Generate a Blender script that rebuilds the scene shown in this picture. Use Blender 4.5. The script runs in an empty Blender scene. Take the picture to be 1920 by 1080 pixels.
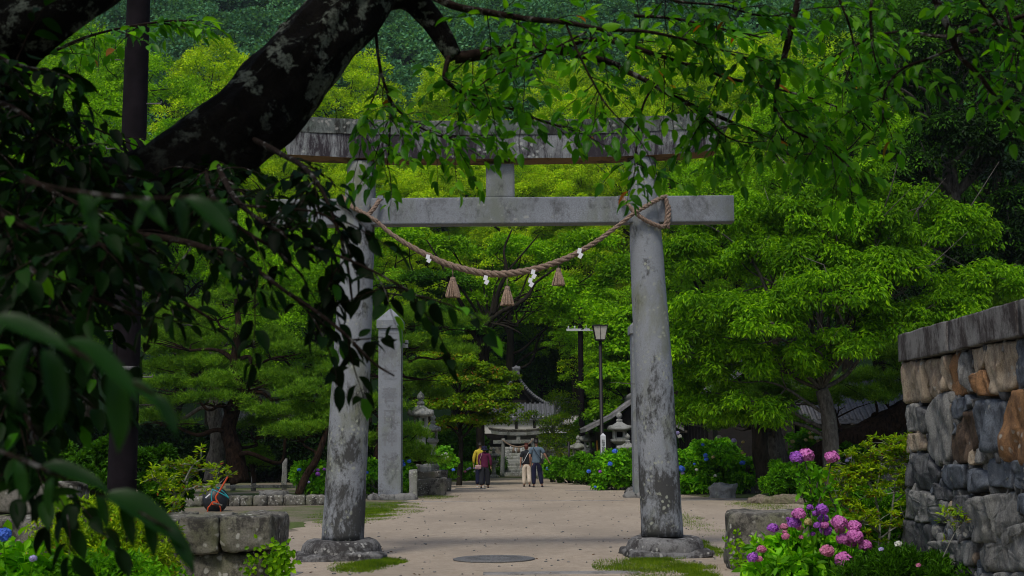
SKY_STRENGTH = 0.10
SUN_STRENGTH = 1.5
SUN_ANGLE = 12
EXPOSURE = 0.2
LEAFY = 2.0
CANOPY = 150
HAZE = 0.00018
import bpy, math, random
import numpy as np
from mathutils import Vector, Matrix, noise

R = math.radians
scene = bpy.context.scene
col = scene.collection
RNG = np.random.default_rng(7)
random.seed(7)

# ------------------------------------------------------------------ camera
F = 2560.0
HCAM = 1.56
cam_d = bpy.data.cameras.new('camera')
cam = bpy.data.objects.new('camera', cam_d)
col.objects.link(cam)
CM = Matrix.Rotation(R(90 + 6.62), 3, 'X') @ Matrix.Rotation(R(-0.5), 3, 'Z')
cam.matrix_world = Matrix.Translation((0, 0, HCAM)) @ CM.to_4x4()
cam_d.sensor_width = 36
cam_d.lens = F / 1920 * 36
cam_d.clip_start = 0.1
cam_d.clip_end = 3000
cam_d.dof.use_dof = True
cam_d.dof.focus_distance = 30
cam_d.dof.aperture_fstop = 5.6
scene.camera = cam


def ray(px, py):
    return CM @ Vector(((px - 960) / F, (540 - py) / F, -1))


def W(px, py, Y):
    """world point seen at a pixel of the photograph at distance Y"""
    d = ray(px, py)
    t = Y / d.y
    return Vector((d.x * t, Y, HCAM + d.z * t))


def WX(px, py, X):
    d = ray(px, py)
    t = X / d.x
    return Vector((X, d.y * t, HCAM + d.z * t))


def G(px, py):
    d = ray(px, py)
    t = -HCAM / d.z
    return Vector((d.x * t, d.y * t, 0))


def PXM(Y):
    return F / Y


# ------------------------------------------------------------------ mesh helper
class MB:
    def __init__(s):
        s.v = []; s.f = []; s.n = 0

    def add(s, V, faces, mat=0, smooth=True):
        """V (n,3); faces: list of index tuples or array (k,m)"""
        V = np.asarray(V, dtype=np.float64).reshape(-1, 3)
        if isinstance(faces, np.ndarray):
            s.f.append((faces.astype(np.int64) + s.n, mat, smooth))
        else:
            by = {}
            for f in faces:
                by.setdefault(len(f), []).append(f)
            for k, fl in by.items():
                s.f.append((np.array(fl, dtype=np.int64) + s.n, mat, smooth))
        s.v.append(V)
        s.n += len(V)
        return s

    def box(s, c, size, rot=None, mat=0):
        x, y, z = [a / 2 for a in size]
        V = np.array([[-x, -y, -z], [x, -y, -z], [x, y, -z], [-x, y, -z], [-x, -y, z], [x, -y, z], [x, y, z], [-x, y, z]])
        if rot is not None:
            M = np.array(rot.to_3x3() if not isinstance(rot, (int, float)) else Matrix.Rotation(rot, 3, 'Z'))
            V = V @ M.T
        V = V + np.array(c)
        return s.add(V, [(0, 3, 2, 1), (4, 5, 6, 7), (0, 1, 5, 4), (1, 2, 6, 5), (2, 3, 7, 6), (3, 0, 4, 7)], mat, False)

    def loft(s, secs, mat=0, caps=True, smooth=True):
        """secs: list of (n,3) rings"""
        n = len(secs[0]); m = len(secs)
        V = np.concatenate([np.asarray(q, dtype=float) for q in secs])
        F_ = []
        for i in range(m - 1):
            for j in range(n):
                k = (j + 1) % n
                F_.append((i * n + j, i * n + k, (i + 1) * n + k, (i + 1) * n + j))
        if caps:
            F_.append(tuple(range(n - 1, -1, -1)))
            F_.append(tuple((m - 1) * n + j for j in range(n)))
        return s.add(V, F_, mat, smooth)

    def tube(s, pts, rad, n=8, mat=0, smooth=True, wob=0.0, caps=True):
        P = np.array([tuple(p) for p in pts], dtype=float)
        m = len(P)
        if np.isscalar(rad): rad = [rad] * m
        T = np.gradient(P, axis=0)
        T /= np.linalg.norm(T, axis=1)[:, None] + 1e-9
        up = np.array([0, 0, 1.0]) if abs(T[0][2]) < .9 else np.array([1.0, 0, 0])
        a = np.cross(T[0], up); a /= np.linalg.norm(a)
        secs = []
        for i in range(m):
            a = a - T[i] * a.dot(T[i]); a /= np.linalg.norm(a) + 1e-9
            b = np.cross(T[i], a)
            ring = []
            for j in range(n):
                t = 2 * math.pi * j / n
                r = rad[i] * (1 + (wob * noise.noise(Vector(P[i] * 2.2) + Vector((j * 1.3, 0, 0))) if wob else 0))
                ring.append(P[i] + r * (math.cos(t) * a + math.sin(t) * b))
            secs.append(ring)
        return s.loft(secs, mat, caps, smooth)

    def lathe(s, prof, c=(0, 0, 0), n=24, mat=0, smooth=True, sx=1, sy=1, rot=0):
        secs = []
        for r, z in prof:
            secs.append([(c[0] + sx * r * math.cos(rot + 2 * math.pi * j / n), c[1] + sy * r * math.sin(rot + 2 * math.pi * j / n), c[2] + z) for j in range(n)])
        return s.loft(secs, mat, True, smooth)

    def arr(s):
        return np.concatenate(s.v) if s.v else np.zeros((0, 3))

    def rough(s, amp, scale, seed=0):
        V = s.arr()
        for i, p in enumerate(V):
            q = Vector(p * scale) + Vector((seed * 3.1, seed * 1.7, 0))
            V[i] += np.array(noise.noise_vector(q)) * amp + np.array(noise.noise_vector(q * 2.7)) * amp * .35
        s.v = [V]
        return s

    def xform(s, M):
        V = s.arr(); M = np.array(M)
        s.v = [V @ M[:3, :3].T + M[:3, 3]]
        return s

    def build(s, name, mats, parent=None, loc=None):
        me = bpy.data.meshes.new(name)
        V = s.arr()
        sizes = np.concatenate([np.full(len(f), f.shape[1], dtype=np.int32) for f, _, _ in s.f])
        loops = np.concatenate([f.ravel() for f, _, _ in s.f]).astype(np.int32)
        mi = np.concatenate([np.full(len(f), m if np.isscalar(m) else 0, dtype=np.int32) if np.isscalar(m) else np.asarray(m, dtype=np.int32) for f, m, _ in s.f])
        sm = np.concatenate([np.full(len(f), q, dtype=bool) for f, _, q in s.f])
        me.vertices.add(len(V)); me.vertices.foreach_set('co', V.astype(np.float32).ravel())
        me.loops.add(len(loops)); me.loops.foreach_set('vertex_index', loops)
        me.polygons.add(len(sizes))
        st = np.zeros(len(sizes), dtype=np.int32); st[1:] = np.cumsum(sizes)[:-1]
        me.polygons.foreach_set('loop_start', st)
        try:
            me.polygons.foreach_set('loop_total', sizes)
        except Exception:
            pass
        if not isinstance(mats, (list, tuple)): mats = [mats]
        for m in mats: me.materials.append(m)
        me.polygons.foreach_set('material_index', mi)
        me.polygons.foreach_set('use_smooth', sm)
        me.update(calc_edges=True)
        me.validate()
        o = bpy.data.objects.new(name, me)
        col.objects.link(o)
        if parent is not None: o.parent = parent
        if loc is not None: o.location = loc
        return o


def tag(o, label=None, cat=None, group=None, kind=None):
    if label: o['label'] = label
    if cat: o['category'] = cat
    if group: o['group'] = group
    if kind: o['kind'] = kind
    return o


def thing(name, loc, label, cat, group=None, rz=0):
    o = bpy.data.objects.new(name, None)
    col.objects.link(o)
    o.empty_display_size = .2
    o.location = loc
    o.rotation_euler = (0, 0, rz)
    return tag(o, label, cat, group)


def copy_tree(o, parent=None):
    c = o.copy(); col.objects.link(c); c.parent = parent
    for ch in [q for q in KIDS.get(o.name, [])]:
        copy_tree(ch, c)
    return c


KIDS = {}


def index_kids():
    KIDS.clear()
    for o in bpy.data.objects:
        if o.parent: KIDS.setdefault(o.parent.name, []).append(o)


def smooth_path(pts, rad, k=6):
    """Catmull-Rom through points (Vectors) and radii"""
    P = [Vector(p) for p in pts]
    if np.isscalar(rad): rad = [rad] * len(P)
    out = []; ro = []
    for i in range(len(P) - 1):
        p0 = P[max(i - 1, 0)]; p1 = P[i]; p2 = P[i + 1]; p3 = P[min(i + 2, len(P) - 1)]
        for j in range(k):
            t = j / k
            out.append(0.5 * ((2 * p1) + (p2 - p0) * t + (2 * p0 - 5 * p1 + 4 * p2 - p3) * t * t + (3 * p1 - p0 - 3 * p2 + p3) * t ** 3))
            ro.append(rad[i] * (1 - t) + rad[i + 1] * t)
    out.append(P[-1]); ro.append(rad[-1])
    return out, ro


def rockbox(mb, c, size, rz=0, seed=0, rnd=.12, amp=.02, sub=7, mat=0, tilt=0):
    """a dressed or rough stone block: rounded box with noise"""
    n = sub
    V = []; F_ = []; idx = {}
    def vid(p):
        k = tuple(round(q, 5) for q in p)
        if k not in idx:
            idx[k] = len(V); V.append(k)
        return idx[k]
    lin = [-1 + 2 * i / n for i in range(n + 1)]
    for ax in range(3):
        for sg in (-1, 1):
            for i in range(n):
                for j in range(n):
                    q = []
                    for (a, b) in ((i, j), (i + 1, j), (i + 1, j + 1), (i, j + 1)):
                        p = [0, 0, 0]; p[ax] = sg; p[(ax + 1) % 3] = lin[a]; p[(ax + 2) % 3] = lin[b]
                        q.append(vid(p))
                    F_.append(tuple(q if sg > 0 else q[::-1]))
    V = np.array(V); h = np.array(size) / 2
    r = min(h) * rnd * 2
    Pp = V * h
    inner = np.clip(Pp, -(h - r), (h - r))
    d = Pp - inner
    L = np.linalg.norm(d, axis=1)[:, None]
    Pp = np.where(L > 1e-6, inner + d / np.maximum(L, 1e-6) * np.minimum(L, r), Pp)
    for i, p in enumerate(Pp):
        q = Vector(p) * (1.6 / max(h)) + Vector((seed * 7.3, seed * 2.9, seed))
        Pp[i] += np.array(noise.noise_vector(q)) * amp * 1.5 + np.array(noise.noise_vector(q * 3.3)) * amp * .6 + np.array(noise.noise_vector(q * 8)) * amp * .25
    M = np.array(Matrix.Rotation(rz, 3, 'Z') @ Matrix.Rotation(tilt, 3, 'X'))
    Pp = Pp @ M.T + np.array(c)
    return mb.add(Pp, np.array(F_), mat, True)


# ------------------------------------------------------------------ leaves
T_QUAD = (np.array([[0, 0, 0], [.45, -.5, .06], [1, 0, -.05], [.45, .5, .06]]), np.array([[0, 1, 2, 3]]))
T_LEAF = (np.array([[0, 0, 0], [.25, -.38, .10], [.6, -.42, .06], [1, 0, -.16], [.6, .42, .06], [.25, .38, .10], [.45, 0, 0.0]]),
          np.array([[0, 1, 2, 6], [6, 2, 3, 3], [0, 6, 4, 5], [6, 3, 4, 4]]))
T_LEAF = (np.array([[0, 0, 0], [.25, -.38, .10], [.62, -.42, .04], [1, 0, -.18], [.62, .42, .04], [.25, .38, .10]]),
          np.array([[0, 1, 2, 3], [0, 3, 4, 5]]))
T_TRI = (np.array([[0, -.5, 0], [1, 0, 0], [0, .5, 0]]), np.array([[0, 1, 2]]))


def fine_leaf(n=7):
    """cherry leaf: serrated elliptic blade with drip tip, folded along the midrib, with a petiole"""
    V = []; us = [0.0, .06, .16, .3, .45, .6, .74, .86, .94, 1.0]
    ws = [0.02, .24, .40, .49, .50, .45, .34, .18, .07, 0.0]
    L = []; M_ = []; Rr = []
    for u, w in zip(us, ws):
        z = .06 * math.sin(u * 3.0) - .12 * u * u + .02 * math.sin(u * 9)
        M_.append(len(V)); V.append((u, 0, z))
        L.append(len(V)); V.append((u, w, z + .18 * w))
        Rr.append(len(V)); V.append((u, -w, z + .18 * w))
    F_ = []
    for i in range(len(us) - 1):
        F_.append((M_[i], M_[i + 1], L[i + 1], L[i]))
        F_.append((M_[i], Rr[i], Rr[i + 1], M_[i + 1]))
    b = len(V)
    V += [(-.22, .008, .03), (-.22, -.008, .03), (0, -.008, 0), (0, .008, 0)]
    F_.append((b, b + 1, b + 2, b + 3))
    return np.array(V), np.array(F_)


T_FINE = fine_leaf()


def unit(a):
    return a / (np.linalg.norm(a, axis=-1, keepdims=True) + 1e-9)


def leaves(mb, P, D, N, L, Wd, tmpl=T_QUAD, mat=0, smooth=False):
    """bulk leaf blades: position, direction, normal, length, width"""
    P = np.asarray(P); D = unit(np.asarray(D)); n = len(P)
    B = unit(np.cross(N, D)); N2 = np.cross(D, B)
    L = np.broadcast_to(np.asarray(L, dtype=float), (n,))[:, None, None]
    Wd = np.broadcast_to(np.asarray(Wd, dtype=float), (n,))[:, None, None]
    t, f = tmpl
    V = P[:, None, :] + D[:, None, :] * (t[None, :, 0:1] * L) + B[:, None, :] * (t[None, :, 1:2] * Wd) + N2[:, None, :] * (t[None, :, 2:3] * L)
    k = len(t)
    Fa = (f[None, :, :] + (np.arange(n) * k)[:, None, None]).reshape(-1, f.shape[1])
    mb.add(V.reshape(-1, 3), Fa, mat, smooth)


def sph(n, rng):
    return unit(rng.normal(size=(n, 3)))


def clump_leaves(mb, C, r, n, rng, L, Wd, tmpl=T_QUAD, flat=.75, droop=.3, shell=.55, mat=0, upn=.7):
    """n leaves round each clump centre C (k,3) of radius r (k,)"""
    k = len(C)
    idx = rng.integers(0, k, n)
    u = sph(n, rng)
    u[:, 2] = np.where(u[:, 2] < -.35, -u[:, 2], u[:, 2])
    rad = (shell + (1 - shell) * rng.random(n)) * r[idx]
    P = C[idx] + u * rad[:, None] * np.array([1, 1, flat])
    D = unit(u + rng.normal(size=(n, 3)) * .7) - np.array([0, 0, droop])
    N = unit(u * .8 + np.array([0, 0, upn]) + rng.normal(size=(n, 3)) * .45)
    s = .7 + .6 * rng.random(n)
    leaves(mb, P, D, N, L * s, Wd * s, tmpl, mat)


# ------------------------------------------------------------------ materials
def mat_new(name):
    m = bpy.data.materials.new(name); m.use_nodes = True
    nt = m.node_tree; nt.nodes.clear()
    out = nt.nodes.new('ShaderNodeOutputMaterial')
    bs = nt.nodes.new('ShaderNodeBsdfPrincipled')
    nt.links.new(bs.outputs[0], out.inputs[0])
    return m, nt, bs, out


def nd(nt, typ, **kw):
    n = nt.nodes.new(typ)
    for k, v in kw.items():
        if k.startswith('i_'):
            key = k[2:]
            n.inputs[int(key) if key.isdigit() else key].default_value = v
        else:
            setattr(n, k, v)
    return n


def ramp(nt, src, stops):
    r = nt.nodes.new('ShaderNodeValToRGB')
    el = r.color_ramp.elements
    while len(el) < len(stops): el.new(0.5)
    for e, (p, c) in zip(el, stops):
        e.position = p; e.color = (*c, 1) if len(c) == 3 else c
    nt.links.new(src, r.inputs[0])
    return r.outputs[0]


def noi(nt, vec, scale, detail=4, rough=.6, stretch=None, dist=0):
    if stretch:
        mp = nt.nodes.new('ShaderNodeMapping'); mp.inputs['Scale'].default_value = stretch
        nt.links.new(vec, mp.inputs[0]); vec = mp.outputs[0]
    n = nt.nodes.new('ShaderNodeTexNoise')
    n.inputs['Scale'].default_value = scale; n.inputs['Detail'].default_value = detail
    n.inputs['Roughness'].default_value = rough; n.inputs['Distortion'].default_value = dist
    nt.links.new(vec, n.inputs['Vector'])
    return n.outputs['Fac']


def mix(nt, fac, a, b, mode='MIX'):
    m = nt.nodes.new('ShaderNodeMix'); m.data_type = 'RGBA'; m.blend_type = mode
    if isinstance(fac, (int, float)): m.inputs[0].default_value = fac
    else: nt.links.new(fac, m.inputs[0])
    for i, c in ((6, a), (7, b)):
        if isinstance(c, (tuple, list)): m.inputs[i].default_value = (*c, 1)
        else: nt.links.new(c, m.inputs[i])
    return m.outputs[2]


def bump(nt, bs, h, st=.4, dist=.02):
    b = nt.nodes.new('ShaderNodeBump'); b.inputs['Strength'].default_value = st; b.inputs['Distance'].default_value = dist
    nt.links.new(h, b.inputs['Height']); nt.links.new(b.outputs[0], bs.inputs['Normal'])


def texco(nt, kind='Object'):
    return nt.nodes.new('ShaderNodeTexCoord').outputs[kind]


def worldpos(nt):
    return nt.nodes.new('ShaderNodeNewGeometry').outputs['Position']


def leaf_mat(name, cols, trans=.4, rough=.5, tcol=None, spec=.3, clump=.6, gain=1.0):
    cols = [tuple(min(.75, q * gain) for q in c_) for c_ in cols]
    """cols: three base colours (dark, mid, light); every leaf gets its own tone"""
    m, nt, bs, out = mat_new(name)
    geo = nt.nodes.new('ShaderNodeNewGeometry')
    r1 = ramp(nt, geo.outputs['Random Per Island'], [(0, cols[0]), (.5, cols[1]), (1, cols[2])])
    nz = noi(nt, geo.outputs['Position'], clump, 2, .5)
    f = ramp(nt, nz, [(.35, (.55, .6, .5)), (.65, (1.2, 1.15, 1.0))])
    c = mix(nt, 1.0, r1, f, 'MULTIPLY')
    nt.links.new(c, bs.inputs['Base Color'])
    bs.inputs['Roughness'].default_value = rough
    bs.inputs['Specular IOR Level'].default_value = spec
    tr = nt.nodes.new('ShaderNodeBsdfTranslucent')
    tc = mix(nt, 1.0, c, (tcol or (1.5, 1.35, .35)), 'MULTIPLY')
    nt.links.new(tc, tr.inputs[0])
    ms = nt.nodes.new('ShaderNodeMixShader'); ms.inputs[0].default_value = trans
    nt.links.new(bs.outputs[0], ms.inputs[1]); nt.links.new(tr.outputs[0], ms.inputs[2])
    nt.links.new(ms.outputs[0], out.inputs[0])
    return m


def plain(name, c, rough=.6, metal=0, var=.15, scale=30, bmp=.15, spec=.4):
    m, nt, bs, out = mat_new(name)
    n = noi(nt, texco(nt), scale, 4)
    k = ramp(nt, n, [(.3, tuple(q * (1 - var) for q in c)), (.7, tuple(min(1, q * (1 + var)) for q in c))])
    nt.links.new(k, bs.inputs['Base Color'])
    bs.inputs['Roughness'].default_value = rough; bs.inputs['Metallic'].default_value = metal
    bs.inputs['Specular IOR Level'].default_value = spec
    if bmp: bump(nt, bs, n, bmp, .01)
    return m


def stone_mat(name, base, speck=.35, stain=None, stain_lo=.5, stain_hi=.62, lichen=None, lich_t=.66, grain=160, stretch=(1, 1, .35), foot=None, green=None, bst=.5, st_scale=2.2):
    m, nt, bs, out = mat_new(name)
    p = worldpos(nt)
    g = noi(nt, p, grain, 3, .7)
    c = ramp(nt, g, [(.35, tuple(q * (1 - speck) for q in base)), (.5, base), (.68, tuple(min(1, q * (1 + speck * .7)) for q in base))])
    big = noi(nt, p, 1.1, 3, .6)
    c = mix(nt, ramp(nt, big, [(.35, (0, 0, 0)), (.7, (.6, .6, .6))]), c, tuple(q * .72 for q in base))
    if green:
        gn = noi(nt, p, 1.7, 5, .65, (1, 1, .5))
        c = mix(nt, ramp(nt, gn, [(.5, (0, 0, 0)), (.68, (.75, .75, .75))]), c, green)
    if stain:
        s1 = noi(nt, p, st_scale, 8, .72, stretch, .3)
        s2 = noi(nt, p, st_scale * 9, 4, .7, stretch)
        ad = nd(nt, 'ShaderNodeMath', operation='MULTIPLY_ADD', i_1=.35, i_2=-.17)
        nt.links.new(s2, ad.inputs[0])
        ad2 = nd(nt, 'ShaderNodeMath', operation='ADD'); nt.links.new(s1, ad2.inputs[0]); nt.links.new(ad.outputs[0], ad2.inputs[1])
        v = ad2.outputs[0]
        if foot is not None:
            sx = nt.nodes.new('ShaderNodeSeparateXYZ'); nt.links.new(p, sx.inputs[0])
            mr = nd(nt, 'ShaderNodeMapRange', i_1=foot[0], i_2=foot[1], i_3=foot[2], i_4=0.0)
            nt.links.new(sx.outputs[2], mr.inputs[0])
            a3 = nd(nt, 'ShaderNodeMath', operation='ADD'); nt.links.new(v, a3.inputs[0]); nt.links.new(mr.outputs[0], a3.inputs[1]); v = a3.outputs[0]
        c = mix(nt, ramp(nt, v, [(stain_lo, (0, 0, 0)), (stain_hi, (.92, .92, .92))]), c, stain)
    if lichen:
        vz = nt.nodes.new('ShaderNodeTexVoronoi'); vz.inputs['Scale'].default_value = 13; vz.feature = 'F1'
        wp = nt.nodes.new('ShaderNodeMix'); wp.data_type = 'VECTOR'; wp.inputs[0].default_value = .06
        nz = nt.nodes.new('ShaderNodeTexNoise'); nz.inputs['Scale'].default_value = 12
        nt.links.new(p, nz.inputs['Vector']); nt.links.new(p, wp.inputs[4]); nt.links.new(nz.outputs['Color'], wp.inputs[5])
        nt.links.new(wp.outputs[1], vz.inputs['Vector'])
        a = ramp(nt, vz.outputs['Distance'], [(.22, (1, 1, 1)), (.34, (0, 0, 0))])
        b = ramp(nt, noi(nt, p, 3.1, 4, .6), [(lich_t - .14, (0, 0, 0)), (lich_t - .06, (.85, .85, .85))])
        ab = mix(nt, 1.0, a, b, 'MULTIPLY')
        c = mix(nt, ab, c, lichen)
    nt.links.new(c, bs.inputs['Base Color'])
    bs.inputs['Roughness'].default_value = .9
    bs.inputs['Specular IOR Level'].default_value = .2
    bump(nt, bs, g, bst, .006)
    return m


def bark_mat(name, dark, light, lich=None, scale=6, stretch=(1, 1, .25), bd=.03, lich_lo=.53, zr=None):
    m, nt, bs, out = mat_new(name)
    p = worldpos(nt)
    n = noi(nt, p, scale * 2.5, 6, .7, stretch, .4)
    c = ramp(nt, n, [(.35, dark), (.68, light)])
    if lich:
        l = noi(nt, p, scale * 1.1, 6, .68)
        l2 = noi(nt, p, scale * 9, 3, .6)
        msk = ramp(nt, l, [(lich_lo, (0, 0, 0)), (lich_lo + .05, (1, 1, 1))])
        msk = mix(nt, 1.0, msk, ramp(nt, l2, [(.35, (.3, .3, .3)), (.55, (1, 1, 1))]), 'MULTIPLY')
        if zr:
            sx = nt.nodes.new('ShaderNodeSeparateXYZ'); nt.links.new(p, sx.inputs[0])
            mr = nd(nt, 'ShaderNodeMapRange', i_1=zr[0], i_2=zr[1]); nt.links.new(sx.outputs[2], mr.inputs[0])
            msk = mix(nt, 1.0, msk, mr.outputs[0], 'MULTIPLY')
        lc = ramp(nt, noi(nt, p, scale * .7, 2), [(.4, lich), (.6, tuple(q * .6 for q in lich))])
        c = mix(nt, msk, c, lc)
    nt.links.new(c, bs.inputs['Base Color'])
    bs.inputs['Roughness'].default_value = .95; bs.inputs['Specular IOR Level'].default_value = .1
    bump(nt, bs, n, .9, bd)
    return m


M = {}
# torii
M['granite'] = stone_mat('granite_light', (.25, .27, .30), .5, (.07, .07, .07), .53, .72, (.33, .34, .32), .70, 130, (1, 1, .7), None, (.16, .18, .14), .9, 2.4)
M['pillar'] = stone_mat('granite_pillar_stained', (.27, .29, .315), .42, (.045, .045, .043), .56, .67, (.34, .36, .29), .64, 110, (1, 1, .55), (0.0, 3.4, .16), (.15, .16, .075), .7)
M['beam'] = stone_mat('granite_beam_streaked', (.27, .285, .30), .45, (.018, .011, .018), .41, .55, (.40, .42, .40), .66, 110, (1.5, 1.5, .30), None, (.14, .18, .15), .9, 2.0)
M['coping'] = stone_mat('beam_coping_mossy', (.21, .235, .23), .4, (.03, .03, .028), .46, .60, (.4, .4, .38), .62, 110, (1.3, 1.3, .3), None, (.11, .17, .12), st_scale=2.0)
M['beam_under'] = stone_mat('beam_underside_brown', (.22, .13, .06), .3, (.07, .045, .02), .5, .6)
M['plinth'] = stone_mat('plinth_stone_dark', (.18, .18, .18), .4, (.03, .028, .028), .44, .58, (.36, .36, .34), .62, 90, (1, 1, .8), st_scale=3)
M['stone'] = stone_mat('grey_weathered_stone', (.25, .25, .24), .4, (.05, .05, .045), .5, .66, (.36, .38, .32), .62, 90, (1, 1, .7), None, (.12, .14, .07))
M['block'] = stone_mat('block_stone_lichen', (.19, .18, .155), .45, (.035, .033, .03), .47, .60, (.40, .40, .36), .60, 70, (1, 1, .8), None, (.10, .11, .05), .8, 3)
M['rock'] = stone_mat('garden_rock', (.19, .19, .185), .35, (.05, .05, .05), .5, .62, None, .6, 60)
M['lantern'] = stone_mat('lantern_granite', (.30, .31, .30), .4, (.07, .075, .065), .5, .64, (.4, .42, .36), .62, 80, (1, 1, .6), None, (.15, .17, .10))
M['capstone'] = stone_mat('capstone_streaked', (.23, .225, .22), .3, (.035, .026, .026), .42, .6, None, .6, 80, (1.1, 1.1, .6), st_scale=3.0, bst=.9)
for k, c_, st in (('w_tan', (.40, .33, .245), (.18, .135, .10)), ('w_orange', (.30, .165, .08), (.12, .07, .045)), ('w_grey', (.25, .25, .24), (.09, .09, .09)),
                  ('w_blue', (.135, .155, .185), (.05, .055, .065)), ('w_rust', (.12, .085, .06), (.04, .03, .025)), ('w_dark', (.12, .125, .13), (.045, .045, .05))):
    M[k] = stone_mat('wall_stone_' + {'w_tan': 'tan', 'w_orange': 'orange', 'w_grey': 'grey', 'w_blue': 'slate', 'w_rust': 'rust', 'w_dark': 'dark'}[k], tuple(q*.95 for q in c_), .4, st, .46, .62, (.36, .35, .31), .68, 75, (1.6, 1.6, .55), bst=1.0, st_scale=5.5)
M['mortar'] = plain('wall_core_earth', (.075, .065, .052), .95, 0, .4, 20, .6)
# ground
def ground_mat():
    m, nt, bs, out = mat_new('garden_soil')
    p = worldpos(nt)
    a = noi(nt, p, .35, 6, .65); b = noi(nt, p, 14, 4, .7)
    soil = ramp(nt, b, [(.35, (.10, .08, .055)), (.65, (.24, .20, .15))])
    moss = ramp(nt, b, [(.35, (.035, .055, .006)), (.65, (.09, .13, .015))])
    c = mix(nt, ramp(nt, a, [(.44, (0, 0, 0)), (.56, (1, 1, 1))]), soil, moss)
    nt.links.new(c, bs.inputs['Base Color']); bs.inputs['Roughness'].default_value = .95
    bump(nt, bs, b, .6, .03)
    return m
def path_mat():
    m, nt, bs, out = mat_new('sandy_gravel')
    p = worldpos(nt)
    g = noi(nt, p, 55, 5, .75); md = noi(nt, p, 6, 5, .65); bg = noi(nt, p, .45, 5, .6, (1, .5, 1))
    c = ramp(nt, g, [(.28, (.25, .20, .145)), (.5, (.40, .335, .262)), (.72, (.52, .45, .375))])
    c = mix(nt, ramp(nt, md, [(.45, (0, 0, 0)), (.7, (.8, .8, .8))]), c, (.27, .22, .165))
    c = mix(nt, ramp(nt, bg, [(.42, (0, 0, 0)), (.66, (.75, .75, .75))]), c, (.27, .228, .18))
    # dark specks of leaf litter and pebbles
    vz = nt.nodes.new('ShaderNodeTexVoronoi'); vz.inputs['Scale'].default_value = 7
    nt.links.new(p, vz.inputs['Vector'])
    c = mix(nt, ramp(nt, vz.outputs['Distance'], [(.035, (.5, .5, .5)), (.07, (0, 0, 0))]), c, (.16, .12, .09))
    nt.links.new(c, bs.inputs['Base Color']); bs.inputs['Roughness'].default_value = .95; bs.inputs['Specular IOR Level'].default_value = .15
    bump(nt, bs, g, .7, .012)
    return m
M['ground'] = ground_mat()
M['path'] = path_mat()
M['dirt'] = plain('hill_undergrowth', (.006, .014, .005), .95, 0, .4, .1, 0, 0)
M['paving'] = stone_mat('flat_paving_stone', (.27, .26, .25), .3, (.10, .095, .09), .5, .65)
M['iron'] = plain('cast_iron', (.15, .15, .15), .7, .3, .4, 40, .6)
# bark
M['bark_cherry'] = bark_mat('old_cherry_bark', (.0008, .0007, .0006), (.005, .004, .003), (.13, .15, .125), 6.5, (1, 1, .6), .03, .53, (2.75, 3.3))
M['bark_twig'] = bark_mat('cherry_twig_bark', (.006, .004, .003), (.035, .023, .018), (.20, .20, .19), 14, (1, 1, 1), .004, .56)
M['bark_grey'] = bark_mat('grey_bark', (.045, .04, .035), (.17, .155, .14), (.26, .27, .22), 5, (1, 1, .4), .02, .6)
M['bark_pine'] = bark_mat('pine_bark', (.004, .0028, .002), (.045, .026, .017), None, 5, (1, 1, .45), .05)
M['bark_dark'] = bark_mat('dark_trunk_bark', (.006, .005, .004), (.035, .03, .022), None, 3)
M['bark_pale'] = bark_mat('pale_lichened_twigs', (.14, .14, .12), (.36, .37, .33), None, 8)
# foliage
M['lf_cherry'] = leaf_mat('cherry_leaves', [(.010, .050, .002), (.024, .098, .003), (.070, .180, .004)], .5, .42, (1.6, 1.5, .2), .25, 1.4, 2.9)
M['lf_cherry_dark'] = leaf_mat('cherry_leaves_shade_darkened', [(.0015, .009, .001), (.0035, .020, .002), (.009, .040, .004)], .3, .55, (1.4, 1.5, .3), .1, 1.4)  # darker copy of the cherry leaves, crown shade put into the colour
M['lf_near'] = leaf_mat('cherry_leaves_close', [(.006, .034, .003), (.010, .052, .004), (.016, .072, .005)], .4, .42, (1.4, 1.5, .3), .3, 3)
M['lf_orange'] = leaf_mat('withered_leaves', [(.45, .12, .01), (.5, .2, .02), (.35, .2, .02)], .4, .5, (1.4, 1, .3), .2)
M['lf_yel'] = leaf_mat('camphor_leaves_yellow_green', [(.070, .125, .002), (.130, .215, .003), (.205, .290, .006)], .42, .5, (1.5, 1.4, .2), .15, .35, 3.0)
M['lf_mid'] = leaf_mat('leaves_fresh_green', [(.028, .078, .001), (.060, .140, .002), (.115, .21, .003)], .42, .5, (1.5, 1.4, .2), .15, .4, 3.2)
M['lf_garden'] = leaf_mat('garden_cherry_leaves', [(.022, .070, .001), (.050, .125, .002), (.095, .185, .003)], .4, .5, (1.5, 1.4, .2), .15, .7, 2.9)
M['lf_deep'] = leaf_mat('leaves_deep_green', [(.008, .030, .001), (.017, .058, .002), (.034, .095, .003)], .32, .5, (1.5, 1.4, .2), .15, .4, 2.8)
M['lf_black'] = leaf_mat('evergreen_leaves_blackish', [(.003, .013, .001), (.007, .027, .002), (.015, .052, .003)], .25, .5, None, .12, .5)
M['lf_hill'] = leaf_mat('hill_forest_leaves_haze_tinted', [(.012, .042, .024), (.024, .075, .040), (.050, .120, .060)], .3, .6, None, .05, .05, 3.2)  # blue mixed into the leaf tones imitates distance haze
M['lf_maple'] = leaf_mat('maple_leaves', [(.040, .10, .002), (.075, .165, .003), (.15, .22, .005)], .45, .5, (1.6, 1.3, .2), .15, .8, 2.0)
M['lf_pine'] = leaf_mat('pine_needles', [(.020, .058, .002), (.042, .105, .004), (.090, .165, .008)], .25, .5, None, .15, .9, 2.6)
M['lf_azalea'] = leaf_mat('azalea_leaves', [(.045, .10, .002), (.10, .18, .004), (.20, .26, .008)], .38, .45, (1.5, 1.3, .2), .2, 3, 2.6)
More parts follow.
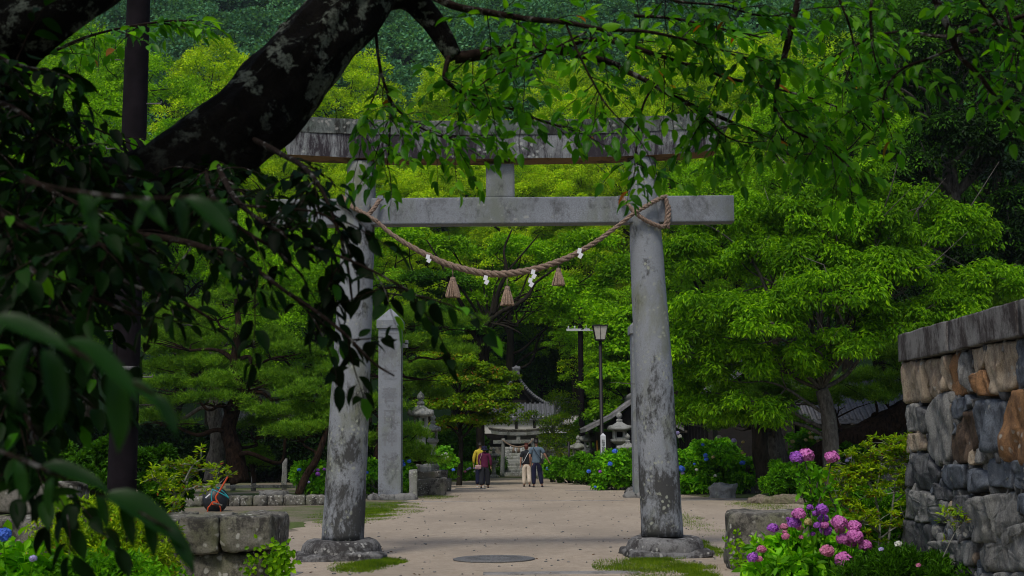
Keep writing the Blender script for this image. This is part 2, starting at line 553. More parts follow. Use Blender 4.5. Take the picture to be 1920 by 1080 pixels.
M['lf_hedge'] = leaf_mat('clipped_shrub_leaves', [(.016, .06, .002), (.035, .11, .003), (.075, .18, .004)], .4, .5, None, .15, 2, 3.2)
M['lf_hyd'] = leaf_mat('hydrangea_leaves', [(.022, .085, .002), (.05, .15, .004), (.10, .22, .006)], .38, .45, (1.5, 1.4, .2), .2, 2, 3.1)
M['lf_red'] = leaf_mat('reddish_young_leaves', [(.30, .16, .01), (.26, .24, .01), (.35, .09, .02)], .3, .5)
M['grass'] = leaf_mat('grass_blades', [(.050, .12, .003), (.10, .19, .005), (.18, .25, .01)], .35, .6, None, .15, 2, 1.2)
def flower(name, a, b):
    m, nt, bs, out = mat_new(name)
    geo = nt.nodes.new('ShaderNodeNewGeometry')
    nt.links.new(ramp(nt, geo.outputs['Random Per Island'], [(0, a), (1, b)]), bs.inputs['Base Color'])
    bs.inputs['Roughness'].default_value = .6
    return m
M['f_purple'] = flower('petals_purple', (.22, .04, .40), (.46, .13, .62))
M['f_magenta'] = flower('petals_magenta', (.46, .08, .36), (.66, .22, .56))
M['f_pink'] = flower('petals_pink', (.46, .10, .24), (.62, .24, .38))
M['f_blue'] = flower('petals_blue', (.03, .11, .62), (.10, .26, .82))
M['f_white'] = flower('petals_white', (.50, .54, .50), (.72, .74, .62))
M['f_cream'] = flower('petals_cream', (.48, .40, .12), (.62, .52, .24))
M['f_lilac'] = flower('petals_lilac', (.34, .30, .68), (.62, .56, .82))
# things
M['pole'] = plain('pole_brown_steel', (.009, .007, .009), .9, 0, .5, 4, .1, .1)
M['pole_black'] = plain('black_painted_metal', (.012, .010, .012), .5, .2, .3, 20, .05)
M['rope'] = plain('straw_rope', (.23, .165, .125), .95, 0, .5, 60, .8)
M['straw'] = plain('straw_tassel', (.33, .235, .17), .95, 0, .5, 80, .8)
M['paper'] = plain('white_paper', (.75, .76, .80), .8, 0, .04, 20, .05)
M['lampglass'] = plain('frosted_lamp_glass', (.50, .48, .42), .35, 0, .1, 6, 0)
M['tile'] = plain('grey_roof_tile', (.10, .105, .12), .55, 0, .45, 12, .4)
M['tile_pale'] = plain('pale_weathered_tile', (.17, .17, .17), .7, 0, .4, 10, .4)
M['plaster'] = plain('white_plaster', (.58, .57, .54), .9, 0, .08, 3, .1)
M['wood'] = plain('old_timber_shade_darkened', (.009, .007, .006), .8, 0, .5, 8, .4)  # old timber, darkened further to carry the shade under the roofs
M['wood_grey'] = plain('grey_timber', (.10, .09, .075), .85, 0, .4, 8, .4)
M['orange'] = plain('orange_paint', (.55, .075, .02), .45, 0, .2, 30, .1)
M['teal'] = plain('teal_plastic', (.01, .27, .30), .4, 0, .1, 30, .05)
M['blackplastic'] = plain('black_plastic', (.012, .014, .018), .45, 0, .3, 10, .2)
M['yellowpost'] = plain('ochre_bamboo', (.50, .24, .03), .6, 0, .2, 20, .1)
M['signwhite'] = plain('white_painted_post', (.55, .58, .62), .7, 0, .08, 12, .05)
M['ink'] = plain('black_lettering', (.015, .02, .03), .7, 0, .1, 20, 0)
M['carve'] = plain('carved_groove', (.175, .18, .195), .95, 0, .2, 60, 0)
# people
M['skin'] = plain('skin', (.42, .22, .15), .55, 0, .05, 20, 0)
M['hair'] = plain('dark_hair', (.012, .009, .008), .5, 0, .3, 60, .4)
M['hair_red'] = plain('reddish_brown_hair', (.10, .022, .012), .5, 0, .3, 60, .4)
M['c_yellow'] = plain('mustard_cloth', (.50, .40, .035), .9, 0, .12, 12, .3)
M['c_maroon'] = plain('plum_cloth', (.10, .008, .045), .9, 0, .2, 12, .3)
M['c_navy'] = plain('navy_cloth', (.006, .008, .035), .9, 0, .2, 12, .3)
M['c_black'] = plain('black_cloth', (.014, .016, .022), .9, 0, .2, 12, .3)
M['c_cream'] = plain('cream_cloth', (.62, .54, .44), .9, 0, .08, 12, .3)
M['c_steel'] = plain('blue_grey_cloth', (.10, .15, .20), .9, 0, .12, 12, .3)
M['c_pink'] = plain('pinkish_leather', (.40, .25, .26), .6, 0, .35, 30, .2)
M['c_white'] = plain('white_cloth', (.7, .7, .7), .8, 0, .05, 12, .1)
# ------------------------------------------------------------------ world, light
SUN_EL, SUN_AZ = R(58), R(200)     # azimuth: direction the sun stands in, measured from +Y towards +X
w = bpy.data.worlds.new("World"); scene.world = w; w.use_nodes = True
nt = w.node_tree; nt.nodes.clear()
sky = nt.nodes.new('ShaderNodeTexSky'); sky.sky_type = 'NISHITA'; sky.sun_disc = False
sky.sun_elevation = SUN_EL; sky.sun_rotation = SUN_AZ; sky.dust_density = 3.0; sky.air_density = 1.0; sky.ozone_density = 1
bg = nt.nodes.new('ShaderNodeBackground'); bg.inputs[1].default_value = SKY_STRENGTH
wo = nt.nodes.new('ShaderNodeOutputWorld')
nt.links.new(sky.outputs[0], bg.inputs[0]); nt.links.new(bg.outputs[0], wo.inputs[0])
sd = bpy.data.lights.new('sun', 'SUN'); sd.energy = SUN_STRENGTH; sd.angle = R(SUN_ANGLE); sd.color = (1, .95, .86)
so = bpy.data.objects.new('sun', sd); col.objects.link(so)
dv = Vector((math.sin(SUN_AZ) * math.cos(SUN_EL), math.cos(SUN_AZ) * math.cos(SUN_EL), math.sin(SUN_EL)))
so.rotation_euler = (-dv).to_track_quat('-Z', 'Y').to_euler()
scene.view_settings.view_transform = 'Standard'; scene.view_settings.look = 'None'
scene.view_settings.exposure = EXPOSURE; scene.view_settings.gamma = 1
try: scene.view_settings.use_curve_mapping = False
except Exception: pass
scene.render.engine = 'CYCLES'
cy = scene.cycles
cy.max_bounces = 5; cy.diffuse_bounces = 3; cy.glossy_bounces = 2; cy.transmission_bounces = 3; cy.transparent_max_bounces = 6; cy.volume_bounces = 0
cy.filter_width = 1.05
cy.caustics_reflective = False; cy.caustics_refractive = False
cy.use_denoising = True
try: cy.denoiser = 'OPENIMAGEDENOISE'
except Exception: pass

# ------------------------------------------------------------------ ground, hill, path
def height(x, y):
    """gentle flat precinct, then a steep wooded hill"""
    d = y + .12 * abs(x) - 150
    if d <= 0: return 0.0
    h = 230 * (1 - math.exp(-d / 260)) 
    return h + 14 * noise.noise(Vector((x * .012, y * .012, 0))) * min(1, d / 60)

mb = MB()
mb.add([(-900, -60, 0), (900, -60, 0), (900, 1200, 0), (-900, 1200, 0)], [(0, 1, 2, 3)], 0, False)
tag(mb.build('ground', M['ground']), kind='structure')
mb = MB()
nx, ny = 70, 60
V = []
for j in range(ny):
    for i in range(nx):
        x = -420 + 840 * i / (nx - 1); y = 120 + 700 * (j / (ny - 1)) ** 1.3
        V.append((x, y, height(x, y) - .5))
Fa = [(j * nx + i, j * nx + i + 1, (j + 1) * nx + i + 1, (j + 1) * nx + i) for j in range(ny - 1) for i in range(nx - 1)]
mb.add(V, Fa, 0, True)
tag(mb.build('hill', M['dirt']), kind='structure')

# the sandy approach, one sheet with an uneven edge
def path_outline():
    Lp = [(-3.9, 2), (-3.7, 12), (-3.5, 17), (-3.7, 20), (-4.4, 24), (-4.4, 29), (-3.2, 33), (-2.8, 40), (-3.4, 48), (-3.9, 56), (-3.8, 64), (-5.5, 68.5)]
    Rp = [(6, 68.5), (2.6, 64), (2.5, 58), (3.0, 52), (4.4, 46), (6.0, 42), (7.5, 37), (7.5, 30), (5.4, 25), (4.2, 21.5), (3.4, 18), (3.2, 12), (3.3, 2)]
    pts = Lp + Rp
    out = []
    for k in range(len(pts)):
        a = Vector((*pts[k], 0)); b = Vector((*pts[(k + 1) % len(pts)], 0)); n = max(1, int((b - a).length / .35))
        for j in range(n):
            p = a.lerp(b, j / n)
            q = noise.noise_vector(p * .55) * .55 + noise.noise_vector(p * 2.3) * .16
            out.append((p.x + q.x, p.y + q.y))
    return out
PO = path_outline()
import bmesh
bmx = bmesh.new()
bmx.faces.new([bmx.verts.new((x, y, .006)) for x, y in PO])
bmesh.ops.triangulate(bmx, faces=bmx.faces[:])
me = bpy.data.meshes.new('path'); bmx.to_mesh(me); bmx.free(); me.materials.append(M['path'])
po = bpy.data.objects.new('path', me); col.objects.link(po); tag(po, kind='structure')
if me.polygons[0].normal.z < 0: me.flip_normals()

# flat stone strips crossing the approach
def strip(name, pa, pb, wd, z=.012, label='', hgt=.012, m='paving'):
    a, b = G(*pa), G(*pb)
    mb = MB(); d = (b - a); L = d.length; n = max(1, int(L / 1.6))
    rot = math.atan2(d.y, d.x)
    for i in range(n):
        c = a.lerp(b, (i + .5) / n)
        rockbox(mb, (c.x, c.y, z - .045), (L / n - .012, wd, .10), rot, i + L, .06, .004, 5)
    o = mb.build(name, M[m]); return tag(o, kind='structure') if not label else tag(o, label, 'paving')
strip('path_edging', (905, 1077), (1200, 1074), .32)
strip('path_edging', (30, 1077), (560, 1078), .5)
strip('path_edging', (755, 941), (1170, 939), .14)
strip('path_edging', (1215, 939), (1500, 936), .30)
strip('path_edging', (1060, 921), (1180, 919), .2)

# drain grate and round cover
g = G(882, 917)
mb = MB()
mb.box((g.x, g.y, .012), (1.15, .9, .012), 0, 0)
for i in range(16): mb.box((g.x - .52 + i * .069, g.y, .024), (.03, .82, .012), 0, 0)
tag(mb.build('drain_grate', M['iron']), 'rectangular dark drain grate set in the path behind the couple', 'drain grate')
g = G(926, 1050)
mb = MB()
mb.lathe([(.0, .0), (.56, .0), (.57, .014), (.545, .022), (.50, .022), (.49, .016), (.42, .016), (.41, .023), (.2, .023), (.19, .016), (.10, .016), (.09, .023), (.01, .024)], (g.x, g.y, .005), 48)
for k in range(20):
    a = k * math.tau / 20
    mb.box((g.x + .315 * math.cos(a), g.y + .315 * math.sin(a), .026), (.16, .035, .012), a)
tag(mb.build('manhole_cover', M['iron']), 'round dark cover lying flat in the sandy path under the gate', 'manhole cover')

# ------------------------------------------------------------------ torii (near gate)
TY = 19.7
tor = thing('stone_gate', (W(942, 1030, TY).x, TY, 0), 'large grey stone gate with tapering round pillars across the approach', 'torii')
ox, oy = tor.location.x, tor.location.y
def L_(v): return (v[0] - ox, v[1] - oy, v[2])
# pillars
for (bx, by, tx, ty, rb, rt, seed) in ((643, 1012, 678.5, 306, .300, .210, 1), (1242, 1004, 1203, 298, .297, .208, 2)):
    a = W(bx, by, TY); b = W(tx, ty, TY)
    mb = MB(); secs = []
    n = 40; m = 60
    for i in range(m + 1):
        t = i / m
        c = a.lerp(b, t); r = rb * (1 - t) + rt * t + .012 * math.sin(t * math.pi)
        secs.append([(c.x + r * math.cos(k * math.tau / n) - ox, c.y + r * math.sin(k * math.tau / n) - oy, c.z) for k in range(n)])
    mb.loft(secs)
    mb.rough(.009, 2.5, seed)
    mb.build('pillar', M['pillar'], tor)
# plinths: round cushion on a rough slab
for (cx, top, bot, wpx, seed) in ((640, 1013, 1043, 148, 3), (1247, 1004, 1028, 142, 4)):
    c = W(cx, bot, TY); Rr = wpx / PXM(TY) / 2
    zt = .235
    mb = MB()
    mb.lathe([(.05, -.05), (Rr * .99, -.05), (Rr * 1.0, .02), (Rr * 1.0, .10), (Rr * .96, .17), (Rr * .87, .222), (Rr * .72, .245), (Rr * .5, zt), (.05, zt)], (c.x - ox, 0, .03), 44)
    mb.rough(.022, 3.0, seed)
    p = mb.build('plinth', M['plinth'], tor)
    mb = MB()
    rockbox(mb, (c.x - ox, -.02, .02), (Rr * 2.12, Rr * 2.1, .16), .1, seed, .35, .05, 14)
    mb.build('footing_slab', M['plinth'], tor)
# tie beam
a = W(505, 401, TY); b = W(1374, 393.5, TY)
cz = (a + b) / 2
mb = MB()
rot = Matrix.Rotation(-math.atan2(b.z - a.z, b.x - a.x), 3, 'Y')
rockbox(mb, (0, 0, 0), ((b - a).length, .27, .39), 0, 5, .03, .002, 18)
mb.xform(Matrix.Translation((cz.x - ox, 0, cz.z)) @ rot.to_4x4())
tie = mb.build('tie_beam', M['granite'], tor)
# wedges on the tie beam either side of each pillar
for px_ in (1200, 678):
    for sd_ in (-1, 1):
        c = W(px_ + sd_ * 36, 400, TY - .02)
        MB().box((c.x - ox, 0, c.z + .215), (.09, .30, .05)).build('wedge', M['granite'], tor)
# central strut
a = W(938, 343, TY)
mb = MB(); rockbox(mb, (a.x - ox, 0, a.z), (.415, .22, .53), 0, 6, .03, .003, 8)
mb.build('centre_strut', M['granite'], tor)
# curved top beams
def curved_beam(zc, h0, h1, depth_b, depth_t, hl, lift, slant, mat, name, segs=48, seed=0, under=None):
    """zc(t) centre height rises to the ends"""
    mb = MB(); secs = []
    for i in range(segs + 1):
        u = -1 + 2 * i / segs
        z = zc + lift * (abs(u) ** 2.6)
        h = h0 + (h1 - h0) * abs(u) ** 2
        ring = []
        k = 5
        for (yy, zz) in ((-depth_b, -h / 2), (0, -h / 2), (depth_b, -h / 2), (depth_t * .5 + depth_b * .5, 0), (depth_t, h / 2), (depth_t * .5, h / 2 + .035), (0, h / 2 + .05 if under is None else h / 2), (-depth_t * .5, h / 2 + .03), (-depth_t, h / 2), (-(depth_t * .5 + depth_b * .5), 0)):
            x = u * hl + math.copysign(slant * (zz + h / 2), u) * abs(u) ** 6
            ring.append((x, yy, z + zz))
        secs.append(ring)
    mb.loft(secs, 0, True, False)
    mb.rough(.008, 4, seed)
    return mb
cT = W(942, 282, TY)
roll = Matrix.Rotation(-math.atan2(W(1300, 300, TY).z - W(590, 300, TY).z, 5.5), 4, 'Y') if False else Matrix.Identity(4)
mb = curved_beam(0, .34, .36, .235, .25, 3.12, .10, .30, None, 's', seed=7, under=1)
mb.xform(Matrix.Translation((cT.x - ox, 0, cT.z)))
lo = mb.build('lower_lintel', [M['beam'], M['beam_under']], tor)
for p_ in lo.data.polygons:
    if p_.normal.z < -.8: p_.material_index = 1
mb = curved_beam(0, .20, .22, .265, .32, 3.30, .115, .45, None, 's', seed=8)
mb.xform(Matrix.Translation((cT.x - ox, 0, cT.z + .17 + .104)))
mb.build('top_lintel', M['coping'], tor)

# ------------------------------------------------------------------ straw rope on the gate
def twisted(mb, pts, rad, turns_per_m, strands=3, k=8, n=6, mat=0):
    P, ro = smooth_path(pts, rad, k)
    # resample finely
    out = []; L = 0
    for i in range(len(P) - 1):
        seg = (P[i + 1] - P[i]); m = max(1, int(seg.length / .028))
        for j in range(m): out.append((P[i].lerp(P[i + 1], j / m), ro[i] * (1 - j / m) + ro[i + 1] * j / m))
    out.append((P[-1], ro[-1]))
    Q = [o[0] for o in out]; rr = [o[1] for o in out]
    T = [(Q[min(i + 1, len(Q) - 1)] - Q[max(i - 1, 0)]).normalized() for i in range(len(Q))]
    up = Vector((0, 1, 0)); cum = 0
    strs = [[] for _ in range(strands)]
    for i in range(len(Q)):
        if i: cum += (Q[i] - Q[i - 1]).length
        a = T[i].cross(up)
        if a.length < .05: a = T[i].cross(Vector((1, 0, 0)))
        a.normalize(); b = T[i].cross(a)
        for s in range(strands):
            t = cum * turns_per_m * math.tau + s * math.tau / strands
            strs[s].append(Q[i] + (a * math.cos(t) + b * math.sin(t)) * rr[i] * .5)
    for s in range(strands):
        mb.tube(strs[s], [r * .56 for r in rr], n, mat, True)

RY = TY - .34
rope = thing('shrine_rope', W(940, 515, RY), 'thick twisted brown straw rope sagging between the two big stone pillars', 'rope')
orr = rope.location
mb = MB()
pts = [W(*p, RY) - orr for p in ((708, 416), (740, 443), (800, 478), (860, 502), (930, 514), (1000, 505), (1060, 485), (1110, 458), (1150, 430), (1188, 400))]
twisted(mb, pts, [.030, .036, .044, .050, .053, .049, .044, .039, .034, .030], 3.0)
mb.build('main_rope', M['rope'], rope)
def wrap(pxs, rad=.034):
    mb = MB(); twisted(mb, [W(x, y, yy) - orr for x, y, yy in pxs], rad, 5.0)
    return mb.build('knot_rope', M['rope'], rope)
f0 = TY - .30; bk = TY + .28
wrap([(1165, 368, TY - .20), (1178, 385, f0), (1200, 406, f0 - .02), (1225, 420, f0 + .03), (1245, 424, TY - .2), (1251, 400, TY - .19), (1249, 372, TY - .19)])
wrap([(1188, 400, f0 - .04), (1205, 390, f0 - .04), (1228, 377, f0 + .02), (1243, 370, TY - .19), (1252, 372, TY - .05), (1254, 400, TY - .18), (1252, 428, TY - .17)])
wrap([(712, 374, TY - .19), (700, 392, f0 + .03), (688, 402, f0), (668, 392, f0), (648, 375, TY - .22), (640, 368, TY - .19)])
wrap([(640, 370, TY - .2), (652, 384, f0 + .02), (675, 396, f0 - .03), (708, 416, f0 - .04)])
for k, (x, y0, y1, wd) in enumerate(((849, 519, 558, 28), (951, 536, 573, 26), (1047, 502, 536, 24))):
    c = W(x, y0, RY); s = 1 / PXM(RY)
    t = thing('straw_tassel', c, ['straw tassel hanging left of the rope\'s lowest point', 'straw tassel hanging at the rope\'s lowest middle', 'straw tassel hanging on the rope\'s right rise'][k], 'tassel', 'straw tassels on the rope')
    h = (y1 - y0) * s; r = wd * s / 2
    mb = MB()
    mb.lathe([(.01, .0), (r * .34, -.01), (r * .42, -.05), (r * .40, -.075)], (0, 0, 0), 12)
    mb.tube([(0, 0, .0), (0, 0, .14)], .008, 6)
    mb.build('knot', M['rope'], t)
    mb = MB()
    for i in range(90):
        a = random.random() * math.tau; q = math.sqrt(random.random())
        r0 = r * .40 * q; r1 = r * q * (1 + .08 * random.random())
        mb.tube([(r0 * math.cos(a), r0 * math.sin(a), -.06), (r1 * .72 * math.cos(a), r1 * .72 * math.sin(a), -.06 - (h - .06) * .5), (r1 * math.cos(a), r1 * math.sin(a), -h * (.96 + .06 * random.random()))], [.007, .008, .007], 4, 0, False)
    mb.build('skirt', M['straw'], t)
    mb = MB(); mb.lathe([(r * .40, -.055), (r * .47, -.065), (r * .42, -.078)], (0, 0, 0), 12); mb.build('binding', M['rope'], t)
for k, (x, y, hh) in enumerate(((804, 478, 14), (912, 517, 16), (1001, 506, 32), (1088, 466, 18))):
    c = W(x, y, RY - .05); s = 1 / PXM(RY); h = hh * s
    mb = MB(); n = 2 if hh < 30 else 4; wq = .055
    for i in range(n):
        z0 = -h * i / n; z1 = -h * (i + 1) / n; xo = (.022 if i % 2 else -.012) - .02 * i
        mb.box((xo, -.004 * i, (z0 + z1) / 2), (wq, .003, (z0 - z1) * 1.15), Matrix.Rotation(.25 + .3 * (i % 2), 3, 'Y'))
    o = mb.build('paper_streamer', M['paper'], None, c)
    tag(o, ['small white folded paper at the left end of the rope', 'white paper strip between the left and middle tassels', 'long zigzag white paper streamer right of the middle tassel', 'small white paper strip on the rope right of all tassels'][k], 'paper streamer', 'folded white papers on the rope')

# ------------------------------------------------------------------ tall stone marker pillars
def engraved(chars, size, loc, parent, mat, name='carved_lettering', outline=True, step=None, thick=.006, font=None):
    for i, ch in enumerate(chars):
        if ch == ' ': continue
        cu = bpy.data.curves.new(name, 'FONT'); cu.body = ch; cu.size = size; cu.align_x = 'CENTER'; cu.align_y = 'CENTER'
        if outline:
            cu.fill_mode = 'NONE' if False else cu.fill_mode
            cu.bevel_depth = 0; cu.extrude = .0
        tmp = bpy.data.objects.new('tmp', cu); col.objects.link(tmp)
        dg = bpy.context.evaluated_depsgraph_get(); dg.update()
        me = bpy.data.meshes.new_from_object(tmp.evaluated_get(dg))
        bpy.data.objects.remove(tmp)
        yield i, me

def letters(chars, size, x, y, z, step, parent, mat, name, outline, thick=.007, width=1.0):
    """vertical column of characters, one mesh; outline: only the rim of each stroke, as in carved relief"""
    mb = MB()
    for i, me in engraved(chars, size, None, None, None):
        V = np.array([v.co[:] for v in me.vertices])
        if not len(V): continue
        zc = z - step * i
        def put(v): return (x + v[0] * width, y, zc + v[1])
        if outline:
            from collections import Counter
            ec = Counter()
            for p in me.polygons:
                for e in p.edge_keys: ec[e] += 1
            for (a, b), c_ in ec.items():
                if c_ == 1:
                    A = Vector(put(V[a])); B = Vector(put(V[b]))
                    if (B - A).length > 1e-5:
                        d = (B - A).normalized(); q = Vector((0, 1, 0)).cross(d) * thick
                        mb.add([A - q, B - q, B + q, A + q], [(0, 1, 2, 3)], 0, False)
        else:
            mb.add([put(v) for v in V], [tuple(p.vertices) for p in me.polygons], 0, False)
        bpy.data.meshes.remove(me)
    if mb.f: return mb.build(name, mat, parent)

def marker(px, pby, Y, wd, hgt, label, chars):
    c = W(px, pby, Y)
    t = thing('stone_marker', (c.x, Y, 0), label, 'stone pillar')
    mb = MB(); mb.lathe([(wd / 2 * 1.414 * k, z) for k, z in ((1.0, .12), (1.0, hgt - .75), (.985, hgt - .62))], (0, 0, 0), 4, 0, False, rot=math.pi / 4)
    mb.build('shaft', M['granite'], t)
    mb = MB()
    mb.lathe([(.5 * wd * 1.414 * 1.16, hgt - .62), (.5 * wd * 1.414 * 1.16, hgt - .38), (.03, hgt)], (0, 0, 0), 4, 0, False, rot=math.pi / 4)
    mb.build('cap', M['granite'], t)
    mb = MB()
    rockbox(mb, (-.45, -.1, .03), (.45, .5, .30), .1, 3, .45, .03)
    rockbox(mb, (-.05, -.33, .05), (.5, .35, .26), 0, 4, .4, .03)
    rockbox(mb, (.45, -.25, .04), (.75, .5, .30), -.1, 5, .4, .03)
    mb.build('footing_stones', M['rock'], t)
    if chars:
        letters(chars, .47, 0, -wd / 2 - .004, hgt - 1.35, .66, t, M['carve'], 'carved_lettering', True, .007)
        mb = MB(); mb.box((0, -wd / 2 - .003, hgt - 1.28 + .5), (wd * .75, .006, .015)); 
        mb.build('carved_line', M['carve'], t)
        # small carved mark on the slope of the cap
        letters('辺', .20, 0, -wd / 2 - .012, hgt - .50, 1, t, M['carve'], 'cap_mark', True, .006)
        mb = MB(); mb.box((wd / 2 + .09, 0, hgt - 1.2 + .07), (.2, .12, .14)); mb.box((wd / 2 + .15, 0, hgt - 1.1 + .07), (.10, .12, .12)); mb.build('side_lug', M['granite'], t)
    return t
marker(732, 932, 41.6, .68, 5.78, 'tall square granite pillar with carved characters and pyramid cap', '縣社春日神社')
marker(1210, 934, 41.6, .70, 5.55, 'square stone pillar almost wholly hidden behind the right gate pillar', '')

# rock at the foot of the hidden pillar
g = G(1187, 932)
mb = MB(); rockbox(mb, (0, 0, .1), (.55, .4, .35), .2, 9, .5, .05); tag(mb.build('boulder', M['rock'], None, (g.x, g.y, 0)), 'small pale boulder at the left foot of the right gate pillar', 'rock')
# small stone post before the lanterns
g = G(775, 937)
mb = MB(); rockbox(mb, (0, 0, .42), (.25, .25, .94), .05, 10, .12, .012, 8); mb.lathe([(.0, 0), (.05, 0), (.05, .02), (0, .02)], (0, 0, .3), 8)
tag(mb.build('stone_post', M['stone'], None, (g.x, g.y, 0)), 'short grey stone post in front of the lantern base', 'stone post', 'short stone posts')

# ------------------------------------------------------------------ stone lanterns
def lantern(name, base, H, label, seed=0, nside=6, kind='big', s=1.0, wd=1.0, mat='lantern', group='stone lanterns', plinth=None, shaft_top=.44):
    t = thing(name, base, label, 'stone lantern', group, rz=.2 + seed)
    z = 0
    if plinth:
        mb = MB()
        for (w_, h_) in plinth:
            rockbox(mb, (0, 0, z + h_ / 2), (w_, w_ * .9, h_ * .985), 0, seed + w_, .05, .03, 9); z += h_
        t.rotation_euler.z = 0
        mb.build('plinth', M['block'], t)
    h = H - z; u = h * wd; us = h * min(wd, .95)
    rot = math.pi / nside
    def part(nm, prof, sides=nside, smooth=False, m=mat):
        uu = us if nm in ('shaft', 'finial') else u
        mb = MB(); mb.lathe([(r * uu, z + q * h) for r, q in prof], (0, 0, 0), sides, 0, smooth, rot=rot); mb.rough(.006, 4, seed)
        return mb.build(nm, M[m], t)
    part('base', [(.17, 0), (.17, .055), (.155, .085), (.11, .11)])
    if kind == 'flared':
        part('shaft', [(.115, .11), (.085, .2), (.062, .32), (.07, .40), (.10, .455)], 4 if nside == 4 else 16, True)
    else:
        part('shaft', [(.075, .11), (.072, .26), (.085, .28), (.072, .30), (.07, .455)], 16, True)
    part('platform', [(.09, .455), (.155, .50), (.16, .54), (.10, .545)])
    # fire box with openings
    mb = MB()
    r = .092 * u; z0 = z + .545 * h; z1 = z + .68 * h
    for k in range(nside):
        a = rot + k * math.tau / nside
        mb.box((r * math.cos(a), r * math.sin(a), (z0 + z1) / 2), (.035 * u, .035 * u, z1 - z0), a)
    mb.lathe([(r * 1.12, z0), (r * 1.12, z0 + .022 * h), (r * .5, z0 + .022 * h)], (0, 0, 0), nside, 0, False, rot=rot)
    mb.lathe([(r * .5, z1 - .02 * h), (r * 1.12, z1 - .02 * h), (r * 1.12, z1)], (0, 0, 0), nside, 0, False, rot=rot)
    mb.build('fire_box', M[mat], t)
    # roof with upswept corners
    mb = MB(); secs = []
    N = nside * 6
    for (rr_, qq, curl) in ((.10, .68, 0), (.195, .685, .0), (.215, .70, .03), (.205, .725, .035), (.13, .765, .008), (.06, .81, 0), (.045, .825, 0)):
        ring = []
        for j in range(N):
            a = j * math.tau / N
            ph = ((a - rot) / (math.tau / nside)) % 1.0
            kpoly = math.cos(math.pi / nside) / math.cos((ph - .5) * math.tau / nside)
            corner = abs(ph - .5) * 2
            ring.append((rr_ * u * kpoly * math.cos(a), rr_ * u * kpoly * math.sin(a), z + h * (qq + curl * corner ** 4)))
        secs.append(ring)
    mb.loft(secs, 0, True, True); mb.rough(.01, 4, seed + 1)
    mb.build('roof', M[mat], t)
    part('finial', [(.045, .82), (.055, .835), (.052, .865), (.028, .87), (.03, .885), (.052, .905), (.055, .93), (.04, .96), (.012, .985), (.0, 1.0)], 16, True)
    return t
def zat(px, py, Y): return W(px, py, Y).z
LB = G(790, 921)
lantern('stone_lantern', (W(789, 900, 45.5).x, 45.5, 0), zat(789, 733, 45.5), 'tall stone lantern on a high block base beside the carved pillar', 0, 6, 'big', wd=.88, plinth=[(1.65, .55), (1.3, .22)])
lantern('stone_lantern', (W(812, 890, 49).x, 49, 0), zat(812, 775, 49), 'slightly smaller stone lantern with waisted shaft behind the tall one', 1.3, 4, 'flared', wd=.90, plinth=[(1.25, .45), (1.0, .30)])
lantern('stone_lantern', (W(926, 893, 69).x, 69, 0), zat(926, 838, 69), 'small pale stone lantern left of the far stone gate', 0, 4, 'flared', wd=1.15)
lantern('stone_lantern', (W(1163, 890, 56).x, 56, 0), zat(1163, 771, 56), 'large stone lantern with broad roof right of the white sign post', .1, 4, 'big', wd=1.3, plinth=[(1.2, .5)])
lantern('stone_lantern', (W(1108, 890, 60).x, 60, 0), zat(1108, 792, 60), 'stone lantern under the small roof left of the ochre pole', .4, 4, 'flared', wd=.95)
lantern('stone_lantern', (W(1085, 890, 64).x, 64, 0), zat(1085, 815, 64), 'low broad stone lantern behind the hedge left of the lamp', .9, 4, 'big', wd=1.2)
lantern('stone_lantern', (W(1178, 890, 53).x, 53, 0), zat(1178, 812, 53), 'low stone lantern half hidden by the marker beside the right gate pillar', .7, 6, 'big', wd=1.1)
lantern('stone_lantern', (W(1030, 890, 70).x, 70, 0), zat(1030, 833, 70), 'small pale lantern right of the far gate behind the man in grey', .2, 6, 'big', wd=.7)

# ------------------------------------------------------------------ utility poles, street lamps, sign
def near_pole():
    Y = 18.2
    a = W(228, 925, Y); b = W(262, -60, Y)
    base = a + (a - b) * ((a.z) / (b.z - a.z))
    t = thing('utility_pole', (base.x, Y, 0), 'dark round utility pole rising behind the bright azalea mound', 'utility pole')
    top = b + (b - a) * .25
    mb = MB(); n = 20; P = [base.lerp(top, i / n) - base for i in range(n + 1)]
    mb.tube(P, [.195 - .05 * i / n for i in range(n + 1)], 28)
    mb.build('shaft', M['pole'], t)
    for k in range(9):
        z = 1.9 + k * .62
        q = (base.lerp(top, z / top.z)) - base
        sd_ = 1 if k % 2 else -1
        MB().tube([q + Vector((sd_ * .15, -.02, 0)), q + Vector((sd_ * .36, -.02, 0)), q + Vector((sd_ * .365, -.02, .03))], .011, 6).build('step_bolt', M['iron'], t)
    q = base.lerp(top, 2.6 / top.z) - base
    mb = MB(); mb.lathe([(.188, 0), (.195, .01), (.195, .05), (.188, .06)], q, 24); mb.build('band', M['iron'], t)
near_pole()
def far_pole():
    Y = 70; base = W(1092, 880, Y); base.z = 0
    t = thing('utility_pole', base, 'far black utility pole with a pale crossarm behind the lamp', 'utility pole')
    top = W(1092, 575, Y).z
    MB().tube([(0, 0, i * top / 8) for i in range(9)], [.17 - .006 * i for i in range(9)], 16).build('shaft', M['pole'], t)
    z = W(1092, 619, Y).z
    mb = MB(); mb.box((0, -.2, z), (1.45, .10, .12)); mb.build('crossarm', M['signwhite'], t)
    for x in (-.62, -.3, .3, .62):
        mb = MB(); mb.lathe([(.03, 0), (.05, .03), (.03, .06), (.05, .09), (.03, .14), (.0, .15)], (x, -.2, z + .06), 10); mb.build('insulator', M['signwhite'], t)
    MB().box((.0, -.02, top - .4), (.36, .36, .06)).build('bracket', M['pole'], t)
    return base, top, z
fb, ft, fz = far_pole()
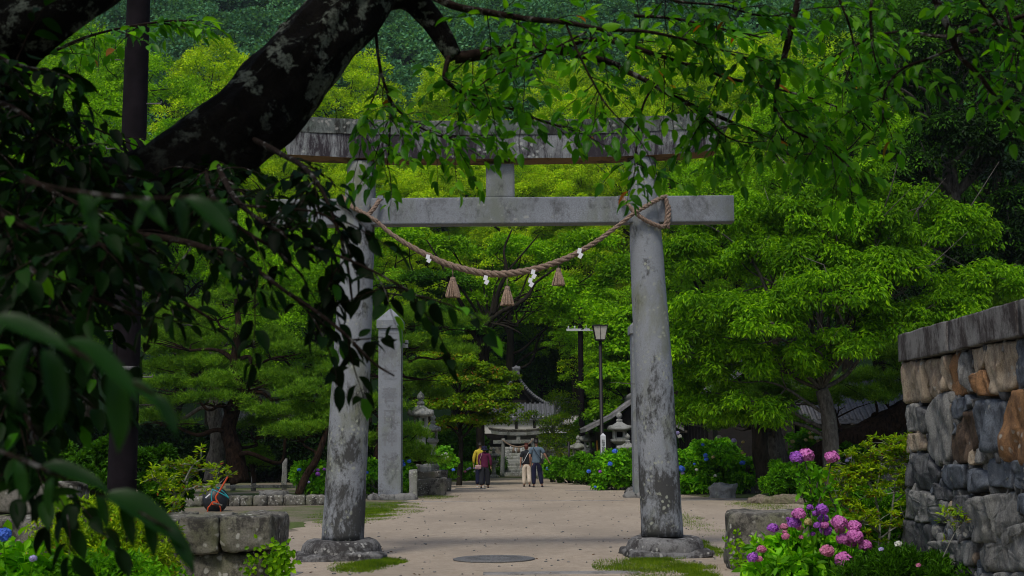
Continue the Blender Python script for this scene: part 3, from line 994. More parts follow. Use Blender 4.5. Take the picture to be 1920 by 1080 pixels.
# cables
def cable(name, a, b, sag, r, label):
    P = [a.lerp(b, i / 16) - Vector((0, 0, sag * 4 * (i / 16) * (1 - i / 16))) for i in range(17)]
    tag(MB().tube(P, r, 5).build(name, M['pole_black']), label, 'cable', 'overhead cables')
cable('cable', fb + Vector((-.6, -.2, ft - .5)), W(560, 560, 90), .8, .02, 'black overhead cable running left from the far pole top')
cable('cable', fb + Vector((.1, 0, ft - .3)), W(1420, 660, 58), 1.0, .03, 'black overhead cable sloping right from the far pole top')

def street_lamp(px, ytop, Y, label, s=1.0, wpx=28, glow=None):
    base = W(px, 860, Y); base.z = 0
    top = W(px, ytop, Y).z
    t = thing('street_lamp', base, label, 'street lamp', 'street lamps along the approach')
    u = wpx / PXM(Y)
    h = u * 1.0
    MB().tube([(0, 0, 0), (0, 0, .5), (0, 0, .52), (0, 0, top - h)], [.11, .11, .085, .065], 14).build('post', M['pole_black'], t)
    mb = MB(); r0 = .5 * u * .62; r1 = .5 * u * .98; z0 = top - h; z1 = top - .08 * u
    mb.lathe([(r0 * 1.3, z0 + .02), (r1 * 1.36, z1)], (0, 0, 0), 4, 0, False, rot=math.pi / 4)
    mb.build('lamp_shade', M['lampglass'], t)
    mb = MB()
    for k in range(8):
        a = math.pi / 4 * k; c = 1.414 if k % 2 else 1.0
        ra, rb = r0 * c * .98, r1 * c * .98
        mb.tube([(ra * math.cos(a), ra * math.sin(a), z0), (rb * math.cos(a), rb * math.sin(a), z1)], .016 if k % 2 else .010, 5, 0, False)
    mb.lathe([(.04, z0 - .05), (r0 * 1.45, z0 - .01), (r0 * 1.45, z0 + .03), (.04, z0 + .03)], (0, 0, 0), 4, 0, False, rot=math.pi / 4)
    mb.lathe([(r1 * 1.0, z1), (r1 * 1.52, z1), (r1 * 1.52, z1 + .05), (r1 * .9, top), (.02, top + .03)], (0, 0, 0), 4, 0, False, rot=math.pi / 4)
    mb.build('frame', M['pole_black'], t)
    return t
street_lamp(1129, 610, 55, 'black street lamp with square tapered white glass head on a tall post')
street_lamp(906, 736, 62, 'farther street lamp half hidden in the maple leaves left of the shrine', wpx=13)

# white sign post with writing
Y = 49.5; c = W(1131.5, 870, Y)
t = thing('sign_post', (c.x, Y, 0), 'white square post with pointed top and vertical black writing', 'sign post')
ztop = W(1131, 812, Y).z
mb = MB(); wq = .185
mb.lathe([(wq * .707, 0), (wq * .707, ztop - .09), (.005, ztop)], (0, 0, 0), 4, 0, False, rot=math.pi / 4)
mb.build('post', M['signwhite'], t)
letters('松陰大鳥居 中参道', .125, 0, -wq / 2 - .004, ztop - .30, .088, t, M['ink'], 'lettering', False)
# ochre pole
Y = 57; a = W(1123, 860, Y); a.z = 0; b = W(1119.5, 826, Y)
o = MB().tube([(0, 0, 0), (b.x - a.x, 0, b.z)], [.045, .04], 10).build('bamboo_pole', M['yellowpost'], None, a)
tag(o, 'ochre yellow pole standing left of the white sign post', 'pole')
# dark stake
Y = 58; a = W(1067, 860, Y); b = W(1067, 828, Y)
o = MB().tube([(0, 0, 0), (0, 0, b.z)], [.05, .05], 8).build('stake', M['pole_black'], None, (a.x, Y, 0)); tag(o, 'dark slim stake above the hedge left of the far pole', 'stake')
# ------------------------------------------------------------------ low block walls in front
def block_wall(name, label, blocks, m='block'):
    t = thing(name, blocks[0][0], label, 'stone wall')
    o = Vector(blocks[0][0])
    for k, (c, size, rz) in enumerate(blocks):
        mb = MB(); rockbox(mb, Vector(c) - o, size, rz, k + 2, .11, .028, 16)
        mb.build('stone_block', M[m], t)
    return t
zt = .925
YF = 13.0
xl = W(337, 975, YF).x; xm = W(412, 975, YF).x; xr = W(512, 975, YF).x
block_wall('low_stone_wall', 'low wall of big lichened blocks on the left in front of the cart', [
    (((xl + xm) / 2, YF + .5, zt - .17), (xm - xl - .015 + .0, 1.1, .34), 0),
    (((xm + xr) / 2, YF + .5, zt - .165), (xr - xm - .01, 1.05, .33), .0),
    (((xl + xr) / 2 - .06, YF + .53, zt - .34 - .23), (xr - xl - .06, 1.0, .46), 0),
    (((xl - .9), YF + .6, zt - .22), (1.7, 1.0, .42), .0),
    (((xl - .8), YF + .6, zt - .66), (1.8, 1.0, .42), .0),
])
# blocks seen far left behind the azaleas
p = W(50, 900, 16)
block_wall('low_stone_wall', 'stone blocks half hidden behind dark leaves at the far left', [((W(50, 905, 16).x, 16.5, 1.0), (1.0, .8, .34), .15), ((W(35, 940, 16).x, 16.4, .55), (1.3, .8, .5), 0)])
# right block at the foot of the flowers
YR = 17.3
xa = W(1372, 965, YR).x
block_wall('low_stone_wall', 'long rough block with dark lichen behind the purple hydrangeas', [
    ((xa + .72, YR + .45, .33), (1.45, 1.0, .74), -.10), ((xa + 2.2, YR + .5, .30), (1.5, 1.0, .66), .03), ((xa + 3.8, YR + .3, .33), (1.7, 1.0, .72), .0)])

# ------------------------------------------------------------------ dry stone wall on the right
XW = 4.38
stones = [
 ('w_tan', [(122,280),(197,270),(205,425),(130,430)]), ('w_tan', [(200,270),(262,265),(285,375),(240,412),(208,405)]),
 ('w_tan', [(258,262),(297,250),(300,400),(286,365)]), ('w_orange', [(297,250),(328,240),(350,385),(320,405),(302,400)]),
 ('w_grey', [(332,245),(360,240),(382,388),(355,385)]), ('w_tan', [(362,230),(440,220),(430,298),(395,325),(380,300)]),
 ('w_orange', [(386,325),(432,302),(455,405),(400,400)]), ('w_tan', [(442,215),(548,200),(535,370),(462,400),(436,300)]),
 ('w_blue', [(552,196),(640,178),(640,360),(545,372)]),
 ('w_grey', [(130,435),(174,435),(182,535),(132,540)]), ('w_dark', [(178,440),(212,468),(205,545),(184,550)]),
 ('w_tan', [(130,545),(190,545),(200,605),(126,620)]), ('w_grey', [(216,425),(282,390),(298,480),(290,640),(242,665),(206,600)]),
 ('w_blue', [(300,425),(358,395),(375,440),(332,485),(304,498)]), ('w_rust', [(340,472),(390,462),(395,560),(370,650),(300,655),(310,530)]),
 ('w_blue', [(404,430),(430,415),(498,430),(497,600),(450,620),(402,580)]), ('w_orange', [(505,398),(560,386),(640,380),(640,650),(540,665),(502,640)]),
 ('w_grey', [(390,595),(440,615),(425,660),(385,655)]), ('w_blue', [(442,640),(498,645),(640,655),(640,760),(550,752),(440,742)]),
 ('w_blue', [(270,660),(350,665),(350,740),(300,762),(263,722)]), ('w_blue', [(355,680),(430,680),(450,740),(420,762),(362,770)]),
 ('w_dark', [(222,725),(298,765),(296,800),(250,792)]), ('w_grey', [(388,792),(550,762),(560,880),(470,960),(400,950)]),
 ('w_blue', [(562,770),(640,770),(640,860),(566,850)]), ('w_grey', [(400,990),(440,930),(560,885),(640,880),(640,1060),(420,1062)]),
 ('w_dark', [(340,880),(390,870),(396,935),(352,942)]), ('w_grey', [(230,952),(368,945),(375,1042),(290,1044)]),
 ('w_dark', [(305,780),(380,777),(375,862),(312,855)]), ('w_dark', [(140,625),(200,620),(250,700),(215,760),(135,740)]),
 ('w_grey', [(130,750),(215,770),(300,815),(300,870),(200,880),(128,860)]), ('w_dark', [(125,870),(225,890),(225,1000),(122,990)]),
 ('w_grey', [(120,1000),(280,1050),(280,1140),(120,1130)]), ('w_dark', [(290,1055),(400,1065),(400,1200),(285,1180)]), ('w_grey', [(405,1070),(640,1070),(640,1230),(405,1215)]),
]
wt = thing('dry_stone_wall', (XW, 14, 0), 'high wall of upright brown and slate stones with dark coping at right', 'stone wall')
def in_poly(p, poly):
    c = False; n = len(poly)
    for i in range(n):
        a, b = poly[i], poly[(i + 1) % n]
        if (a[1] > p[1]) != (b[1] > p[1]) and p[0] < (b[0] - a[0]) * (p[1] - a[1]) / (b[1] - a[1]) + a[0]: c = not c
    return c
def wall_stone(mb, poly, mat, seed, proud=.0):
    """poly: (y,z) outline; a bulging stone whose face looks towards -X"""
    n = len(poly); cy_ = sum(p[0] for p in poly) / n; cz_ = sum(p[1] for p in poly) / n
    # resample the outline, round its corners
    pts = []
    for i in range(n):
        a, b = poly[i], poly[(i + 1) % n]
        m = max(2, int(math.hypot(b[0] - a[0], b[1] - a[1]) / .06))
        for j in range(m): pts.append((a[0] + (b[0] - a[0]) * j / m, a[1] + (b[1] - a[1]) * j / m))
    for _ in range(1):
        pts = [((pts[i - 1][0] + 2 * pts[i][0] + pts[(i + 1) % len(pts)][0]) / 4, (pts[i - 1][1] + 2 * pts[i][1] + pts[(i + 1) % len(pts)][1]) / 4) for i in range(len(pts))]
    secs = []
    rg = random.Random(seed)
    bulge = rg.uniform(.02, .06); tx, ty = rg.uniform(-.05, .05), rg.uniform(-.03, .03)
    for (sc, dx) in ((1.04, .16), (1.05, .03), (1.04, -.008), (1.01, -bulge * .6), (.96, -bulge * .85), (.86, -bulge * .95), (.78, -bulge * .97), (.68, -bulge * .95), (.56, -bulge * 1.0), (.44, -bulge), (.32, -bulge), (.2, -bulge), (.1, -bulge), (.02, -bulge)):
        ring = []
        for (y, z) in pts:
            yy = cy_ + (y - cy_) * sc; zz = cz_ + (z - cz_) * sc
            q = Vector((seed * 3.3, yy * 4, zz * 2.2))
            k = noise.noise(q) * .04 - abs(noise.noise(q * 1.3 + Vector((3, 1, 7)))) * .10 + abs(noise.noise(q * 3.1)) * .035 + noise.noise(Vector((seed, yy * 20, zz * 4))) * .022
            on = 0 if dx > .1 else 1
            ring.append((XW + proud + dx + on * (k + (yy - cy_) * tx + (zz - cz_) * ty), yy + on * noise.noise(q * 5) * .012, zz + on * noise.noise(q * 4 + Vector((5, 5, 5))) * .012))
        secs.append(ring)
    mb.loft(secs, mat, True, True)
ORD = ['w_tan', 'w_orange', 'w_grey', 'w_blue', 'w_rust', 'w_dark']
polysYZ = []
mbw = MB()
for k, (m_, pl) in enumerate(stones):
    q = []
    for (cx, cy2) in pl:
        p = WX(1640 + cx / 2, 540 + cy2 / 2, XW); q.append((p.y, max(p.z, -.2)))
    polysYZ.append(q); wall_stone(mbw, q, ORD.index(m_), k)
# the nearer stretch, continuing past the picture
yend = WX(1958, 800, XW).y
rg = random.Random(4)
z = 0; 
for rowz, rowh in ((-.1, .55), (.45, .5), (.95, .62), (1.57, .55), (2.12, .5)):
    y = yend
    while y > 5.5:
        wdt = rg.uniform(.3, .65)
        j = lambda: rg.uniform(-.03, .03)
        q = [(y - .02 + j(), rowz + .02 + j()), (y - wdt + .02 + j(), rowz + .02 + j()), (y - wdt + .02 + j(), rowz + rowh - .02 + j()), (y - .02 + j(), rowz + rowh - .02 + j())]
        polysYZ.append(q)
        wall_stone(mbw, q, rg.choice([0, 1, 2, 2, 3, 3, 4, 5]), rg.random() * 50); y -= wdt
# small chinking stones in the gaps
for k in range(900):
    y = rg.uniform(yend, WX(1701, 700, XW).y - .08); zz = rg.uniform(0, 2.45); s = rg.uniform(.03, .075)
    if any(in_poly((y, zz), p) for p in polysYZ): continue
    q = [(y + s * math.cos(a + rg.uniform(-.3, .3)) * rg.uniform(.7, 1.3), zz + s * math.sin(a) * rg.uniform(.8, 1.8)) for a in [i * math.tau / 5 for i in range(5)]]
    wall_stone(mbw, q, rg.choice([2, 2, 5, 3, 0]), k, .03)
mbw.xform(Matrix.Translation((-XW, -14, 0)))
mbw.build('stonework', [M[k] for k in ORD], wt)
pf = WX(1703, 800, XW)
YE = WX(1701, 700, XW).y
mb = MB(); mb.box((.05 + .6 + .0, (YE + 5.5) / 2 - 14 - .06, 1.2), (1.2, YE - 5.5 - .1, 2.46)); mb.build('core', M['mortar'], wt)
# coping slabs
ca = WX(1682, 628, XW - .10)
ytop = ca.y; zc0 = WX(1682, 680, XW - .10).z; zc1 = ca.z
y = ytop; kk = 0
for ln in (1.75, 1.9, 1.8, 1.9, 2.2, 2.0):
    mb = MB(); rockbox(mb, (.45 - .10 + .05, y - ln / 2 - 14, (zc0 + zc1) / 2), (1.0, ln - .008, zc1 - zc0), 0, kk, .03, .010, 20)
    mb.build('coping_slab', M['capstone'], wt); y -= ln; kk += 1

# ------------------------------------------------------------------ garden edging, fence posts, rocks
def kerb_row():
    a = G(430, 949); b = G(640, 946)
    d = b - a
    mb = MB(); n = 7; cum = 0; ws = [.10, .11, .13, .14, .2, .18, .14]
    for k, wv in enumerate(ws):
        c = a + d * (cum + wv / 2); cum += wv
        rockbox(mb, (c.x, c.y, .13), (d.length * wv * .97, .4, .30), math.atan2(d.y, d.x), k + 20, .2, .02, 8)
    a2 = G(200, 951)
    for k in range(5):
        c = a2.lerp(a, (k + .5) / 5)
        rockbox(mb, (c.x, c.y, .13), ((a - a2).length / 5 * .96, .4, .28), 0, k + 40, .2, .02, 8)
    tag(mb.build('garden_kerb', M['block']), 'row of low grey edging stones bordering the pine garden', 'stone edging')
kerb_row()
for k, (x, yb, yt, w_) in enumerate(((437, 920, 868, 9), (475, 921, 873, 9), (533, 918, 859, 10), (588, 934, 870, 12))):
    g = G(x, yb); top = W(x, yt, g.y).z
    mb = MB(); rockbox(mb, (0, 0, top / 2 - .02), (w_ / PXM(g.y), .2, top + .04), .1 * k, k + 60, .2, .02, 8)
    tag(mb.build('stone_post', M['stone'], None, g), ['thin stone post left of the dark gap behind the cart', 'stone fence post under the low round pine pad', 'tallest stone fence post in the dark gap', 'stone fence post among the blue and purple hydrangeas'][k], 'stone post', 'short stone posts')
for (pa, pb, z_, lb) in (((430, 921), (590, 921), .28, 'low stone rail joining the posts in the pine garden'),):
    a, b = G(*pa), G(*pb)
    mb = MB(); c = (a + b) / 2; rockbox(mb, (c.x, c.y + .1, z_ * .6), ((b - a).length, .14, .12), 0, 3, .1, .01, 14)
    tag(mb.build('stone_rail', M['stone']), lb, 'rail')
def rock(px, py, wpx, hpx, label, seed, m='rock', rnd=.45, dfac=.8):
    g = G(px, py); s = 1 / PXM(g.y)
    mb = MB(); rockbox(mb, (0, 0, hpx * s * .42), (wpx * s, wpx * s * dfac, hpx * s * 1.15), seed * .7, seed, rnd, wpx * s * .07, 10)
    tag(mb.build('rock', M[m], None, g), label, 'rock', 'rocks round the gardens')
rock(514, 938, 48, 17, 'flat topped grey rock behind the left edging stones', 1, rnd=.2)
rock(551, 940, 40, 11, 'low rounded rock beside the leaning pine foot', 2)
rock(1355, 934, 54, 26, 'squared pale stone lying before the green hydrangea bush', 3, 'stone', .15, .5)
rock(1402, 925, 24, 17, 'small pointed stone right of the squared stone', 4)
rock(1455, 944, 90, 12, 'low flat stone at the foot of the clipped dark shrub', 5, 'ground')
# low masonry wall behind the right garden
for (x0, x1, Yw, yt, lb) in ((1395, 1490, 44.5, 868, 'short low grey wall behind the two pine trunks'), (1600, 1760, 45, 852, 'low grey capped wall under the leaning pine trunk')):
    a = W(x0, 890, Yw); b = W(x1, 890, Yw); top = W((x0 + x1) / 2, yt, Yw).z
    t = thing('garden_wall', ((a.x + b.x) / 2, Yw, 0), lb, 'garden wall', 'low garden walls')
    mb = MB(); rockbox(mb, (0, 0, (top - .12) / 2), (b.x - a.x, .3, top - .12), 0, x0, .03, .02, 14); mb.build('body', M['block'], t)
    mb = MB(); rockbox(mb, (0, 0, top - .06), (b.x - a.x + .1, .42, .118), 0, x1, .05, .012, 14); mb.build('coping', M['stone'], t)

# ------------------------------------------------------------------ garden cart (drum, orange frame, teal hose)
Yc = 35.0
cb = W(408, 952, Yc); s = 1 / PXM(Yc)
cart = thing('garden_cart', (cb.x, Yc, 0), 'black drum shaped cart with orange frame, long orange handle and teal hose', 'cart')
def P_(cx, cy2, dy=0.0):  # crop pixel (crop scale 9.82 from 380,860) to local point
    q = W(380 + cx / 9.82, 860 + cy2 / 9.82, Yc + dy) - Vector((cb.x, Yc, 0)); return q
c = P_(235, 760); rr = 228 / 9.82 * s
zb = .0
mb = MB()
mb.lathe([(.02, -.06), (rr * .35, -.075), (rr * .8, -.10), (rr * .95, -.11), (rr * 1.02, -.06), (rr * 1.02, .10), (rr * .9, .16), (.02, .18)], (0, 0, 0), 36)
for q_ in (.5, .72, .88): mb.lathe([(rr * q_, -.095), (rr * (q_ + .02), -.125), (rr * (q_ + .04), -.095)], (0, 0, 0), 36)
mb.xform(Matrix.Translation(c) @ Matrix.Rotation(R(78), 4, 'X') @ Matrix.Rotation(.2, 4, 'Y'))
mb.build('drum', M['blackplastic'], cart)
def mk_tube(nm, pts, r, m, n=8):
    P2, _ = smooth_path([P_(*p) for p in pts], r, 6); return MB().tube(P2, r, n).build(nm, M[m], cart)
mk_tube('handle', [(520, 235, -.3), (430, 390, -.3), (320, 580, -.32), (250, 690, -.34), (245, 740, -.34), (280, 810, -.34)], .024, 'orange')
mk_tube('leg', [(180, 800, -.36), (130, 870, -.36), (95, 925, -.36), (80, 1150, -.30)], .018, 'orange')
mk_tube('leg', [(290, 810, -.36), (315, 880, -.36), (330, 930, -.36), (345, 1150, -.30)], .018, 'orange')
mb = MB(); q = P_(225, 820, -.36); mb.box(q, (.13, .10, .09), Matrix.Rotation(.1, 3, 'Y')); mb.build('bracket', M['orange'], cart)
mk_tube('hose', [(170, 790, -.33), (160, 680, -.30), (190, 560, -.28), (250, 525, -.22), (340, 580, -.2), (430, 660, -.22), (480, 730, -.26), (430, 690, -.32), (320, 630, -.34), (190, 575, -.32)], .014, 'teal')
mk_tube('grip', [(200, 820, -.42), (290, 840, -.44), (360, 862, -.44)], .024, 'wood_grey')
mb = MB(); mb.box(P_(95, 685, -.26), (.03, .012, .15), Matrix.Rotation(.85, 3, 'Y')); mb.build('label_plate', M['paper'], cart)

# ------------------------------------------------------------------ small far gate
FY = 71.0
fg = thing('stone_gate', (W(971, 893, FY).x, FY, 0), 'small distant pale stone gate before the shrine steps', 'torii')
fx = fg.location.x
def fl(px, py): p = W(px, py, FY); return Vector((p.x - fx, 0, p.z))
for (bx, tx) in ((941.5, 944), (1000, 999)):
    a = fl(bx, 893); a.z = 0; b = fl(tx, 822)
    MB().tube([a.lerp(b, i / 10) for i in range(11)], [.125 - .03 * i / 10 for i in range(11)], 18).build('pillar', M['lantern'], fg)
a = fl(925, 829); b = fl(1019, 827.5); c = (a + b) / 2
mb = MB(); rockbox(mb, c, (b.x - a.x, .14, .20), 0, 1, .05, .01, 12); mb.build('tie_beam', M['lantern'], fg)
c = fl(972, 821); mb = MB(); rockbox(mb, c, (.2, .12, .28), 0, 2, .05, .01, 5); mb.build('centre_strut', M['lantern'], fg)
c = fl(971, 812.5)
mb = curved_beam(0, .17, .17, .11, .12, 1.35, .10, .4, None, 's', seed=3, under=1); mb.xform(Matrix.Translation((c.x, 0, c.z - .02))); mb.build('lower_lintel', M['lantern'], fg)
mb = curved_beam(0, .10, .11, .13, .16, 1.48, .13, .5, None, 's', seed=4); mb.xform(Matrix.Translation((c.x, 0, c.z + .125))); mb.build('top_lintel', M['block'], fg)
frope = thing('shrine_rope', W(972, 838, FY - .16), 'small pale straw rope with paper strips on the far gate', 'rope')
o_ = frope.location
mb = MB(); twisted(mb, [W(x, y, FY - .16) - o_ for x, y in ((942, 825), (950, 831), (960, 836), (972, 838), (984, 836), (994, 830), (1000, 823))], [.03, .036, .042, .045, .042, .036, .03], 4, 3, 5, 5)
mb.build('main_rope', M['straw'], frope)
for (x, y) in ((957, 836), (966, 840), (977, 840), (988, 836)):
    q = W(x, y, FY - .2) - o_; MB().box(q - Vector((0, 0, .07)), (.07, .01, .14), Matrix.Rotation(.2, 3, 'Y')).build('paper_strip', M['paper'], frope)
for k, x in enumerate((963, 972.5)):
    q = W(x, 838, FY - .16); t = tag(MB().lathe([(.015, 0), (.05, -.08), (.10, -.30), (.0, -.30)], (0, 0, 0), 12).build('straw_tassel', M['straw'], None, q), ['left small straw tassel on the far gate rope', 'right small straw tassel on the far gate rope'][k], 'tassel', 'tassels on the far rope')

# ------------------------------------------------------------------ shrine hall behind it
HY = 84.0
hall = thing('shrine_hall', (W(968, 890, HY).x, HY, 0), 'dark timber shrine hall with curved grey tiled gable roof and white wall', 'shrine building')
hx = hall.location.x
def hl(px, py, dy=0): p = W(px, py, HY + dy); return Vector((p.x - hx, dy, p.z))
# stone steps
for k in range(9):
    a = hl(941, 893 - k * 4.0, -10.5 + k * .5); b = hl(1040, 893 - k * 4.0, -10.5 + k * .5)
    mb = MB(); h0 = .0; z = .17 * (k + 1)
    rockbox(mb, ((a.x + b.x) / 2, -10.2 + k * .36, z / 2), (b.x - a.x, .40, z), 0, k, .02, .008, 10)
    mb.build('stone_step', M['lantern'], hall)
# platform, body
zfl = 1.55
mb = MB(); rockbox(mb, (1.0, -2.6, zfl / 2), (9, 8.2, zfl), 0, 4, .02, .03, 14); mb.build('stone_platform', M['block'], hall)
for x in (-3.3, -1.9, -.55, 1.4, 3.0, 5.0):
    MB().tube([(x, -6.3, zfl), (x, -6.3, 3.25)], .13, 10).build('column', M['wood'], hall)
mb = MB(); mb.box((.3, -1.5, 2.9), (4.4, 5.4, 2.7)); mb.build('inner_wall', M['wood'], hall)
a = hl(950, 783); b = hl(1040, 809)
mb = MB(); mb.box((1.2, -7.12, (hl(968, 783, -7.12).z + hl(968, 810, -7.12).z) / 2), (8.6, .12, .95)); mb.build('plaster_wall', M['plaster'], hall)
for px_ in (968, 1002):
    q = hl(px_, 795, -7.2); MB().box((q.x, -7.2, q.z), (.16, .14, 1.0)).build('wall_post', M['wood'], hall)
mb = MB(); mb.box((.6, -6.4, 2.35), (2.2, .8, .9)); mb.box((.6, -6.75, 2.85), (2.4, .3, .08)); mb.build('offering_box', M['wood_grey'], hall)
# roofs: a tiled surface between two curves, ribbed with round tiles
def tiled_roof(nm, prof, x0, x1, parent, m='tile', rib=.28, rr_=.07, thick=.12):
    """prof: (y,z) slope line from ridge to eave; ribs run down it"""
    mb = MB()
    n = len(prof)
    for (xa, xb) in ((x0, x1),):
        V = []
        for (y, z) in prof: V += [(xa, y, z), (xb, y, z), (xa, y, z - thick), (xb, y, z - thick)]
        Fq = []
        for i in range(n - 1):
            a = i * 4; b = a + 4
            Fq += [(a, a + 1, b + 1, b), (a + 2, b + 2, b + 3, a + 3), (a, b, b + 2, a + 2), (a + 1, a + 3, b + 3, b + 1)]
        Fq += [(0, 2, 3, 1), ((n - 1) * 4, (n - 1) * 4 + 1, (n - 1) * 4 + 3, (n - 1) * 4 + 2)]
        mb.add(V, Fq, 0, False)
    x = x0 + rib / 2
    while x < x1:
        mb.tube([(x, y, z + .02) for (y, z) in prof], rr_, 6); x += rib
    return mb.build(nm, M[m], parent)
# lower roof slope facing us
y0, z0 = -5.4, hl(980, 757, -5.4).z; y1, z1 = -7.4, hl(980, 784, -7.4).z
tiled_roof('lower_roof', [(y0, z0), ((y0 + y1) / 2, (z0 + z1) / 2 - .12), (y1, z1)], -2.4, 2.6, hall)
# upper gable: curved verge facing us
G_px = [(968, 700), (978, 716), (990, 731), (1003, 743), (1017, 752), (1034, 759)]
pr = [hl(x, y, -4.6) for x, y in G_px]; apex = pr[0]
right = [(p.x, p.z) for p in pr]; left = [(2 * apex.x - p.x, p.z) for p in pr]
for sgn, line in ((1, right), (-1, left)):
    mb = MB(); D0, D1 = -4.6, 3.5
    m_ = len(line); V = []
    for (x, z) in line: V += [(x, D0, z), (x, D1, z), (x, D0, z - .16), (x, D1, z - .16)]
    Fq = []
    for i in range(m_ - 1):
        a = i * 4; b = a + 4; Fq += [(a, a + 1, b + 1, b), (a + 2, b + 2, b + 3, a + 3), (a, b, b + 2, a + 2), (a + 1, a + 3, b + 3, b + 1)]
    mb.add(V, Fq, 0, False)
    k = 0; y = D0 + .15
    while y < D1: mb.tube([(x, y, z + .03) for (x, z) in line], .08, 6); y += .3
    # end tiles seen along the verge
    for i in range(m_ - 1):
        for j in range(4):
            t_ = j / 4; x = line[i][0] * (1 - t_) + line[i + 1][0] * t_; z = line[i][1] * (1 - t_) + line[i + 1][1] * t_
            mb.tube([(x, D0 - .10, z - .03), (x, D0 + .3, z - .03)], .085, 8)
    mb.build('upper_roof', M['tile'], hall)
    mb = MB(); V = []
    for (x, z) in line: V += [(x, D0 + .12, z - .18), (x, D0 + .12, z - .45), (x, D0 + .2, z - .18), (x, D0 + .2, z - .45)]
    mb.add(V, Fq, 0, False); mb.build('bargeboard', M['wood'], hall)
# gable infill
mb = MB(); poly = left[::-1] + right[1:]
V = [(x, -3.9, z - .2) for x, z in poly] + [(x, -3.7, z - .2) for x, z in poly]; n = len(poly)
mb.add(V, [tuple(range(n)), tuple(range(2 * n - 1, n - 1, -1))] + [(i, (i + 1) % n, n + (i + 1) % n, n + i) for i in range(n)], 0, False); mb.build('gable_board', M['wood'], hall)
mb = MB(); z = apex.z + .12
mb.tube([(apex.x, -4.9, z), (apex.x, 3.5, z)], .2, 10); mb.tube([(apex.x, -4.8, z + .2), (apex.x, 3.5, z + .2)], .13, 10)
rockbox(mb, (apex.x, -4.85, z + .0), (.46, .16, .5), 0, 2, .3, .04, 8)
mb.build('ridge', M['tile'], hall)
mb = MB(); mb.box((.6, -6.3, 3.3), (7.6, .22, .2)); mb.build('beam', M['wood'], hall)

# ------------------------------------------------------------------ long roofed gallery on the right, purification roof
def simple_hall(name, label, x0, x1, Yf, z_eave, z_ridge, depth, skew, parent=None, tilem='tile', cat='building', Lfix=None, infill=False):
    a = W(x0, 850, Yf).x; b = W(x1, 850, Yf).x
    t = thing(name, (a, Yf, 0), label, cat, rz=skew)
    L = Lfix or (b - a); dp = depth
    mb = MB(); mb.box((L / 2, dp / 2, z_eave / 2 - .05), (L - .8, dp - 1.2, z_eave - .1)); mb.build('wall', M['wood'], t)  # near-black block standing in for the shaded open space under the roof
    if infill:
        mb = MB(); mb.add([(.4, .5, z_eave), (.4, dp - .5, z_eave), (.4, dp / 2, z_ridge - .25), (.5, .5, z_eave), (.5, dp - .5, z_eave), (.5, dp / 2, z_ridge - .25)], [(0, 1, 2), (5, 4, 3), (0, 3, 4, 1), (1, 4, 5, 2), (2, 5, 3, 0)], 0, False); mb.build('gable_board', M['wood'], t)
    n = max(3, int(L / 1.8))
    for i in range(n + 1): MB().box((.45 + (L - .9) * i / n, .35, z_eave / 2), (.15, .15, z_eave)).build('post', M['wood'], t)
    fr = [(dp / 2, z_ridge), (dp * .27, (z_ridge + z_eave) / 2 - .06), (0, z_eave), ]
    br = [(dp / 2, z_ridge), (dp * .73, (z_ridge + z_eave) / 2 - .06), (dp, z_eave), ]
    tiled_roof('roof', fr, 0, L, t, tilem, .24, .07); tiled_roof('roof', br, 0, L, t, tilem, .24, .07)
    mb = MB(); mb.tube([(-.05, dp / 2, z_ridge + .12), (L + .05, dp / 2, z_ridge + .12)], .17, 10); mb.box((L / 2, dp / 2, z_ridge), (L, .3, .2)); mb.build('ridge', M[tilem], t)
    mb = MB()
    for q in np.arange(.2, L, .45): mb.box((q, .1, z_eave - .13), (.07, .5, .08))
    mb.box((L / 2, .35, z_eave - .22), (L - .3, .16, .16)); mb.build('rafters', M['wood_grey'], t)
    return t
zE = W(1245, 770, 47).z
simple_hall('gallery', 'dark timber gallery with grey tiled roof behind the hydrangeas', 1262, 1262, 66, 3.29, 4.4, 3.8, R(-90 - 3.8), tilem='tile', Lfix=19.5)
simple_hall('rest_shelter', 'low dark open shelter with pale tiled roof behind the pine trunks', 1495, 1790, 50, 2.4, 3.9, 4.2, R(0))
simple_hall('washing_pavilion', 'small pavilion with sloping pale roof behind the stone lanterns', 1284, 1284, 56, 2.24, 3.45, 4.02, R(90), tilem='tile_pale', Lfix=4.5, infill=True)
# dark slatted fence in front of the shelter
a = W(1490, 850, 48); b = W(1720, 850, 48)
t = thing('slat_fence', (a.x, 48, 0), 'dark picket fence in the shade behind the leaning pine', 'fence')
mb = MB(); nn = 26
for i in range(nn): mb.box(((b.x - a.x) * i / nn, 0, .95), (.07, .03, 1.9))
mb.build('pickets', M['wood'], t)
mb = MB(); mb.box(((b.x - a.x) / 2, .04, .5), (b.x - a.x, .05, .08)); mb.box(((b.x - a.x) / 2, .04, 1.6), (b.x - a.x, .05, .08)); mb.build('rail', M['wood'], t)
# pale building glimpsed through the left pines
simple_hall('garden_building', 'grey tiled building glimpsed through the pines on the left', 395, 560, 66, 3.0, 4.3, 5, R(8), tilem='tile_pale')
# ------------------------------------------------------------------ tree builders
def rgen(seed): return np.random.default_rng(seed)

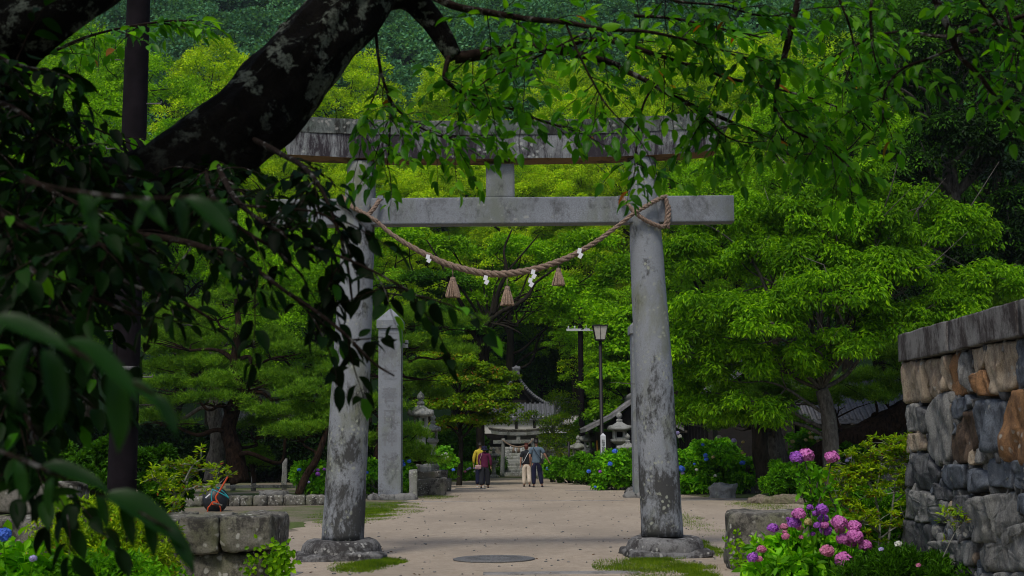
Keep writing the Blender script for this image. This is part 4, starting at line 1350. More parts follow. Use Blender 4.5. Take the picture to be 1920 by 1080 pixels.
def limbs(mb, trunk_pts, trunk_r, targets, rng, r0=.09, n=6, sub=2, wob=.25, start_lo=.35):
    """trunk as a tapered tube, then bent limbs from the trunk to each target"""
    P, ro = smooth_path(trunk_pts, trunk_r, 5)
    mb.tube(P, ro, 12, 0, True, .18)
    A = np.array([tuple(p) for p in P])
    for t in targets:
        d = np.linalg.norm(A - t, axis=1) + (np.abs(A[:, 2] - (t[2] - .35 * abs(t[2] - A[0, 2]))) * .5)
        lo = int(len(A) * start_lo); i = lo + int(np.argmin(d[lo:]))
        a = A[i]; L = np.linalg.norm(t - a)
        m = 5
        pts = [Vector(a)]
        for k in range(1, m + 1):
            f = k / m
            pts.append(Vector(a + (t - a) * f + rng.normal(size=3) * wob * L * .22 * math.sin(f * math.pi) + np.array([0, 0, .12 * L * math.sin(f * math.pi)])))
        rr = min(ro[i] * .55, r0 * (L ** .5) * .55 + .01)
        Q, rq = smooth_path(pts, [rr * (1 - .85 * k / m) for k in range(m + 1)], 3)
        mb.tube(Q, rq, n, 0, True, .2)
        for _ in range(sub):
            k = rng.integers(2, m); b = np.array(pts[k]); e = b + rng.normal(size=3) * L * .22 + (t - a) * .22
            mb.tube([Vector(b), Vector((b + e) / 2 + rng.normal(size=3) * .05 * L), Vector(e)], [rr * .4, rr * .25, rr * .08], 5)

def lobe_clumps(lobes, per, rng, rr=(.8, 1.3), up=.2, full=False):
    """clump centres on the upper shells of lobes [(x,y,z,rx,ry,rz)]"""
    C = []; Rr = []
    tot = sum(l[3] * l[5] for l in lobes)
    for l in lobes:
        n = max(4, int(per * l[3] * l[5] / tot))
        u = sph(n, rng); u[:, 2] = np.where((u[:, 2] < -.5) & (not full), -u[:, 2], u[:, 2])
        s = .72 + .28 * rng.random((n, 1))
        C.append(np.array(l[:3]) + u * s * np.array(l[3:6])); Rr.append(rng.uniform(*rr, n))
    return np.concatenate(C), np.concatenate(Rr)

def make_tree(name, loc, trunk, trunk_r, lobes, nclump, nleaf, leafL, leafW, mat, bark, label, cat='tree', group=None, seed=1, clump_r=(.8, 1.3), flat=.75, nlimb=18, tmpl=T_QUAD, droop=.3, extra=None, rz=0, limb_r=.09, shell=.55, upn=.7):
    rng = rgen(seed)
    t = thing(name, loc, label, cat, group, rz)
    C, Rr = lobe_clumps(lobes, nclump, rng, clump_r)
    mb = MB()
    sel = rng.choice(len(C), min(nlimb, len(C)), replace=False)
    limbs(mb, trunk, trunk_r, C[sel], rng, limb_r)
    mb.build('trunk', M[bark], t)
    mb = MB()
    clump_leaves(mb, C, Rr, nleaf, rng, leafL, leafW, tmpl, flat, droop, shell, 0, upn)
    mats = [M[mat]]
    if extra:
        for (m2, frac) in extra:
            clump_leaves(mb, C[rng.random(len(C)) < .3], Rr * 1.05, int(nleaf * frac), rng, leafL, leafW, tmpl, flat, droop, .9, len(mats), upn); mats.append(M[m2])
    mb.build('crown', mats, t)
    return t

def clone(src, loc, rz, s, label, group=None):
    index_kids()
    c = copy_tree(src); c.location = loc; c.rotation_euler = (0, 0, rz); c.scale = (s, s, s)
    c['label'] = label
    return c

def at(px, Y):
    p = W(px, 850, Y); return (p.x, Y, 0)

# ------------------------------------------------------------------ far forest on the hill: one mass
def forest():
    rng = rgen(11)
    mb = MB()
    Cs = []; Rs = []
    for Yf in np.arange(165, 430, 7.0):
        x0, x1 = W(150, 100, Yf).x, W(1750, 100, Yf).x
        for x in np.arange(x0, x1, 7.0):
            xx = x + rng.uniform(-3.5, 3.5); yy = Yf + rng.uniform(-4, 4); h = height(xx, yy)
            pz = h + 8
            # keep those that stand in the open band above the near trees
            e = (pz - HCAM) / yy
            if e < .17 or e > .385: continue
            Cs.append((xx, yy, pz)); Rs.append(rng.uniform(4.0, 7.2))
    Cs = np.array(Cs); Rs = np.array(Rs)
    # sub-clumps so each crown billows
    C2 = []; R2 = []
    for c, r in zip(Cs, Rs):
        k = 12
        u = sph(k, rng); u[:, 2] = np.abs(u[:, 2]) * 1.1 - .15
        u[:, 1] = -np.abs(u[:, 1]) * .9
        C2.append(c + u * r * .75); R2.append(np.full(k, r * .42) * rng.uniform(.7, 1.3, k))
    C2 = np.concatenate(C2); R2 = np.concatenate(R2)
    clump_leaves(mb, C2, R2, int(len(C2) * 95), rng, .62, .5, T_QUAD, .8, .1, .75, 0, .8)
    mb.build('trunks_hidden', M['bark_dark']) if False else None
    o = mb.build('forest', M['lf_hill']); tag(o, 'dark green forest covering the hill behind, tinted bluish for haze', 'forest', None, 'stuff')
    print('forest crowns', len(Cs))
forest()

# ------------------------------------------------------------------ tall background trees
def camphor(seed, mat, label, loc, H=18, R_=7.5, bark='bark_dark', leafn=75000, extra=None, lf=.17):
    rng = rgen(seed)
    lobes = []
    nl = 15
    for k in range(nl):
        a = rng.uniform(0, math.tau); f = rng.random() ** .6
        z = H * (.30 + .58 * rng.random()); q = R_ * f * (1.0 - .55 * max(0, (z / H - .55)) / .45)
        r = R_ * rng.uniform(.22, .40)
        lobes.append((q * math.cos(a), q * math.sin(a), z, r, r, r * .7))
    lobes.append((0, 0, H * .85, R_ * .4, R_ * .4, H * .12))
    lobes.append((0, 0, H * .55, R_ * .6, R_ * .6, H * .2))
    return make_tree('camphor_tree', loc, [(0, 0, -.2), (.2, 0, H * .2), (-.2, .2, H * .45), (.1, 0, H * .8)], [.5, .42, .3, .08], lobes, 380, leafn, lf, lf * .66, mat, bark, label, 'tree', 'tall trees filling the background', seed, (.55, 1.25), .62, 46, T_QUAD, .25, extra, 0, .10)
gA = camphor(21, 'lf_yel', 'bright yellow green rounded tree between the pole and the dark slanting limb', at(390, 92), 30.5, 6.6, leafn=90000)
gB = camphor(22, 'lf_mid', 'fresh green tall tree behind the dark pole at left', at(160, 78), 27, 8.5, leafn=85000)
gC = camphor(23, 'lf_yel', 'yellow green tree rising just above the left half of the gate beam', at(655, 98), 31.5, 8.6, leafn=90000)
gD = camphor(24, 'lf_mid', 'mid green tree filling the gate opening above the hanging rope', at(1010, 99), 19.5, 9.5, leafn=90000)
gE = camphor(25, 'lf_deep', 'deep green tall tree behind the right end of the beam', at(1650, 76), 28, 9, leafn=80000)
clone(gA, at(860, 104), 2.0, 1.08, 'yellow green tree showing above the middle of the gate beam')
clone(gC, at(1080, 110), 1.1, 1.08, 'yellow green tree lowest in line above the beam, right of its middle')
clone(gA, at(1460, 92), 4.0, 1.0, 'tall yellow green tree standing above the right end of the beam')
clone(gC, at(1270, 96), 3.1, 1.0, 'yellow green tree just right of the right gate pillar top')
clone(gC, at(520, 84), 5.1, .74, 'yellow green lower tree showing below the slanting limb')
clone(gA, at(800, 93), 5.6, .72, 'yellow green tree seen between rope and beam left of the strut')
clone(gD, at(1250, 77), 2.2, .64, 'mid green tree behind the street lamp and the far pole')
clone(gA, at(1080, 90), .6, .70, 'yellow green tree between the centre strut and the right pillar')
clone(gB, at(1340, 68), 3.3, .62, 'fresh green tree right of the right pillar under the tie beam end')
clone(gB, at(1560, 64), 1.3, .74, 'fresh green tree behind the large garden cherry')
clone(gD, at(330, 66), 4.4, .74, 'mid green tree right beside the dark pole lower half')
clone(gB, at(60, 60), 2.5, .72, 'fresh green tree at the far left edge behind the leaves')
clone(gB, at(1120, 86), 2.9, .46, 'fresh green tree glimpsed left of the street lamp head')
clone(gB, at(880, 95), 1.9, .52, 'fresh green tree glimpsed behind the tassels')
clone(gA, at(1600, 90), 2.6, .98, 'tall yellow green tree rising over the garden cherry')
clone(gC, at(1330, 104), 4.6, 1.08, 'yellow green tall tree between the pillar top and the hill')
clone(gC, at(960, 92), 2.2, .72, 'yellow green tree right behind the centre strut')
clone(gA, at(1400, 74), 1.0, .66, 'yellow green tree behind the upper left of the garden cherry')
clone(gC, at(690, 80), 1.9, .62, 'yellow green tree behind the left pillar and the dark hanging leaves')
clone(gE, at(1900, 66), 1.7, 1.05, 'deep green tree rising over the stone wall at far right')
clone(gE, at(-60, 90), .7, .98, 'deep green tree beyond the left edge behind the limb')
clone(gD, at(600, 68), .4, .68, 'mid green tree behind the left gate pillar')
# dark cedars behind the shrine
gF = camphor(26, 'lf_deep', 'blackish evergreen just right of the shrine roof', at(1030, 99), 11.5, 4.5, leafn=50000)
clone(gF, at(1075, 99), 2.0, .9, 'blackish evergreen behind the far utility pole')
clone(gF, at(930, 101), 4.0, .9, 'blackish evergreen behind the left of the shrine roof')

# dark evergreen mass with hanging shoots at the upper right
dk = make_tree('evergreen_tree', at(1800, 49), [(0, 0, -.2), (.2, .1, 5), (0, .2, 13)], [.4, .32, .1],
               [(x, y, z, 1.9, 1.5, 1.4) for x, y, z in ((-2.6, -.8, 5.2), (-.8, -.8, 6.6), (1.2, -1, 5.6), (2.8, -.6, 7.2), (-2.4, -.5, 8.2), (.2, -.9, 9.2), (2.2, -.6, 10.2), (-1.4, -.4, 11.0), (3.6, -.4, 12.4), (.6, 0, 12.6), (3.6, 0, 4.6), (-3.2, -.4, 6.8))],
               330, 70000, .15, .06, 'lf_black', 'bark_grey', 'very dark tall evergreen with bare grey twigs at upper right', seed=31, clump_r=(.4, .8), nlimb=60, droop=.9, extra=[('lf_deep', .6)])
dk.scale = (1.24, 1.24, 1.24)

# garden cherry on the right (trunk forks low)
Yg = 38.0
b0 = W(1562, 905, Yg); cx0 = b0.x
def lt(px, py, dy=0):
    p = W(px, py, Yg + dy); return (p.x - cx0, dy, p.z)
lob = [(*lt(x, y, dy * 1.4), rx * 1.4, ry * 1.4, rz_ * 1.4) for x, y, dy, rx, ry, rz_ in (
    (1340, 600, -.4, .85, .8, .5), (1330, 720, .3, .7, .6, .45), (1430, 500, .6, .9, .9, .55), (1420, 610, -1.0, .9, .9, .45), (1500, 420, .2, .9, .8, .5), (1560, 560, -1.3, 1.1, .9, .5),
    (1620, 440, -.4, .95, .9, .5), (1700, 520, .2, .9, .9, .5), (1780, 440, .6, .9, .8, .5), (1840, 540, .3, .9, .8, .45), (1690, 620, -.6, .8, .8, .45), (1470, 690, -.3, .8, .8, .35),
    (1600, 350, .4, .9, .8, .45), (1560, 660, -1.2, .8, .8, .35), (1770, 590, -.3, .8, .8, .4), (1380, 420, 1.0, .9, .8, .5), (1830, 640, .6, .6, .6, .3), (1700, 400, .8, .9, .8, .5), (1300, 500, .6, .7, .7, .5), (1310, 780, .4, .6, .6, .35), (1400, 780, -.5, .7, .6, .35), (1640, 520, -.9, .8, .7, .5), (1520, 500, -.6, .8, .7, .5), (1290, 660, .0, .6, .6, .45), (1380, 690, -.6, .7, .6, .4))]
make_tree('cherry_tree', (cx0, Yg, 0), [(0, 0, -.1), lt(1558, 840), lt(1552, 770), lt(1540, 730)], [.31, .235, .21, .17], lob, 820, 95000, .14, .056, 'lf_garden', 'bark_grey',
          'broad fresh green cherry tree with forked grey trunk right of the gate', seed=33, clump_r=(.22, .5), flat=.8, nlimb=44, tmpl=T_LEAF, droop=.8, extra=[('lf_mid', .22)], limb_r=.05, shell=.3, upn=.5)

# pines -----------------------------------------------------------
def pine(name, loc, trunk, trunk_r, pads, label, seed, ntuft=2600, nl=.17, mat='lf_pine', group='garden pines', bark='bark_pine', wood_extra=None, pad_branch=True, blades=9):
    """pads: (x,y,z,rx,ry,rz) flat needle clouds"""
    rng = rgen(seed)
    t = thing(name, loc, label, 'pine tree', group)
    mb = MB()
    P, ro = smooth_path(trunk, trunk_r, 5)
    mb.tube(P, ro, 14, 0, True, .35)
    A = np.array([tuple(p) for p in P])
    tot = sum(p[3] * p[4] for p in pads)
    lv = MB()
    for p in pads:
        c = np.array(p[:3])
        i = int(np.argmin(np.linalg.norm(A - (c - np.array([0, 0, .5])), axis=1)))
        a = A[i]; L = np.linalg.norm(c - a)
        if pad_branch and L > .2:
            pts = [Vector(a + (c - a) * f + rng.normal(size=3) * .10 * L * math.sin(f * math.pi) - np.array([0, 0, p[5] * .4 * f])) for f in (0, .25, .5, .75, 1)]
            r1 = min(ro[i] * .6, .05 + .02 * L)
            Q, rq = smooth_path(pts, [r1, r1 * .8, r1 * .6, r1 * .45, r1 * .25], 4); mb.tube(Q, rq, 7, 0, True, .3)
            for _ in range(7):
                e = c + rng.normal(size=3) * np.array([p[3], p[4], p[5] * .4]) * .55 - np.array([0, 0, p[5] * .2]); s_ = np.array(pts[3])
                mb.tube([Vector(s_), Vector((s_ + e) / 2 + rng.normal(size=3) * .06), Vector(e)], [r1 * .35, r1 * .22, r1 * .1], 5)
        n = int(ntuft * p[3] * p[4] / tot)
        # tufts clustered in small cushions over the pad
        k = max(5, int(p[3] * p[4] * 9))
        a_ = rng.uniform(0, math.tau, k); q = np.sqrt(rng.random(k))
        CC = c + np.stack([q * np.cos(a_) * p[3], q * np.sin(a_) * p[4], (1 - q ** 2) * p[5] * .6 + rng.normal(size=k) * p[5] * .18], 1)
        idx = rng.integers(0, k, n)
        T0 = CC[idx] + rng.normal(size=(n, 3)) * np.array([.18, .18, .07])
        ax = unit(rng.normal(size=(n, 3)) * .55 + (T0 - c) / max(p[3], p[4]) * .5 + np.array([0, 0, 1.0]))
        T0r = np.repeat(T0, blades, 0); axr = np.repeat(ax, blades, 0)
        D = unit(axr + rng.normal(size=T0r.shape) * .62)
        leaves(lv, T0r, D, rng.normal(size=T0r.shape), nl * rng.uniform(.7, 1.15, len(T0r)), .016, T_TRI)
    mb.build('trunk', M[bark], t); lv.build('crown', M[mat], t)
    return t
def padset(Y, lst, cx):
    return [(W(x, y, Y + dy).x - cx, dy, W(x, y, Y + dy).z, wx / PXM(Y) / 2, max(.6, wx / PXM(Y) / 2 * .8), hz / PXM(Y)) for x, y, dy, wx, hz in lst]
def tr(Y, lst, cx): return [(W(x, y, Y).x - cx, dy, max(-.1, W(x, y, Y).z)) for x, y, dy in lst]

Yp = 44; cx = W(435, 890, Yp).x
pine('pine_tree', (cx, Yp, 0), tr(Yp, [(452, 905, 0), (440, 850, 0), (428, 800, .1), (445, 740, 0), (438, 690, .1), (447, 620, 0), (440, 560, .2)], cx), [.32, .27, .23, .21, .17, .12, .06],
     padset(Yp, [(350, 725, -.4, 190, 24), (470, 712, -.3, 170, 24), (400, 752, -1, 130, 18), (560, 722, .2, 120, 22), (330, 640, .3, 150, 26), (480, 640, .4, 160, 26), (400, 590, .2, 130, 26), (540, 660, .4, 110, 22), (300, 790, .2, 110, 20), (520, 770, -.2, 120, 22), (570, 800, .4, 110, 22), (450, 560, .5, 120, 24), (420, 690, 1, 200, 22), (590, 770, -.6, 90, 20), (610, 700, .6, 120, 26), (350, 690, 1.2, 150, 24), (500, 800, 1.2, 140, 24)], cx),
     'old garden pine with dark furrowed trunk and flat needle pads behind the cart', 41, 15000)
cx = W(405, 890, 47).x
pine('pine_tree', (cx, 47, 0), tr(47, [(398, 905, 0), (410, 830, 0), (402, 770, 0), (412, 720, 0), (395, 660, 0)], cx), [.34, .28, .24, .18, .08],
     padset(47, [(350, 660, 0, 150, 26), (300, 700, -.4, 120, 24), (420, 640, .5, 160, 26), (330, 600, .5, 120, 24), (290, 610, .8, 130, 26), (280, 760, .6, 110, 20)], cx), 'second pine with grey lichened trunk just left of the dark one', 42, 6000, bark='bark_grey')
# low round pine pad on its own small trunk
cx = W(472, 890, 46).x
pine('pine_tree', (cx, 46, 0), tr(46, [(480, 905, 0), (474, 880, 0), (470, 856, 0)], cx), [.10, .08, .06], padset(46, [(475, 862, 0, 72, 22), (462, 868, .4, 56, 16)], cx), 'small clipped pine with a round dark needle cushion over stone posts', 43, 1700, mat='lf_pine')
# leaning young pine by the left pillar
cx = W(563, 925, 41).x
pine('pine_tree', (cx, 41, 0), tr(41, [(560, 928, 0), (576, 890, 0), (594, 860, 0), (605, 830, 0), (612, 800, .2)], cx), [.12, .11, .10, .08, .05],
     padset(41, [(560, 812, .2, 130, 20), (620, 790, .4, 110, 24), (540, 775, .8, 130, 24), (590, 740, 1.0, 130, 26), (650, 760, .8, 110, 26)], cx), 'slim leaning pine rising diagonally beside the left gate pillar', 44, 6000)
# pine behind the carved pillar, low sweeping pads round the lantern
cx = W(722, 930, 44.5).x
pine('pine_tree', (cx, 44.5, 0), tr(44.5, [(706, 935, 0), (712, 880, 0), (716, 820, 0), (722, 760, .2), (735, 700, .3), (745, 640, .3)], cx), [.26, .24, .2, .16, .12, .06],
     padset(44.5, [(755, 812, -.6, 90, 18), (770, 850, -.9, 80, 18), (800, 862, -.8, 60, 10), (700, 760, .4, 120, 26), (770, 740, 3.2, 130, 26), (700, 690, .4, 130, 26), (800, 700, 3.2, 130, 26), (760, 650, .8, 140, 26), (830, 660, 1.4, 120, 24), (690, 630, .8, 120, 24), (760, 600, 1.0, 130, 26), (850, 610, 1.6, 110, 22), (700, 830, .3, 110, 22), (690, 870, .5, 90, 22)], cx),
     'dark pine behind the carved pillar with boughs reaching across the lantern', 45, 12000)
# two pine trunks on the right garden
cx = W(1455, 890, 42.5).x
pine('pine_tree', (cx, 42.5, 0), tr(42.5, [(1468, 880, 0), (1452, 820, 0), (1442, 770, 0), (1430, 720, 0)], cx), [.31, .25, .21, .12],
     padset(42.5, [(1390, 790, -.6, 120, 22), (1450, 790, -.8, 110, 22), (1330, 780, .4, 110, 24), (1400, 740, .2, 150, 26), (1500, 750, .2, 140, 26), (1480, 720, .6, 130, 22)], cx), 'pine with pale scaly trunk leaning left in the right garden', 46, 8000, bark='bark_grey')
cx = W(1425, 890, 41).x
pine('pine_tree', (cx, 41, 0), tr(41, [(1440, 910, 0), (1426, 850, 0), (1424, 800, 0), (1428, 750, 0)], cx), [.27, .24, .22, .12],
     padset(41, [(1420, 760, .2, 110, 22), (1370, 760, .4, 100, 22)], cx), 'darker mossy trunk standing just left of the pale pine', 47, 1800, bark='bark_dark')
# great leaning pine running behind the wall
cx = W(1560, 890, 42).x
pine('pine_tree', (cx, 42, 0), tr(42, [(1500, 890, 0), (1560, 850, 0), (1630, 815, .1), (1700, 775, .2), (1790, 720, .4), (1900, 640, .5)], cx), [.54, .49, .45, .41, .35, .2],
     padset(42, [(1660, 745, .2, 110, 26), (1620, 720, .6, 120, 26), (1720, 700, .3, 130, 28), (1560, 745, 1.0, 110, 24), (1680, 670, .6, 150, 28), (1830, 640, .6, 170, 28), (1790, 580, .8, 170, 28), (1880, 560, .8, 160, 28), (1900, 640, 1.0, 160, 28)], cx), 'thick reddish pine trunk leaning steeply right towards the stone wall', 48, 11000, nl=.20)

# maples left of the approach
def maple(px, Y, lst, label, seed, mat='lf_maple', trunk=None, n=30000, tr_r=(.12, .10, .07, .04), rng_r=(.3, .6), L=.11, W_=.09, bark='bark_dark', limb=24, extra=None, cat='tree', name='maple_tree', droop=.5):
    cx = W(px, 890, Y).x
    lob = [(W(x, y, Y + dy).x - cx, dy, W(x, y, Y + dy).z, wx / PXM(Y) / 2, wx / PXM(Y) / 2, hz / PXM(Y)) for x, y, dy, wx, hz in lst]
    T = trunk or [(0, 0, -.1), (.1, 0, 1.6), (.0, .1, 3.0), (.1, 0, 4.6)]
    return make_tree(name, (cx, Y, 0), T, list(tr_r), lob, 150, n, L, W_, mat, bark, label, cat, None, seed, rng_r, .42, limb, T_QUAD, droop, extra, 0, .08, .3, 1.1)
maple(860, 56, [(880, 760, -.5, 110, 16), (850, 720, 0, 120, 18), (920, 740, .4, 90, 14), (860, 800, -.4, 100, 16), (910, 790, .3, 80, 12), (840, 680, .6, 120, 18), (900, 700, .8, 90, 14), (930, 770, .2, 70, 12), (942, 735, .2, 50, 12), (935, 712, .4, 60, 14), (820, 760, .5, 90, 16), (800, 650, 1, 120, 20)], 'light green layered maple whose leaves hang over the far path at left', 51, extra=[('lf_red', .03)])
maple(740, 60, [(700, 700, 0, 150, 30), (760, 640, .4, 160, 30), (700, 600, .8, 160, 30), (820, 600, .6, 160, 30), (660, 760, 0, 120, 26), (780, 700, .4, 150, 28), (880, 640, 1, 150, 30), (820, 540, 1.4, 180, 34)], 'deep green layered tree behind the carved pillar', 52, 'lf_deep', n=42000)
# big dark-limbed tree in the opening under the rope
Yb = 62; cx = W(905, 880, Yb).x
bl = [(W(x, y, Yb + dy).x - cx, dy, W(x, y, Yb + dy).z, wx / PXM(Yb) / 2, wx / PXM(Yb) / 2, hz / PXM(Yb)) for x, y, dy, wx, hz in
      ((740, 460, 1, 150, 34), (830, 480, 1.5, 130, 30), (900, 560, 1.6, 130, 26), (980, 480, 1.4, 130, 32), (1060, 560, .8, 130, 34), (1130, 600, .4, 120, 36), (1100, 480, 1.2, 130, 32), (1160, 520, .6, 100, 34), (1150, 680, .2, 90, 32), (860, 600, 1.8, 120, 24), (1030, 600, 1.6, 100, 24))]
t = make_tree('broadleaf_tree', (cx, Yb, 0), [(0, 0, -.2), (-.1, 0, 2.4), (.1, 0, 5.0), (.3, 0, 6.8)], [.20, .19, .17, .13], bl, 170, 38000, .16, .10, 'lf_mid', 'bark_dark', 'spreading tree with crooked black limbs seen through the gate under the rope', seed=53, clump_r=(.4, .8), nlimb=12, limb_r=.11, droop=.3)
mb = MB()
def limbpx(pts, r0, r1, n=8):
    P = [Vector((W(x, y, Yb + dy).x - cx, dy, W(x, y, Yb + dy).z)) for x, y, dy in pts]
    Q, rq = smooth_path(P, [r0 + (r1 - r0) * i / (len(P) - 1) for i in range(len(P))], 6); mb.tube(Q, rq, n, 0, True, .4)
limbpx([(905, 700, 0), (900, 650, -.4), (880, 618, -.6), (840, 616, -.7), (790, 612, -.8), (740, 625, -.8)], .17, .06)
limbpx([(900, 650, -.4), (915, 605, -.6), (940, 585, -.8), (985, 560, -1.0), (1005, 530, -1.0), (1040, 505, -1)], .16, .04)
limbpx([(915, 605, -.6), (950, 612, -.9), (978, 626, -1.0)], .06, .03)
limbpx([(925, 590, -.7), (935, 545, -.8), (950, 510, -.8), (945, 470, -.6), (960, 430, -.6)], .12, .03)
limbpx([(950, 510, -.8), (985, 470, -.9), (1010, 440, -.9)], .06, .02)
limbpx([(905, 640, -.3), (860, 560, -.5), (830, 500, -.6), (800, 450, -.6)], .11, .03)
limbpx([(840, 616, -.7), (800, 575, -.9), (760, 555, -.9), (700, 548, -.9)], .06, .03)
mb.build('limb', M['bark_dark'], t)
# weeping greyish tree right of the shrine
Yw = 66; cx = W(1035, 880, Yw).x
wt2 = make_tree('weeping_tree', (cx, Yw, 0), [(-.6, 0, -.1), (-.3, 0, 1.2), (.1, 0, 2.4), (.2, 0, 3.6)], [.16, .12, .09, .04],
    [(W(x, y, Yw).x - cx, dy, W(x, y, Yw).z, wx / PXM(Yw) / 2, wx / PXM(Yw) / 2, hz / PXM(Yw)) for x, y, dy, wx, hz in ((1052, 752, .3, 60, 14), (1045, 800, -.4, 64, 22), (1000, 790, -.5, 50, 14), (1062, 820, -.2, 40, 24), (1030, 835, -.3, 60, 18), (1060, 860, -.6, 50, 14), (1064, 775, .6, 36, 18))],
    90, 7000, .11, .05, 'lf_maple', 'bark_pale', 'wispy pale twigged weeping tree right of the shrine', seed=54, clump_r=(.3, .55), nlimb=60, limb_r=.05, droop=1.0)
# tree filling right of lamp, near the right pillar
maple(1180, 59, [(1150, 720, 0, 90, 34), (1180, 680, .3, 90, 36), (1160, 640, .5, 90, 36), (1190, 610, .6, 90, 34), (1150, 780, -.2, 70, 20), (1200, 730, .4, 80, 30)], 'bright green tree close behind the street lamp head', 55, 'lf_mid', n=26000, L=.17, W_=.11, rng_r=(.35, .7))

# ------------------------------------------------------------------ shrubs
def shrub(name, loc, lobes, n, L, W_, mat, label, cat='shrub', group=None, seed=1, nclump=60, cr=(.12, .25), tmpl=T_LEAF, flat=.8, stems=14, bark='bark_grey', droop=.1, shell=.6, extra=None, stem_r=.012, upn=.7, fill=False):
    rng = rgen(seed)
    t = thing(name, loc, label, cat, group)
    C, Rr = lobe_clumps(lobes, nclump, rng, cr, full=True)
    C[:, 2] = np.maximum(C[:, 2], Rr * .55)
    mb = MB()
    for i in rng.choice(len(C), min(stems, len(C)), replace=False):
        c = C[i]; b = np.array([c[0] * .25, c[1] * .25, 0]) + rng.normal(size=3) * .04 * np.array([1, 1, 0])
        m = (b + c) / 2 + rng.normal(size=3) * .12 * np.linalg.norm(c - b) * np.array([1, 1, .5])
        Q, rq = smooth_path([Vector(b), Vector(m), Vector(c)], [stem_r * 1.6, stem_r, stem_r * .4], 4); mb.tube(Q, rq, 6, 0, True, .2)
        for _ in range(3):
            j = rng.integers(0, len(C)); d = C[j] - c; L2 = np.linalg.norm(d)
            if L2 < .9: mb.tube([Vector(m), Vector((m + C[j]) / 2 + rng.normal(size=3) * .04), Vector(C[j])], [stem_r * .8, stem_r * .6, stem_r * .3], 5)
    mb.build('stems', M[bark], t)
    mb = MB(); clump_leaves(mb, C, Rr, n, rng, L, W_, tmpl, flat, droop, shell, 0, upn)
    mats = [M[mat]]
    if extra:
        for m2, fr in extra: clump_leaves(mb, C, Rr * 1.03, int(n * fr), rng, L, W_, tmpl, flat, droop, .9, len(mats), upn); mats.append(M[m2])
    mb.build('crown', mats, t)
    return t, C, Rr
def pxl(Y, lst, cx): return [(W(x, y, Y + dy).x - cx, dy, W(x, y, Y + dy).z, wx / PXM(Y) / 2, wy / PXM(Y) / 2, hz / PXM(Y)) for x, y, dy, wx, wy, hz in lst]

# hedges right of the approach and around
def hedge(px0, px1, Y, ytop, label, seed, n=16000, depth=1.2, mat='lf_hedge', L=.10, W_=.05, bumps=True, cat='hedge', name='clipped_hedge', group=None, cr=(.10, .2), tmpl=T_QUAD):
    a = W(px0, 870, Y).x; b = W(px1, 870, Y).x; top = W((px0 + px1) / 2, ytop, Y).z; cx = (a + b) / 2
    wd = b - a; k = max(2, int(wd / 1.0)) if bumps else 2
    lobes = []
    for i in range(k):
        f = (i + .5) / k
        lobes.append((a - cx + wd * f, (random.random() - .5) * .3, top * .48, wd / k * .72, depth / 2, top * .52 * (.88 + .2 * random.random())))
    return shrub(name, (cx, Y, 0), lobes, n, L, W_, mat, label, cat, group, seed, int(60 * wd), cr, tmpl, .9, 12, 'bark_dark', shell=.5)
hedge(1035, 1110, 58, 855, 'rounded bright green hedge right of the walkers', 61, 14000)
hedge(1072, 1130, 56, 851, 'clipped green hedge at the foot of the far dark pole', 62, 12000)
hedge(1155, 1200, 50, 842, 'upright clipped hedge against the right gate pillar', 63, 13000, 1.4)
# low shrubs and dark hedges filling the shade
hedge(60, 210, 27, 838, 'broad dark clipped hedge at far left behind the blocks', 64, 30000, 1.6, 'lf_deep')
hedge(178, 235, 25.5, 806, 'rounded upright clipped shrub left of the dark pole', 65, 16000, 1.2, 'lf_deep', name='clipped_shrub', cat='shrub')
hedge(250, 330, 24.5, 832, 'dark green clipped shrub right behind the dark pole', 66, 26000, 1.5, 'lf_deep', name='clipped_shrub', cat='shrub')
hedge(120, 200, 22, 890, 'low clipped mound below the far left hedge', 67, 12000, 1.2, 'lf_deep', name='clipped_shrub', cat='shrub')
hedge(1440, 1525, 37.5, 868, 'dark rounded clipped shrub right of the squared stone', 68, 22000, 1.6, 'lf_hedge', name='clipped_shrub', cat='shrub')
hedge(1570, 1640, 39.5, 850, 'small dark shrub at the cherry trunk\'s right side', 69, 9000, 1.0, 'lf_deep', name='clipped_shrub', cat='shrub')
hedge(860, 905, 69, 862, 'small rounded yellow green shrub left of the yellow shirt', 70, 7000, 1.0, 'lf_hyd', name='clipped_shrub', cat='shrub')
hedge(905, 945, 74, 855, 'dark shrub behind the little lantern', 71, 5000, 1.0, 'lf_deep', name='clipped_shrub', cat='shrub')
# hedges added along both garden backs, leaves dark to stand in for shade
hedge(-100, 330, 64, 800, 'long hedge darkened for shade at the back of the left garden', 72, 50000, 2.5, 'lf_black', L=.2, W_=.12, cr=(.2, .4))
hedge(330, 700, 64, 800, 'long hedge darkened for shade behind the pine garden posts', 73, 50000, 2.5, 'lf_black', L=.2, W_=.12, cr=(.2, .4))
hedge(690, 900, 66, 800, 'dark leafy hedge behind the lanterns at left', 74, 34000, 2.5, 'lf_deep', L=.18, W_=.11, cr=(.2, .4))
hedge(1080, 1300, 75, 780, 'dark leafy hedge behind the small pavilion', 75, 34000, 2.5, 'lf_deep', L=.2, W_=.12, cr=(.2, .4))

